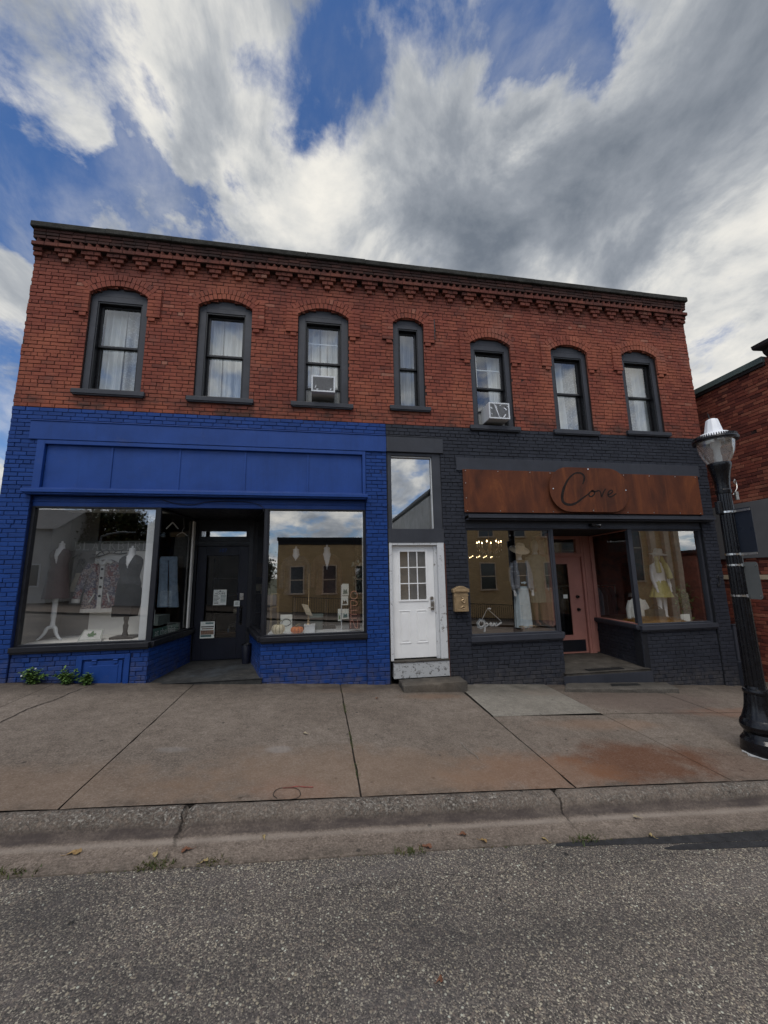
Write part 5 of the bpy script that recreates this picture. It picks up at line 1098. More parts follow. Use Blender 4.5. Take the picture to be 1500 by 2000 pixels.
def fold(n, a, ph=0): return lambda an, i: 1+a*math.sin(n*an+ph+i*.35)+a*.5*math.sin(2.3*n*an+i)
def form(name, label, x, y, ztop, cloth, sc=1.0, stand='wood', hem=.0, vneck=.0, sleeve=True, zfloor=FL, cat='dress form', grp='dress forms in the blue shop windows'):
    """bust with neck cap and a garment that covers it down to the hip, on a turned stand"""
    z0 = ztop-.78*sc; t = thing(name, label, cat, (x, y, zfloor), grp)
    b = MB(); b.loft(torso(x, y, z0, sc), 28, 0, .5); b.lathe(x, y, [(.058*sc, z0+.76*sc), (.064*sc, z0+.765*sc), (.058*sc, z0+.785*sc), (.02, z0+.80*sc), (.016, z0+.84*sc), (.0, z0+.845*sc)], 18)
    b.build('bust', 'shell', t, smooth=True)
    b = MB(); rg = [(cx, cy_, z, rx*1.06+.008, ry*1.08+.008) for cx, cy_, z, rx, ry in torso(x, y, z0, sc)[:8]]
    rg = [(x, y, z0-hem, .215*sc+hem*.15, .15*sc+hem*.12)]+rg
    if vneck: rg = [tuple(q+(w_-q)*k/6 for q, w_ in zip(rg[i], rg[i+1])) for i in range(len(rg)-1) for k in range(6)]+[rg[-1]]
    vs0 = len(b.v); n = 120 if vneck else 40; b.loft(rg, n, 0, .5, False, (lambda an, i: 1+.018*math.sin(9*an+x*9+i*.06)) if vneck else fold(9, .018, x*9))
    if vneck:                                   # open the front in a V so the white bust shows
        keep = []
        for f_ in b.f:
            cxm = sum(b.v[i][0] for i in f_)/len(f_)-x; cym = sum(b.v[i][1] for i in f_)/len(f_)-y; czm = sum(b.v[i][2] for i in f_)/len(f_)
            top = z0+.69*sc
            keep.append(not (cym < 0 and abs(cxm) < max(0, .085*sc*(1-(top-czm)/vneck))))
        b.f = [f_ for f_, k in zip(b.f, keep) if k]; b.mi = [0]*len(b.f); b.r = [.5]*len(b.f)
    b.build('garment', cloth, t, smooth=True, auto=180)
    if sleeve:
        for s_ in (-1, 1):
            b = MB(); b.tube(smooth_pts([(x+s_*.165*sc, y, z0+.575*sc), (x+s_*.225*sc, y-.01, z0+.46*sc), (x+s_*.25*sc, y-.03, z0+.25*sc), (x+s_*.265*sc, y-.06, z0+.02*sc)], 4), [.062*sc]*5+[.056*sc]*4+[.05*sc]*4, 14); b.build('sleeve', cloth, t, smooth=True)
    b = MB()
    if stand == 'white':
        b.lathe(x, y, [(.03, zfloor+.20), (.045, zfloor+.22), (.036, zfloor+.27), (.032, zfloor+.34), (.04, zfloor+.40), (.045, z0+.02)], 16)
        for a in (200, 340, 90):
            c_, s_ = math.cos(R(a)), math.sin(R(a)); b.tube(smooth_pts([(x+.02*c_, y+.02*s_, zfloor+.22), (x+.07*c_, y+.07*s_, zfloor+.20), (x+.10*c_, y+.10*s_, zfloor+.12), (x+.16*c_, y+.16*s_, zfloor+.04), (x+.22*c_, y+.22*s_, zfloor+.012)], 4), [.03]*4+[.028]*4+[.024]*4+[.02]*5, 10)
        b.build('stand', 'white_paint', t, smooth=True)
    else:
        b.lathe(x, y, [(.055, zfloor+.04), (.045, zfloor+.07), (.034, zfloor+.12), (.045, zfloor+.22), (.03, zfloor+.26), (.045, zfloor+.34), (.035, zfloor+.42), (.02, z0+.02)], 16); b.box(x-.18, x+.18, y-.16, y+.16, zfloor, zfloor+.04); b.build('stand', 'wood_dark', t, smooth=True, auto=30)
    return t
form('dress_form', 'white dress form in a maroon jacket on a white tripod stand', P(111, 1150, .75).x, .75, P(121, 1062, .75).z, 'maroon', .76, 'white', .38, .30, False)
t = form('dress_form', 'dress form in a charcoal cardigan and black skirt on a dark stand', P(252, 1150, .62).x, .62, P(256, 1072, .62).z, 'char', .92, 'wood', .05, .28, False)
xx = P(252, 1150, .62).x
b = MB(); b.loft([(xx+.01, .60, -.62, .17, .15), (xx+.01, .6, -.4, .205, .17), (xx+.01, .6, -.15, .20, .16), (xx, .6, -.05, .17, .13)], 28, 0, .5, False, fold(7, .03)); b.build('skirt', 'blackcloth', t, smooth=True)
b = MB(); b.box(xx-.17, xx+.15, .43, .46, -.62, -.42); b.build('pouch', 'blackcloth', t, bevel=.02)
# patchwork jacket hanging on the panel
def patch():
    mt, g = newmat('patchwork'); tc = g.n('ShaderNodeNewGeometry').outputs['Position']
    v = g.n('ShaderNodeTexVoronoi', distance='CHEBYCHEV', i={'Vector': tc, 'Scale': 9.0}); v2 = g.n('ShaderNodeTexVoronoi', i={'Vector': tc, 'Scale': 48.0})
    r1 = g.n('ShaderNodeSeparateColor', i={0: v.outputs['Color']}); r2 = g.n('ShaderNodeSeparateColor', i={0: v2.outputs['Color']})
    a = g.ramp(r1.outputs[0], [(0, (.20, .05, .05)), (.25, (.10, .09, .14)), (.5, (.30, .24, .22)), (.75, (.18, .11, .11)), (1, (.36, .12, .08))], 'CONSTANT')
    c = g.mix(g.mr(r2.outputs[0], .45, .75, 0, .75), a, (.46, .42, .40)); c = g.mix(g.mr(r2.outputs[1], .75, .85, 0, .8), c, (.05, .05, .10))
    finish(g, c, .9); return mt
M['patch'] = patch(); M['fleece'] = pm('white_fleece', (.66, .65, .62), .95, .15, 20, .6, 90)
def pj(u, v, Y=1.08): return P(u, v, Y)
t = thing('hanging_jacket', 'patchwork quilted jacket with white edging hanging in the left window', 'jacket', tuple(pj(208, 1200)))
cx0 = pj(207, 1090).x; zt_ = pj(207, 1093).z; zb_ = pj(207, 1192).z; hw_ = pj(238, 1150).x-cx0
b = MB(); b.loft([(cx0, 1.1, zb_+.03, hw_*1.08, .085), (cx0, 1.1, zb_+.3, hw_*1.0, .09), (cx0, 1.1, zt_-.20, hw_*.95, .085), (cx0, 1.1, zt_-.10, hw_*.85, .075), (cx0, 1.1, zt_-.03, hw_*.5, .06), (cx0, 1.1, zt_, hw_*.3, .05)], 40, 0, .5, False, fold(8, .025)); b.build('jacket_body', 'patch', t, smooth=True)
for s_ in (-1, 1):
    b = MB(); b.tube(smooth_pts([(cx0+s_*hw_*.72, 1.09, zt_-.09), (cx0+s_*hw_*1.0, 1.06, zt_-.3), (cx0+s_*hw_*1.14, 1.03, zt_-.55), (cx0+s_*hw_*1.2, 1.0, zt_-.72)], 4), [.07]*5+[.068]*4+[.06]*4, 14); sl = b.build('sleeve', 'patch', t, smooth=True)
    b = MB(); b.tube([(cx0+s_*hw_*1.2, 1.0, zt_-.72), (cx0+s_*hw_*1.22, .995, zt_-.79)], .066, 14); b.build('cuff', 'fleece', sl, smooth=True)
b = MB(); b.box(cx0-.035, cx0+.035, .99, 1.012, zb_+.02, zt_-.08); b.loft([(cx0, 1.1, zb_-.03, hw_*1.1, .092), (cx0, 1.1, zb_+.04, hw_*1.1, .095)], 40, 0, .5, False, fold(8, .02)); b.tube([(cx0-.17, 1.0, zb_+.16), (cx0-.09, .995, zb_+.32)], .014, 8); b.tube([(cx0+.17, 1.0, zb_+.16), (cx0+.12, .995, zb_+.32)], .014, 8)
b.tube(smooth_pts([(cx0-.13, 1.03, zt_-.06), (cx0-.07, .99, zt_-.03), (cx0, .985, zt_-.09), (cx0+.07, .99, zt_-.03), (cx0+.13, 1.03, zt_-.06)], 4), .035, 10); b.build('edging', 'fleece', t, smooth=True)
for k in range(4):
    b = MB(); z = zt_-.18-k*.165; b.tube([(cx0, .99, z), (cx0, .978, z)], .022, 12); b.build('button', 'iron', t, smooth=True)
# cream handbag hung from a rosette hook with a bird
t = thing('handbag', 'cream canvas handbag with dark straps hanging from a hook in the left window', 'handbag', tuple(P(152, 1150, 1.1)))
p0, p1, p2, p3 = P(136, 1156, 1.1), P(168, 1156, 1.1), P(160, 1119, 1.1), P(146, 1119, 1.1)
xm = (p0.x+p1.x)/2; b = MB(); b.loft([(xm, 1.13, p0.z, .155, .05), (xm, 1.13, p0.z+.05, .165, .06), (xm, 1.13, p0.z+.2, .13, .05), (xm, 1.13, p2.z, .085, .03)], 24, 0, .5, True, fold(5, .03)); b.build('bag_body', 'cream_canvas', t, smooth=True)
b = MB(); tp = P(157, 1096, 1.16)
for s_ in (-1, 1): b.tube([(xm+s_*.09, 1.09, p2.z-.08), (xm+s_*.085, 1.08, p2.z), (tp.x, 1.12, tp.z)], .012, 6)
b.build('strap', 'strap', t)
t = thing('wall_hook', 'dark rosette hook with a little bird holding the cream handbag', 'hook', tuple(tp)); b = MB()
for k in range(10): a = k*.628; b.tube([(tp.x, 1.24, tp.z), (tp.x+.055*math.cos(a), 1.2, tp.z+.055*math.sin(a))], [.02, .015], 6)
b.build('rosette', 'twig', t)
b = MB(); q = P(151, 1086, 1.2); b.tube([(q.x-.09, 1.2, q.z-.045), (q.x-.03, 1.2, q.z-.01), (q.x+.02, 1.2, q.z+.02), (q.x+.055, 1.2, q.z+.045), (q.x+.085, 1.2, q.z+.045)], [.006, .018, .030, .020, .003], 10); b.tube([(q.x, 1.2, q.z), (q.x+.01, 1.2, tp.z+.05)], .004, 5); b.build('bird', 'iron', t, smooth=True)
# branch coat rack
t = thing('branch_rack', 'dark twisted branch coat rack on the display panel of the left window', 'coat rack', tuple(P(210, 1082, 1.24))); b = MB()
def br(pts, r0, r1): q = smooth_pts([tuple(P(u, v, 1.22)) for u, v in pts], 4); b.tube(q, [r0+(r1-r0)*i/(len(q)-1) for i in range(len(q))], 6)
br([(176, 1091), (188, 1088), (200, 1085), (215, 1080), (232, 1082), (248, 1080)], .014, .012); br([(186, 1089), (194, 1080), (205, 1076)], .010, .006); br([(205, 1084), (198, 1076), (196, 1073)], .008, .005); br([(215, 1081), (212, 1076), (206, 1073)], .009, .005); br([(222, 1081), (228, 1076), (240, 1074)], .009, .005); br([(226, 1078), (219, 1070)], .007, .004); br([(181, 1082), (188, 1084), (194, 1081)], .010, .006); br([(236, 1080), (240, 1073)], .007, .004)
b.build('branch', 'twig', t, smooth=True)
# letter board on the panel
M['letterboard'] = pm('letter_board', (.19, .20, .19), .8, .15, 3, .1, 40); M['letter'] = pm('pale_letter', (.47, .48, .46), .7, .1, 5)
t = thing('letter_board', 'grey board lettered BLACKBIRD along the top of the display panel in the left window', 'sign', tuple(P(215, 1066, 1.25)))
q0, q1 = P(141, 1073, 1.25), P(292, 1056, 1.25); zm_ = (q0.z+q1.z)/2-.02; hh = .10
b = MB(); b.box(q0.x, q1.x+.1, 1.235, 1.255, zm_-hh, zm_+hh); b.build('board', 'letterboard', t, bevel=.003)
b = MB(); L0 = q1.x+.1-q0.x; stro = {'B': [[(0, 0), (0, 1)], [(0, 1), (.45, .95), (.5, .75), (.4, .55), (0, .52)], [(0, .52), (.5, .48), (.6, .25), (.45, .03), (0, 0)]], 'L': [[(0, 1), (0, 0)], [(0, 0), (.5, 0), (.52, .15)]], 'A': [[(0, 0), (.32, 1), (.64, 0)], [(.13, .35), (.52, .35)]], 'C': [[(.6, .85), (.45, 1), (.2, .97), (.02, .7), (.02, .3), (.2, .03), (.45, 0), (.62, .15)]], 'K': [[(0, 0), (0, 1)], [(.55, 1), (0, .48)], [(.2, .6), (.62, 0)]], 'I': [[(.15, 0), (.15, 1)]], 'R': [[(0, 0), (0, 1)], [(0, 1), (.45, .95), (.5, .75), (.4, .55), (0, .5)], [(.22, .5), (.6, 0)]], 'D': [[(0, 0), (0, 1)], [(0, 1), (.4, .95), (.6, .6), (.6, .4), (.4, .05), (0, 0)]]}
for i, ch in enumerate('BLACKBIRD'):
    xo = q0.x+.06+i*(L0-.1)/9
    for st in stro[ch]:
        st2 = smooth_pts(st, 4) if len(st) > 3 else st; b.ribbon([(xo+p[0]*.15, zm_-.075+p[1]*.15) for p in st2], .016 if abs(st[0][0]-st[-1][0]) < .05 and len(st) == 2 else .008, 1.229, 1.234)
    for st in stro[ch]:
        if len(st) == 2 and st[0][0] == st[1][0]:
            for zz in (0, 1): b.ribbon([(xo+st[0][0]*.15-.022, zm_-.075+zz*.15), (xo+st[0][0]*.15+.022, zm_-.075+zz*.15)], .006, 1.229, 1.234)
b.build('lettering', 'letter', t)
# maple leaf print on the display floor
t = thing('pillow_print', 'white print of a green maple leaf leaning on the display floor of the left window', 'print', tuple(P(185, 1245, .35)))
a, b1, c1, d1 = P(150, 1252, .30), P(197, 1250, .32), P(203, 1229, .62), P(165, 1230, .6)
b = MB(); b.add([a, b1, c1, d1]+[v_+Vector((0, .01, -.03)) for v_ in (a, b1, c1, d1)], [(0, 1, 2, 3), (4, 5, 1, 0), (5, 6, 2, 1), (6, 7, 3, 2), (7, 4, 0, 3)]); b.build('print_sheet', 'fleece', t)
M['green_ink'] = pm('green_ink', (.10, .19, .09), .8, .3, 30)
def bil(u, v): return a.lerp(b1, u).lerp(d1.lerp(c1, u), v)+Vector((0, -.004, .003))
ml = [(.5, .05), (.5, .3), (.3, .25), (.35, .38), (.15, .5), (.25, .55), (.22, .7), (.38, .62), (.45, .9), (.5, .95), (.55, .9), (.62, .62), (.78, .7), (.75, .55), (.85, .5), (.65, .38), (.7, .25), (.52, .3)]
b = MB(); b.add([bil(.15+.7*u, .1+.8*v) for u, v in ml]+[bil(.5, .5)], [(k, (k+1) % 18, 18) for k in range(18)])
for (u0, v0, u1, v1) in ((.03, .05, .97, .07), (.03, .93, .97, .95), (.03, .05, .05, .95), (.95, .05, .97, .95)): b.add([bil(u0, v0), bil(u1, v0), bil(u1, v1), bil(u0, v1)], [(0, 1, 2, 3)])
b.build('leaf_print', 'green_ink', t)
# ---- behind the recess side pane on the left
M['denim'] = pm('pale_denim', (.22, .29, .38), .9, .25, 14, .4, 120); M['greygreen'] = pm('green_board', (.06, .12, .10), .7, .2, 6)
t = thing('hanging_jeans', 'pale blue wide jeans hanging behind the recess side window of the blue shop', 'jeans', tuple(P(328, 1090, 1.3)))
for u in (318, 339):
    p, q = P(u+(2 if u < 330 else -2), 1092, 1.25), P(u-1, 1186, 1.25); b = MB(); b.loft([(q.x, 1.27, q.z, .098, .04), ((p.x+q.x)/2, 1.27, (p.z+q.z)/2, .080, .04), (p.x, 1.27, p.z, .080, .035)], 22, 0, .5, True, fold(5, .05, u)); b.build('trouser_leg', 'denim', t, smooth=True)
p = P(329, 1090, 1.25); b = MB(); b.loft([(p.x, 1.27, p.z-.05, .17, .046), (p.x, 1.27, p.z+.03, .155, .045)], 24); b.build('waist', 'denim', t, smooth=True)
M['khaki'] = pm('grey_linen', (.085, .083, .078), .95, .3, 14, .4, 110)
t = thing('hanging_shirt', 'dark grey shirt on a hanger behind the recess side window of the blue shop', 'shirt', tuple(P(354, 1040, 1.5)))
p, q = P(355, 1042, 1.5), P(352, 1108, 1.5); b = MB(); b.loft([(q.x, 1.52, q.z, .145, .05), (p.x, 1.52, (p.z+q.z)/2, .13, .05), (p.x, 1.52, p.z-.06, .115, .045), (p.x, 1.52, p.z, .04, .03)], 24, 0, .5, True, fold(6, .05)); b.build('shirt_body', 'khaki', t, smooth=True)
b = MB(); b.tube(smooth_pts([(p.x-.11, 1.52, p.z-.05), (p.x, 1.52, p.z+.02), (p.x+.11, 1.52, p.z-.05)], 5), .009, 6); b.tube(smooth_pts([(p.x, 1.52, p.z+.02), (p.x+.005, 1.52, p.z+.08), (p.x+.03, 1.52, p.z+.11), (p.x+.03, 1.52, p.z+.14), (p.x, 1.52, 1.4)], 5), .004, 6); b.build('hanger', 'white_paint', t)
p = P(337, 1024, 1.0); t = thing('coat_hanger', 'empty white coat hanger hanging high behind the blue recess side window', 'hanger', tuple(p)); b = MB(); b.tube(smooth_pts([(p.x-.11, 1.0, p.z-.09), (p.x-.05, 1.0, p.z-.02), (p.x, 1.0, p.z+.03), (p.x+.05, 1.0, p.z-.02), (p.x+.11, 1.0, p.z-.09)], 4), .012, 7); b.build('hanger_bar', 'shell', t, smooth=True)
b = MB(); b.tube([(p.x, 1.0, p.z+.03), (p.x, 1.0, 1.45)], .003, 5); b.build('hook', 'nickel', t)
t = thing('lake_sign', 'green board lettered at the lake low behind the blue recess side window', 'sign', tuple(P(315, 1240, .6)))
T, L = seg((-2.80, .25), (-2.64, 1.15)); b = MB(); b.box(0.02, L-.02, .02, .035, FL+.01, FL+.17, 0, T=T); b.build('board', 'greygreen', t, bevel=.003)
vs, fs = text_mb('at the lake', .17, sx=.92, T=lambda x, y: T(L/2+x, .017, FL+.09+y)); b = MB(); b.add(vs, fs); b.build('lettering', 'letter', t)
M['box_white'] = pm('box_card', (.5, .5, .47), .8, .15, 6); M['green_case'] = pm('grey_green_tin', (.10, .12, .115), .6, .2, 5)
T2, L2 = seg((-3.0, .35), (-2.82, 1.3))
def item(name, label, cat, mat, u0, u1, y0, y1, z0, z1, T=T2, lid=None):
    t = thing(name, label, cat, T((u0+u1)/2, (y0+y1)/2, z0)); b = MB(); b.box(u0, u1, y0, y1, z0, z1, 0, T=T); b.build('body', mat, t, bevel=.006)
    b = MB(); b.box(u0-.006, u1+.006, y0-.006, y1+.006, z1, z1+.02, 0, T=T); b.build('lid', lid or mat, t, bevel=.004); return t
item('storage_tin', 'grey green tin with a closed lid above the lake board in the blue shop', 'tin', 'green_case', .5, .88, .02, .30, FL+.17, FL+.33)
item('white_card_box', 'white card box in front of the grey green tin in the blue shop', 'box', 'box_white', .12, .30, 0, .08, FL+.17, FL+.31)
T3, L3 = seg((-2.72, .02), LR2)
b = MB(); b.add([T3(.06, .062, -.66), T3(.20, .062, -.72), T3(.20, .062, -.50), T3(.06, .062, -.46)], [(0, 1, 2, 3)]); tag(b.build('paper_notice', 'box_white'), 'white paper notice taped low inside the blue recess side window', 'notice')
b = MB(); b.box(-2.60, -2.57, 1.38, 1.5, -.95, 1.2); b.build('window_stile', 'tan_int', BL)
# ---- papers on the blue shop door
M['paper'] = pm('white_paper', (.84, .86, .79), .8, .06, 6); M['ink'] = pm('dark_ink', (.03, .035, .035), .8, .3, 20); M['teal'] = pm('teal_ink', (.10, .19, .18), .8, .3, 20); M['photo'] = pm('printed_photo', (.28, .17, .11), .5, .7, 25, col2=(.06, .05, .05))
def sheet_on_door(name, label, u0, v0, u1, v1, Y, rows, cat='notice'):
    a = P(u0, v0, Y); c = P(u1, v1, Y); x0, x1, z0, z1 = a.x, c.x, c.z, a.z; W, H = x1-x0, z1-z0; t = thing(name, label, cat, (a.x, Y, c.z))
    b = MB(); b.box(x0, x1, Y, Y+.0015, z0, z1); b.build('sheet', 'paper', t)
    b = MB(); mats = ['ink', 'teal', 'photo']
    for (r0, r1, c0, c1, mi) in rows: b.add([(x0+c0*W, Y-.0015, z1-r1*H), (x0+c1*W, Y-.0015, z1-r1*H), (x0+c1*W, Y-.0015, z1-r0*H), (x0+c0*W, Y-.0015, z1-r0*H)], [(0, 1, 2, 3)], mi)
    b.build('print', mats, t); return t, (x0, x1, z0, z1)
rw = [(.06, .12, .44, .56, 0), (.13, .145, .2, .8, 1)]+[(.36+k*.085, .39+k*.085, .05, .05+w, 0) for k, w in enumerate((.28, .34, .46, .36, .26, .34, .34))]+[(.36+k*.085, .39+k*.085, .56, .95, 1) for k in range(6)]
t, (x0, x1, z0, z1) = sheet_on_door('hours_notice', 'white opening hours notice in the middle of the blue shop door pane', 417.5, 1152, 441.5, 1181.5, 1.60, rw)
vs, fs = text_mb('HOURS', .055, sx=1.15, T=lambda x, y: ((x0+x1)/2+x, 1.5975, z1-.26*(z1-z0)+y)); b = MB(); b.add(vs, fs); b.build('lettering', 'ink', t)
sheet_on_door('card_notice', 'small square white card by the lock of the blue shop door', 457, 1173.5, 468, 1184, 1.60, [(.2, .26, .2, .8, 0), (.4, .46, .2, .7, 0), (.6, .66, .2, .8, 0)])
sheet_on_door('poster', 'poster with a street photograph low on the blue shop door pane', 392, 1214.5, 418, 1246, 1.60, [(.05, .14, .35, .9, 1), (.28, .34, .06, .94, 0), (.40, .46, .1, .9, 2), (.52, .78, .04, .96, 2), (.80, .92, .04, .8, 1)], 'poster')
# stock seen dimly through the blue shop door
M['cardboard'] = pm('brown_card', (.22, .14, .07), .85, .2, 8); 
t = thing('shelf_unit', 'dim wooden shelf unit stacked with folded clothes behind the blue shop door', 'shelf', (-1.9, 3.0, -1.66))
b = MB()
for z in (-1.3, -.85, -.4, .0): b.box(-2.5, -1.2, 2.9, 3.3, z, z+.03)
b.box(-2.52, -2.49, 2.9, 3.3, -1.66, .5); b.box(-1.21, -1.18, 2.9, 3.3, -1.66, .5); b.build('frame', 'wood_dark', t)
b = MB()
for k in range(16): z = (-1.27, -.82, -.37)[k % 3]; x = -2.4+rng.random()*.9; h = rng.uniform(.08, .26); b.box(x, x+.26, 2.92, 3.2, z, z+h, k % 4)
b.build('folded_clothes', ['khaki', 'denim', 'cream_canvas', 'char'], t, bevel=.02)
item('carton', 'brown carton standing on the shelf behind the blue shop door', 'box', 'cardboard', -1.9, -1.35, 2.85, 3.2, .04, .36, T=lambda x, y, z: (x, y, z))
# ================================================================== DISPLAY: RIGHT BLUE WINDOW
form('dress_form', 'dress form in a grey brown sweater above the orange pumpkin', P(577, 1150, .95).x, .95, P(577, 1073, .95).z, 'char', 1.02, 'wood', .1, .14)
M['rustknit'] = pm('rust_floral', (.05, .024, .018), .95, .5, 30, .4, 120)
form('dress_form', 'dress form in a rust coloured V neck blouse beside the OPEN sign', P(638, 1150, .95).x, .95, P(638, 1070, .95).z, 'rustknit', 1.05, 'wood', .12, .36)
def pumpkin_mat(name, a, b_, n):
    mt, g = newmat(name); at = g.n('ShaderNodeAttribute', attribute_name='rnd').outputs['Fac']; tc = g.n('ShaderNodeTexCoord').outputs['Object']
    c = g.mix(at, a, b_); c = g.mix(g.mr(g.noise(tc, 25, 5), .45, .7, 0, .3), c, tuple(x*.6 for x in a)); finish(g, c, .5); return mt
M['pump_w'] = pumpkin_mat('striped_pumpkin', (.85, .74, .50), (.20, .16, .06), 10); M['pump_o'] = pumpkin_mat('orange_pumpkin', (.80, .21, .035), (.33, .07, .015), 10); M['stem'] = pm('pumpkin_stem', (.20, .17, .09), .9, .4, 20)
def pumpkin(u0, u1, v0, v1, Y, mat, label):
    a, c = P(u0, v1, Y), P(u1, v0, Y); x, r_, z0 = (a.x+c.x)/2, (c.x-a.x)/2, FL; h = max(.1, c.z-FL); t = thing('pumpkin', label, 'pumpkin', (x, Y, z0), 'pumpkins in the blue shop window')
    n = 90; m_ = 16; vs = []; b = MB()
    for j in range(m_+1):
        th = math.pi*j/m_; 
        for k in range(n):
            an = 2*math.pi*k/n; rib = 1-.10*(1-abs(math.sin(an*5)))**2*math.sin(th)**.5; q = r_*rib*(math.sin(th)**.75 if 0 < j < m_ else 0.02); vs.append((x+q*math.cos(an), Y+q*math.sin(an), z0+h*.5-h*.5*math.cos(math.pi-th)*(-1) if False else z0+h*.5*(1-math.cos(th))-(.12*h*math.exp(-((math.pi-th)/.5)**2))))
    for j in range(m_):
        for k in range(n):
            an = 2*math.pi*(k+.5)/n; b.add([vs[j*n+k], vs[j*n+(k+1) % n], vs[(j+1)*n+(k+1) % n], vs[(j+1)*n+k]], [(0, 1, 2, 3)], 0, min(1, max(0, (1-abs(math.sin(an*5))*1.9))))
    b.build('rind', mat, t)
    b = MB(); b.tube(smooth_pts([(x, Y, z0+h*.86), (x-.01, Y, z0+h*1.05), (x+.03, Y-.01, z0+h*1.2), (x+.06, Y-.02, z0+h*1.22)], 4), [.022]*5+[.016]*4+[.012]*4, 8); b.build('stem', 'stem', t, smooth=True)
pumpkin(530, 557, 1217, 1237, .32, 'pump_w', 'cream pumpkin with dark stripes at the left of the pumpkin window')
pumpkin(567, 593, 1222, 1236, .34, 'pump_o', 'orange pumpkin beside the white block')
T0 = lambda x, y, z: (x, y, z)
def px_box(name, label, cat, mat, u0, v0, u1, v1, Y, d, zb=None, lid=None):
    a, c = P(u0, v1, Y), P(u1, v0, Y); return item(name, label, cat, mat, a.x, c.x, Y, Y+d, a.z if zb is None else zb, c.z-.02, T0, lid)
px_box('white_block', 'white display block beside the orange pumpkin', 'block', 'white_paint', 594, 1220, 615, 1234, .35, .25, FL)
px_box('green_crate', 'pale green crate behind the white block', 'crate', 'green_case', 606, 1213, 630, 1230, .75, .25, FL)
px_box('green_crate', 'pale green shallow tray standing above the green crate', 'tray', pm('mint_tin', (.17, .22, .20), .6, .2, 5), 605, 1200, 631, 1207, .80, .25)
p = P(602, 1235, .47); zt_ = P(602, 1221, .47).z
t = thing('brass_stand', 'turned brass candlestick on the white block holding a tilted cream book', 'candlestick', (p.x, .47, zt_))
b = MB(); b.lathe(p.x, .47, [(.055, zt_), (.05, zt_+.02), (.02, zt_+.045), (.03, zt_+.07), (.016, zt_+.09), (.026, zt_+.12), (.014, zt_+.15), (.012, zt_+.42), (.02, zt_+.44), (.008, zt_+.46), (.006, zt_+.95)], 16); b.build('candlestick', 'brass', t, smooth=True)
b = MB(); q0, q1 = P(594, 1183, .44), P(606, 1199, .44); b.box(-.07, .07, -.02, .02, -.11, .11, 0, T=lambda x, y, z: ((q0.x+q1.x)/2+x*.85+z*-.4, .42+y, (q0.z+q1.z)/2+z*.9+x*-.2)); b.build('book', 'cream_canvas', t, bevel=.006)
# neon OPEN sign
M['neon'] = pm('pink_neon_tube', (.62, .27, .19), .3, .15, 9); M['redboard'] = pm('dark_red_board', (.075, .018, .016), .6, .3, 6)
t = thing('open_sign', 'tall dark red board with OPEN in unlit pink neon tube letters', 'sign', tuple(P(690, 1230, .35)))
def no(x, y, Y=.26): return tuple(P(530+x/7.895, 1060+y/7.895, Y))
q0, q1 = P(682, 1229, .30), P(703, 1140, .30); b = MB(); b.box(q0.x, q1.x, .295, .305, q0.z, q1.z-.42); b.build('board', 'redboard', t, bevel=.003)
for pts in ([(1270, 745), (1240, 760), (1222, 800), (1222, 830), (1240, 858), (1275, 868), (1310, 855), (1325, 825), (1322, 785), (1305, 755), (1270, 745)], [(1225, 1015), (1225, 900), (1280, 897), (1315, 915), (1322, 940), (1305, 965), (1232, 972)], [(1320, 1040), (1240, 1045), (1228, 1060), (1228, 1155), (1240, 1165), (1318, 1163)], [(1320, 1103), (1232, 1103)], [(1225, 1315), (1225, 1215), (1240, 1195), (1255, 1200), (1290, 1300), (1315, 1315), (1330, 1300), (1328, 1190)]):
    b = MB(); b.tube([tuple(v_) for v_ in smooth_pts([no(*p) for p in pts], 4 if len(pts) > 2 else 1)], .0062, 8); b.build('neon_letter', 'neon', t, smooth=True)
# print rack and loose prints
t = thing('card_rack', 'slim rack of pale greeting cards left of the OPEN sign', 'card rack', tuple(P(667, 1225, .55)))
p = P(667, 1220, .58); b = MB(); b.tube([(p.x, .58, FL), (p.x, .58, p.z+.75)], .012, 8); b.build('rack_post', 'white_paint', t)
for k, (u0, v0, u1, v1) in enumerate(((668, 1140, 681, 1163), (667, 1164, 680, 1182), (668, 1189, 681, 1209), (660, 1189, 666, 1213))):
    a, c = P(u0, v1, .52), P(u1, v0, .52); b = MB(); b.box(a.x, c.x, .52, .525, a.z, c.z); cd = b.build('card', 'paper', t)
    b = MB(); W, H = c.x-a.x, c.z-a.z; b.add([(a.x+W*.15, .518, a.z+H*.1), (a.x+W*.85, .518, a.z+H*.15), (a.x+W*.7, .518, a.z+H*.55), (a.x+W*.45, .518, a.z+H*.4), (a.x+W*.25, .518, a.z+H*.6)], [(0, 1, 2, 3, 4)]); b.build('card_print', ['teal', 'ink', 'teal', 'green_ink'][k], cd)
b = MB(); a, c = P(547, 1230, .62), P(571, 1200, .62); t = thing('framed_print', 'pale framed drawing leaning behind the striped pumpkin', 'print', (a.x, .62, FL)); b.box(a.x, c.x, .62, .64, FL, c.z); b.build('frame', 'paper', t, bevel=.003)
b = MB(); xm = (a.x+c.x)/2; zz = (FL+c.z)/2; b.ribbon(smooth_pts([(xm-.09, zz), (xm-.04, zz+.07), (xm+.04, zz+.07), (xm+.09, zz), (xm+.02, zz-.05), (xm-.06, zz-.04)], 4), .010, .614, .619); b.build('drawing', 'ink', t)
t = thing('hanging_plant', 'hanging plant with grey leaves at the right edge of the pumpkin window', 'plant', tuple(P(699, 1120, .5))); lb_ = MB(); c0 = P(699, 1120, .5)
for k in range(160): leaf(lb_, c0+Vector((rng.gauss(0, .05), rng.gauss(0, .05), rng.gauss(0, .17))), Vector((rng.uniform(-1, 1), rng.uniform(-1, .2), rng.uniform(-1, .4))), Vector((0, 0, 1)), rng.uniform(.05, .10), .018)
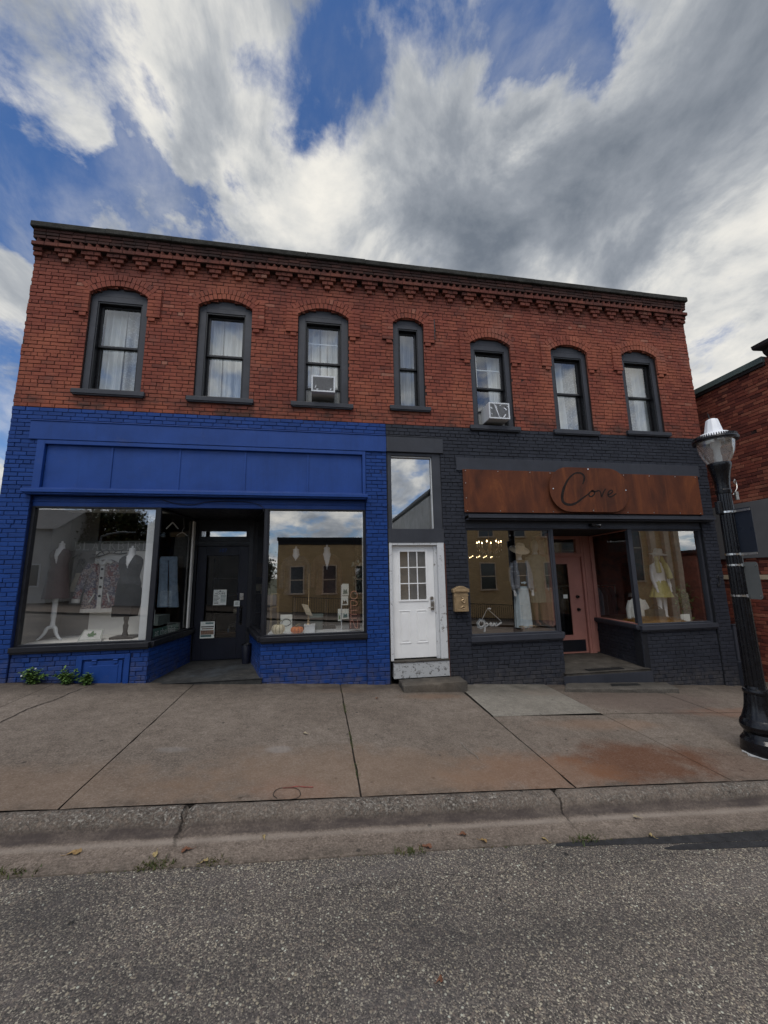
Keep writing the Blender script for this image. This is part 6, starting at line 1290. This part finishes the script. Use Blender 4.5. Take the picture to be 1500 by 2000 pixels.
lb_.build('foliage', leafm('grey_green_leaves', (.02, .03, .02), (.16, .19, .16)), t); b = MB(); b.tube([tuple(c0+Vector((0, 0, .1))), (c0.x, c0.y, 1.4)], .004, 5); b.build('cord', 'strap', t); b = MB(); b.lathe(c0.x, c0.y, [(.04, c0.z-.02), (.065, c0.z+.08), (.06, c0.z+.1)], 14); b.build('pot', 'shell', t, smooth=True)
t = thing('wire_shelf', 'thin brass wire shelf behind the striped pumpkin', 'shelf', tuple(P(535, 1220, .9))); a, c = P(528, 1212, .9), P(543, 1160, .9); b = MB()
for xx in (a.x, c.x): b.tube([(xx, .9, FL), (xx, .9, c.z)], .007, 6); b.tube([(xx, 1.1, FL), (xx, 1.1, c.z)], .007, 6)
for z in (c.z, (c.z+a.z)/2): b.box(a.x, c.x, .9, 1.1, z-.006, z+.006)
b.build('frame', 'brass', t)
# ================================================================== DISPLAY: CHARCOAL SHOP
FC = -1.12
M['boards'] = pm('dark_floorboards', (.075, .045, .032), .5, .4, 4, .1, 30)
b = MB(); b.box(2.45, 4.68, .14, 1.5, FC-.1, FC); b.build('display_floor', 'boards', BL)
FC2 = -1.06; b = MB(); b.box(6.58, 8.4, .14, 1.9, FC2-.1, FC2); b.build('display_floor', 'boards', BL)
M['bluegrey'] = pm('blue_grey_knit', (.27, .28, .31), .95, .3, 22, .5, 110); M['skirtblue'] = pm('pale_blue_gauze', (.58, .67, .71), .9, .15, 9, .2, 80); M['straw'] = pm('straw', (.74, .60, .42), .9, .25, 40, .6, 120); M['tan_top'] = pm('brown_blouse', (.12, .075, .04), .9, .3, 14, .3, 80); M['cream_dress'] = pm('cream_dress', (.42, .38, .29), .9, .15, 9, .2, 80); M['yellow'] = pm('yellow_scarf', (.42, .38, .12), .9, .25, 14, .3, 90); M['mustard'] = pm('mustard_fur', (.34, .17, .035), 1, .5, 40, .9, 90); M['skinform'] = pm('mannequin_skin', (.33, .17, .12), .6, .12, 6)
def mannequin(label, x, y, ztop, zf, top, skirt, hat, hattilt, skirt_bottom, flare, cardigan=None, hatr=.2, legs='skinform', body='shell', hatmat='straw', scarf=None):
    H = ztop-zf; s_ = H/1.78; t = thing('mannequin', label, 'mannequin', (x, y, zf), 'mannequins in the charcoal shop windows')
    zh = ztop-.12*s_
    b = MB(); b.loft([(x, y, zf+.92*s_, .165*s_, .11*s_), (x, y, zf+1.05*s_, .13*s_, .09*s_), (x, y, zf+1.2*s_, .15*s_, .1*s_), (x, y, zf+1.34*s_, .18*s_, .1*s_), (x, y, zf+1.42*s_, .16*s_, .075*s_), (x, y, zf+1.46*s_, .07*s_, .06*s_), (x, y, zf+1.53*s_, .05*s_, .052*s_), (x, y-.01, zf+1.57*s_, .06*s_, .075*s_), (x, y-.01, zf+1.66*s_, .075*s_, .095*s_), (x, y, zf+1.74*s_, .06*s_, .08*s_), (x, y, zf+1.78*s_, .02*s_, .03*s_)], 24)
    b.build('body', body, t, smooth=True)
    for q in (-1, 1):
        b = MB(); b.tube([(x+q*.085*s_, y, zf+.9*s_), (x+q*.08*s_, y, zf+.5*s_), (x+q*.075*s_, y, zf+.1*s_), (x+q*.075*s_, y-.03, zf+.03*s_), (x+q*.075*s_, y-.13*s_, zf+.015)], [.085*s_, .058*s_, .036*s_, .035*s_, .02*s_], 14); b.build('leg', legs, t, smooth=True)
    b = MB(); b.loft([(x, y, zf+.90*s_, .178*s_, .125*s_), (x, y, zf+1.05*s_, .15*s_, .11*s_), (x, y, zf+1.2*s_, .165*s_, .118*s_), (x, y, zf+1.34*s_, .19*s_, .112*s_), (x, y, zf+1.43*s_, .165*s_, .085*s_), (x, y, zf+1.465*s_, .085*s_, .07*s_)], 30, 0, .5, False, fold(6, .02)); b.build('top', top, t, smooth=True)
    b = MB(); b.loft([(x, y, zf+skirt_bottom, flare, flare*.7), (x, y, zf+skirt_bottom+(.98*s_-skirt_bottom)*.45, (flare+.15*s_)/2+.01, flare*.52), (x, y, zf+.98*s_, .155*s_, .12*s_), (x, y, zf+1.02*s_, .145*s_, .105*s_)], 64, 0, .5, False, lambda an, i: 1+(.07, .05, .012, 0)[i]*math.sin(13*an)+(.04, .03, .01, 0)[i]*math.sin(7*an+1)); b.build('skirt', skirt, t, smooth=True)
    for q in (-1, 1):
        b = MB(); pts = smooth_pts([(x+q*.165*s_, y, zf+1.40*s_), (x+q*.215*s_, y-.01, zf+1.2*s_), (x+q*.225*s_, y-.03, zf+1.02*s_), (x+q*.215*s_, y-.08, zf+.82*s_)], 4); b.tube(pts, [.058*s_]*5+[.052*s_]*4+[.042*s_]*4, 12); ar = b.build('sleeve', cardigan or top, t, smooth=True)
        b = MB(); e = pts[-1]; b.tube([tuple(e), (e.x-q*.008, e.y-.02, e.z-.07*s_)], [.026*s_, .022*s_], 10)
        for f_ in range(5): b.tube([(e.x-q*.008+(f_-2)*.011*s_, e.y-.02, e.z-.07*s_), (e.x-q*.012+(f_-2)*.013*s_, e.y-.03, e.z-(.14-.01*abs(f_-2))*s_)], [.0075*s_, .005*s_], 6)
        b.build('hand', body, ar, smooth=True)
    if cardigan:
        for q in (-1, 1):
            b = MB(); b.tube(smooth_pts([(x+q*.12*s_, y-.05, zf+1.44*s_), (x+q*.145*s_, y-.10*s_, zf+1.25*s_), (x+q*.135*s_, y-.10*s_, zf+1.05*s_), (x+q*.15*s_, y-.11*s_, zf+.85*s_)], 4), [.045*s_]*5+[.06*s_]*8, 12); b.build('cardigan_front', cardigan, t, smooth=True)
    if scarf:
        b = MB(); b.tube(smooth_pts([(x+.07*s_, y-.05, zf+1.62*s_), (x+.10*s_, y-.09, zf+1.45*s_), (x+.15*s_, y-.12, zf+1.25*s_), (x+.20*s_, y-.12, zf+1.05*s_)], 5), [.05*s_]*6+[.07*s_]*10, 10); b.tube(smooth_pts([(x-.07*s_, y-.05, zf+1.62*s_), (x-.10*s_, y-.09, zf+1.42*s_), (x-.11*s_, y-.12, zf+1.2*s_)], 5), [.05*s_]*5+[.06*s_]*6, 10); b.build('scarf', scarf, t, smooth=True)
    if hat:
        ht = MB(); ct, st = math.cos(hattilt), math.sin(hattilt); hz = zh+.045*s_
        prof = [(hatr, -.018), (hatr*.98, -.012), (hatr*.7, .0), (hatr*.52, .005), (hatr*.48, .02), (hatr*.44, .08), (hatr*.36, .115), (hatr*.18, .118), (0.001, .105)]
        ht.lathe(0, 0, prof, 40, caps=False, fn=lambda an, i: 1+(.02*math.sin(2*an) if i < 3 else 0)); ht.v = [(x+a_, y-.02+(b_*ct-c_*st)-.03, hz+(b_*st+c_*ct)) for a_, b_, c_ in ht.v]
        hh_ = ht.build('hat', hatmat, t, smooth=True)
    return t
xm = P(1018, 1150, .62).x
t = mannequin('mannequin in a straw hat, blue grey cardigan and long pale skirt', xm, .62, P(1013, 1066, .62).z, FC, 'tan_top', 'skirtblue', True, .55, P(1020, 1225, .62).z-FC, .185, 'bluegrey', .215)
mannequin('mannequin in a pale cream dress with bare legs behind the straw hatted one', P(1050, 1150, 1.2).x, 1.2, P(1047, 1055, 1.2).z, FC, 'cream_dress', 'cream_dress', False, 0, .48, .17, None)
b = MB(); p = P(1073, 1100, .95); b.tube([(p.x, .95, FC), (p.x, .95, 1.1)], .05, 18); b.build('column', 'pink', BL, smooth=True)
p = P(1022, 1232, .62); t = thing('wire_basket', 'low copper wire basket at the feet of the straw hatted mannequin', 'basket', (p.x, .5, FC)); b = MB(); b.tube([(p.x+.19*math.cos(k*.39), .42+.1*math.sin(k*.39), FC+.07) for k in range(17)], .006, 6); b.build('rim', 'brass', t)
b = MB()
for k in range(10): a = k*.628; b.tube([(p.x+.19*math.cos(a), .42+.1*math.sin(a), FC+.07), (p.x+.13*math.cos(a), .42+.07*math.sin(a), FC)], .004, 5)
b.build('wire', 'brass', t)
# hanging script Open sign
t = thing('open_sign', 'white script Open sign hanging on a cord in the charcoal shop window', 'sign', tuple(P(955, 1220, .2)))
def so(x, y, Y=.18): p = P(900+x/6.818, 1020+y/6.818, Y); return (p.x, p.z)
M['acrylic'] = pm('frosted_acrylic', (.28, .32, .345), .4, .1, 12)
b = MB(); 
for pts, w in (([(300, 1310), (255, 1300), (225, 1345), (235, 1390), (270, 1405), (310, 1380), (322, 1335), (300, 1310)], .055), ([(320, 1350), (320, 1420), (315, 1465)], .04), ([(320, 1360), (345, 1340), (370, 1365), (335, 1385)], .042), ([(375, 1365), (415, 1350), (400, 1335), (385, 1365), (420, 1380)], .04), ([(420, 1380), (440, 1340), (455, 1375), (475, 1340), (495, 1370), (520, 1350), (545, 1330)], .038)): b.ribbon([so(*p) for p in pts], w, .18, .186)
b.build('backing', 'acrylic', t)
b = MB()
for pts in ([(300, 1315), (262, 1312), (240, 1345), (250, 1380), (275, 1390), (305, 1370), (312, 1335), (290, 1312), (275, 1330)], [(322, 1345), (322, 1455)], [(322, 1365), (345, 1345), (362, 1362), (345, 1380), (325, 1380)], [(375, 1370), (408, 1355), (398, 1340), (383, 1365), (410, 1380), (430, 1365)], [(432, 1385), (440, 1348), (452, 1348), (458, 1378), (475, 1378), (500, 1360), (540, 1335)]): b.ribbon(smooth_pts([so(*p) for p in pts], 4), .019, .174, .179)
b.build('lettering', 'shell', t)
b = MB(); h0 = so(345, 1150); h1 = so(287, 1285); h2 = so(535, 1315); b.tube([(h1[0], .18, h1[1]), (h0[0], .15, h0[1]), (h2[0], .18, h2[1])], .006, 6); b.tube([(h0[0], .13, h0[1]), (h0[0]+.06, .13, h0[1])], .014, 8); b.build('cord', 'fleece', t)
# chandeliers
def chandelier(x, y, z, r_, n, label):
    t = thing('chandelier', label, 'chandelier', (x, y, z), 'chandeliers in the charcoal shop'); ab = MB(); ab.tube([(x, y, z-.25), (x, y, 1.1)], .008, 6); ab.lathe(x, y, [(.0, z-.3), (.03, z-.26), (.015, z-.2), (.035, z-.12), (.015, z-.05)], 12)
    cb_ = MB(); bb = MB(); gb = MB()
    for k in range(n):
        a = 2*math.pi*k/n+.2; c_, s_ = math.cos(a), math.sin(a); ab.tube(smooth_pts([(x, y, z-.15), (x+.5*r_*c_, y+.5*r_*s_, z-.2), (x+r_*c_, y+r_*s_, z-.08)], 4), .007, 6); cb_.tube([(x+r_*c_, y+r_*s_, z-.08), (x+r_*c_, y+r_*s_, z+.02)], .012, 8); bb.lathe(x+r_*c_, y+r_*s_, [(.006, z+.02), (.012, z+.035), (.009, z+.055), (.0, z+.075)], 8)
        for q in range(3): gb.lathe(x+r_*c_*(1-.2*q), y+r_*s_*(1-.2*q), [(0, z-.20-.03*q), (.012, z-.175-.03*q), (0, z-.15-.03*q)], 6)
    for k in range(16):
        a = k*.3927; gb.lathe(x+.8*r_*math.cos(a), y+.8*r_*math.sin(a), [(0, z-.36), (.010, z-.34), (0, z-.32)], 6)
    ab.build('arms', 'brass', t, smooth=True); cb_.build('candle', 'shell', t); bb.build('bulb', 'bulb', t, smooth=True)
    mt, g = newmat('crystal'); finish(g, (.8, .8, .8), .08, spec=.9); gb.build('crystal', mt, t)
p = P(955, 1062, 2.2); chandelier(p.x, 2.2, p.z, .30, 8, 'lit crystal chandelier seen in the window left of the pink door')
p = P(1262, 1066, 2.4); chandelier(p.x, 2.4, p.z, .30, 6, 'lit crystal chandelier seen in the window right of the pink door')
bb = MB(); p = P(940, 1089, 2.6); t = thing('light_string', 'string of tiny lit bulbs under the left chandelier', 'fairy lights', (p.x, 2.6, p.z))
for k in range(11): bb.lathe(p.x-.32+k*.065, 2.6+.06*(k % 3), [(0, p.z-.01+.02*(k % 3)), (.011, p.z+.003+.02*(k % 3)), (0, p.z+.016+.02*(k % 3))], 6)
bb.build('bulbs', 'bulb', t); b = MB(); b.tube([(p.x-.34, 2.62, p.z+.03), (p.x, 2.62, p.z+.02), (p.x+.36, 2.62, p.z+.03)], .003, 4); b.tube([(p.x-.34, 2.62, p.z+.03), (p.x-.34, 2.62, 1.1)], .003, 4); b.build('wire', 'strap', t)
b = MB(); a, c = P(1102, 1169, 1.48), P(1109.5, 1161, 1.48); b.box(a.x, c.x, 1.505, 1.508, a.z, c.z); tag(b.build('card_notice', 'paper'), 'small white card stuck inside the pane of the pink door', 'notice')
# right window of the charcoal shop
xm = P(1290, 1150, .8).x
mannequin('mannequin in a white sun hat, yellow scarf and yellow skirt', xm, .8, P(1284, 1076, .8).z, FC2, 'shell', 'yellow', True, .2, P(1290, 1166, .8).z-FC2, .26, None, .19, 'shell', 'shell', 'fleece', 'yellow')
p = P(1237, 1170, .75); zt_ = p.z+.02
t = thing('sweater_form', 'white sweater on a headless form behind the mustard fur', 'dress form', (p.x+.1, .8, FC2)); x = p.x+.12; b = MB(); b.loft([(x, .8, FC2, .20, .14), (x, .8, FC2+.2, .195, .14), (x, .8, zt_-.15, .19, .13), (x, .8, zt_-.06, .165, .1), (x, .8, zt_, .07, .06)], 30, 0, .5, True, fold(6, .025)); b.build('sweater', 'fleece', t, smooth=True)
for q in (-1, 1): b = MB(); b.tube(smooth_pts([(x+q*.15, .8, zt_-.07), (x+q*.23, .79, zt_-.25), (x+q*.26, .76, zt_-.45)], 4), [.06]*5+[.05]*4, 12); b.build('sleeve', 'fleece', t, smooth=True)
b = MB()
for k in range(1500):
    u = rng.random(); v = rng.random(); x = 6.62+u*1.1; y = .20+v*.5; z = FC2+.03*math.sin(math.pi*u)*1.6+rng.random()*.02; d = Vector((rng.uniform(-.6, .6), rng.uniform(-1, .2), rng.uniform(.4, 1.2)))*.06; s_ = Vector((-d.y, d.x, 0)).normalized()*.005
    q = Vector((x, y, z)); b.add([q-s_, q+s_, q+d], [(0, 1, 2)], 0, rng.random())
b.box(6.62, 7.72, .20, .70, FC2, FC2+.025)
tag(b.build('fur_rug', 'mustard'), 'mustard fur throw spread on the right display floor', 'rug')
t = thing('handbag', 'black handbag standing on the mustard fur in the right window', 'handbag', tuple(P(1283, 1200, .55))); a, c = P(1268, 1205, .55), P(1300, 1190, .55); b = MB(); b.box(a.x, c.x, .55, .68, a.z-.04, c.z); b.build('bag_body', 'blackcloth', t, bevel=.03); b = MB(); b.tube(smooth_pts([(a.x+.05, .6, c.z), ((a.x+c.x)/2, .6, c.z+.1), (c.x-.05, .6, c.z)], 6), .01, 6); b.build('handle', 'blackcloth', t)
t = thing('potted_plant', 'dark leafy plant at the right side of the right window', 'plant', tuple(P(1340, 1200, .7))); c0 = P(1338, 1172, .7); lb_ = MB()
for k in range(220): leaf(lb_, c0+Vector((rng.gauss(0, .09), rng.gauss(0, .08), rng.gauss(0, .14))), Vector((rng.uniform(-1, 1), rng.uniform(-1, .4), rng.uniform(-.6, 1))), Vector((0, 0, 1)), rng.uniform(.07, .13), .026)
lb_.build('foliage', 'weed', t); b = MB(); b.lathe(c0.x, .7, [(.07, FC2), (.10, FC2+.15), (.1, FC2+.18)], 16); b.build('pot', 'char', t, smooth=True); b = MB(); b.tube([(c0.x, .7, FC2+.15), (c0.x, .7, c0.z)], .012, 6); b.build('stem', 'twig', t)
b = MB(); a, c = P(1331, 1214.5, .3), P(1347, 1199, .3); t = thing('card_stand', 'white card on a twisted stand in the right window', 'card', (a.x, .3, FC2)); b.box(a.x, c.x, .3, .304, a.z, c.z); b.build('card', 'paper', t); b = MB(); b.tube([(a.x-.03+.012*math.sin(k), .31+.012*math.cos(k), FC2+k*.02) for k in range(15)], .006, 6); b.build('twist', 'iron', t)
t = thing('clothes_rail', 'dim rail of dark clothes deep inside the charcoal shop', 'clothes rail', (6.6, 2.6, -1.9)); b = MB(); b.tube([(5.9, 2.7, -.35), (8.2, 2.7, -.35)], .014, 8)
for xx in (5.92, 8.18): b.tube([(xx, 2.7, -1.9), (xx, 2.7, -.35)], .014, 8)
b.build('rail', 'nickel', t)
for k in range(16):
    x = 6.0+k*.135; b = MB(); b.loft([(x, 2.7, -1.5-.2*rng.random(), .045, .2), (x, 2.7, -.6, .04, .21), (x, 2.7, -.45, .02, .12), (x, 2.7, -.38, .01, .03)], 14); b.build('garment', ['char', 'blackcloth', 'bluegrey', 'khaki', 'blackcloth'][k % 5], t, smooth=True)
# ================================================================== ACROSS THE STREET (seen in the panes)
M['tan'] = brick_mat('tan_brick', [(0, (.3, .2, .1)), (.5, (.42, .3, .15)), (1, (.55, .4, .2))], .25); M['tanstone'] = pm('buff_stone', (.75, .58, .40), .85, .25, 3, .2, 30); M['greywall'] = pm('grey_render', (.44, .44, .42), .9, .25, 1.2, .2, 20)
M['palewall'] = pm('pale_clapboard', (.55, .55, .53), .9, .12, 1.2, .1, 20); M['slate_roof'] = pm('grey_shingles', (.22, .22, .22), .9, .3, 6, .3, 30)
M['dark_glass'] = pm('dark_window_glass', (.03, .034, .032), .08, .2, 3, spec=.8)
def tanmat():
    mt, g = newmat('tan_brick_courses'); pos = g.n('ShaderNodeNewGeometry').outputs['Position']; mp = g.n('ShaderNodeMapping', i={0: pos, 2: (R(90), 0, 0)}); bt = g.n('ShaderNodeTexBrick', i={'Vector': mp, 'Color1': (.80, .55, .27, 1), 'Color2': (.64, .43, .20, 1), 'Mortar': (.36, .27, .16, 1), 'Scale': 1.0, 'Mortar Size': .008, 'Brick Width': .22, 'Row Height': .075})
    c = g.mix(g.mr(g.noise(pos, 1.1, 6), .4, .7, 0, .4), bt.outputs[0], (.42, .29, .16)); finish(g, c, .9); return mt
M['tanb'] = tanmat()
YO = -18.2; gy = G0(0, -18.2)-.1
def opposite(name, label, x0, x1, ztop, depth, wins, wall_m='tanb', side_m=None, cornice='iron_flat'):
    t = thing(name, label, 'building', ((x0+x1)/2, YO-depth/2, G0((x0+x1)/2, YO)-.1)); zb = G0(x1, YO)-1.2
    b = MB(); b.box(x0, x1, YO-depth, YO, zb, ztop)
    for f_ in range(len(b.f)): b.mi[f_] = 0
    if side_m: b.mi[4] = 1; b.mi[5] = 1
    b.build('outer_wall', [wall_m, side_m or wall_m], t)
    b = MB(); b.box(x0-.06, x1+.06, YO-depth-.05, YO+.12, ztop, ztop+.22); b.box(x0, x1, YO-depth, YO+.06, ztop-.25, ztop-.0); b.build('cornice', cornice, t, bevel=.02)
    for (xa, xb, za, zb_) in wins:
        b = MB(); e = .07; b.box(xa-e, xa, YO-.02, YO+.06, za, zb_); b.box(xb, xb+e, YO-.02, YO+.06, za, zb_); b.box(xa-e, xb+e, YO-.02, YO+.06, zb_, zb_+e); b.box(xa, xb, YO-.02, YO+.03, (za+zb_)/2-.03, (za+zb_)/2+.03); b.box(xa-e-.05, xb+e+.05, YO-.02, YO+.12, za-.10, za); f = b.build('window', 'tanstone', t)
        b = MB(); b.box(xa, xb, YO, YO+.012, za, zb_); b.build('pane', 'dark_glass', f)
    return t
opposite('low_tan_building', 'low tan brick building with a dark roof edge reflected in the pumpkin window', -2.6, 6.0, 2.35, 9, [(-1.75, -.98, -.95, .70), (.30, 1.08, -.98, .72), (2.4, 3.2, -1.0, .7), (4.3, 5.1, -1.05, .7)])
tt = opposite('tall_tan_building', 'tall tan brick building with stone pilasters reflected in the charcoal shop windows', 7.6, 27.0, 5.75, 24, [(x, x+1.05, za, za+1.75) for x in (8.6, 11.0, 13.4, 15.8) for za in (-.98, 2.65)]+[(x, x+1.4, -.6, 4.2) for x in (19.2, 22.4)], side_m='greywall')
b = MB()
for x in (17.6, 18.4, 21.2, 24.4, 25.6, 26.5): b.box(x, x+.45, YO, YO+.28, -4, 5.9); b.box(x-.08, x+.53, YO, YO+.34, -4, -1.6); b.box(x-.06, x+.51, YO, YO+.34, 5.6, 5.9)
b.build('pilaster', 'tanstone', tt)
M['redb'] = pm('far_red_brick', (.32, .12, .08), .9, .4, 3, .2, 20); opposite('far_red_building', 'red brick building reflected at the right edge of the right window', 28.5, 40, 1.4, 9, [(30, 31.2, -1.2, .4), (33, 34.2, -1.2, .4)], 'redb')
t = thing('iron_railing', 'black iron railing on the far pavement reflected low in the windows', 'railing', (5, -16.5, G0(5, -16.5)-.06)); b = MB(); x = -1.5
while x < 13: z = G0(x, -16.5)-.06; b.box(x-.01, x+.01, -16.51, -16.49, z, z+1.02); x += .14
b.build('baluster', 'iron_flat', t)
b = MB()
for dz in (.12, .98): b.add([(-1.5, -16.52, G0(-1.5, -16.5)-.06+dz), (13, -16.52, G0(13, -16.5)-.06+dz), (13, -16.52, G0(13, -16.5)-.02+dz), (-1.5, -16.52, G0(-1.5, -16.5)-.02+dz), (-1.5, -16.48, G0(-1.5, -16.5)-.06+dz), (13, -16.48, G0(13, -16.5)-.06+dz), (13, -16.48, G0(13, -16.5)-.02+dz), (-1.5, -16.48, G0(-1.5, -16.5)-.02+dz)], [(0, 1, 2, 3), (7, 6, 5, 4), (3, 2, 6, 7), (0, 4, 5, 1)])
b.build('rail', 'iron_flat', t)
# house, wall and trees seen in the left window
def gable(name, label, x0, x1, y0, y1, zb, ze, zr, mat):
    t = thing(name, label, 'house', ((x0+x1)/2, (y0+y1)/2, zb)); b = MB(); b.box(x0, x1, y0, y1, zb, ze); ym = (y0+y1)/2; b.add([(x0, y0, ze), (x0, y1, ze), (x0, ym, zr), (x1, y0, ze), (x1, y1, ze), (x1, ym, zr)], [(0, 1, 2), (3, 5, 4)]); b.build('outer_wall', mat, t)
    b = MB(); e = .35; b.add([(x0-e, y1+e, ze-.2), (x1+e, y1+e, ze-.2), (x1+e, ym, zr+.05), (x0-e, ym, zr+.05), (x0-e, y0-e, ze-.2), (x1+e, y0-e, ze-.2)], [(0, 1, 2, 3), (3, 2, 5, 4)]); rf = b.build('roof', 'slate_roof', t)
    b = MB(); b.box(x0+.8, x0+1.4, ym-.3, ym+.3, ze, zr+.9); b.build('chimney', 'redb', rf)
    for xa in (x0+.5, x0+(x1-x0)*.5, x1-1.3):
        for za in (zb+1.0, zb+3.4):
            if za+1.2 < ze: b = MB(); b.box(xa-.08, xa+.88, y1, y1+.05, za-.08, za+1.28); f = b.build('window', 'white_paint', t); b = MB(); b.box(xa, xa+.8, y1+.05, y1+.06, za, za+1.2); b.build('pane', 'dark_glass', f)
gable('far_house', 'pale clapboard house with a chimney reflected at the left of the left window', -22.0, -15.7, -24, -18.6, -1.2, 3.3, 4.7, 'palewall')
b = MB(); b.box(-15.2, -3.4, -20.2, -20.0, -2.5, 2.25); b.box(-15.25, -3.35, -20.24, -19.96, 2.25, 2.36); tag(b.build('retaining_wall', 'greywall'), 'long pale grey wall across the street below the reflected trees', 'wall')
def tree(x, y, zb, h, rad, label):
    t = thing('tree', label, 'tree', (x, y, zb), 'trees across the street'); b = MB(); b.tube([(x, y, zb), (x+.1, y, zb+h*.3), (x, y+.1, zb+h*.6)], [.22, .16, .08], 10)
    lb_ = MB(); clumps = []
    for k in range(44):
        a = rng.uniform(0, 6.28); rr2 = rad*rng.random()**.5*.85; zz = zb+h*rng.uniform(.30, .95); q = 1-abs((zz-zb)/h-.55)*1.3; c = Vector((x+rr2*q*math.cos(a), y+rr2*q*math.sin(a), zz)); clumps.append(c); b.tube([(x, y, zb+h*.35), tuple(c)], [.06, .015], 6)
    for c in clumps:
        for k in range(170):
            p = c+Vector((rng.gauss(0, .38), rng.gauss(0, .38), rng.gauss(0, .32))); leaf(lb_, p, Vector((rng.uniform(-1, 1), rng.uniform(-1, 1), rng.uniform(-.8, .5))), Vector((0, 0, 1)), rng.uniform(.16, .30), .08)
    b.build('trunk', 'twig', t, smooth=True); lb_.build('crown', 'tree_leaf', t)
tree(-15.4, -22.6, -1.3, 6.3, 1.45, 'dark broad tree nearest the house reflected in the left window'); tree(-13.3, -22.2, -1.4, 6.4, 1.35, 'rounded tree in the middle of the reflected row'); tree(-11.4, -23, -1.5, 5.6, 1.6, 'lower autumn tree at the right end of the reflected row'); tree(-5.2, -26, -1.6, 3.9, 1.5, 'small tree behind the corner of the low tan building')
t = thing('cobra_street_light', 'grey cobra head street light across the street reflected in the left window', 'street light', (-12.6, -17.6, G0(-12.6, -17.6))); b = MB(); z = G0(-12.6, -17.6)-.06; b.tube(smooth_pts([(-12.6, -17.6, z), (-12.6, -17.6, z+3.6), (-12.4, -17.6, z+4.05), (-11.7, -17.6, z+4.25), (-11.2, -17.6, z+4.27)], 5), .06, 8); b.build('pole', 'sign_back', t, smooth=True); b = MB(); b.loft([(-11.0, -17.6, z+4.22, .3, .12), (-11.0, -17.6, z+4.3, .26, .1)], 16); b.build('lamp_head', 'sign_back', t, smooth=True)

# bin beside the blue shop door
t = thing('waste_bin', 'dark navy bin standing in the corner right of the blue shop door', 'bin', (-1.40, 1.2, -1.64)); b = MB(); b.lathe(-1.40, 1.2, [(.075, -1.64), (.095, -1.28), (.092, -1.275), (.07, -1.60)], 24, caps=False); b.build('bin_body', 'navy_door', t, smooth=True); b = MB(); b.tube([(-1.40+.096*math.cos(k*.3927), 1.2+.096*math.sin(k*.3927), -1.28) for k in range(17)], .007, 6); b.build('rim', 'black_paint', t, smooth=True)
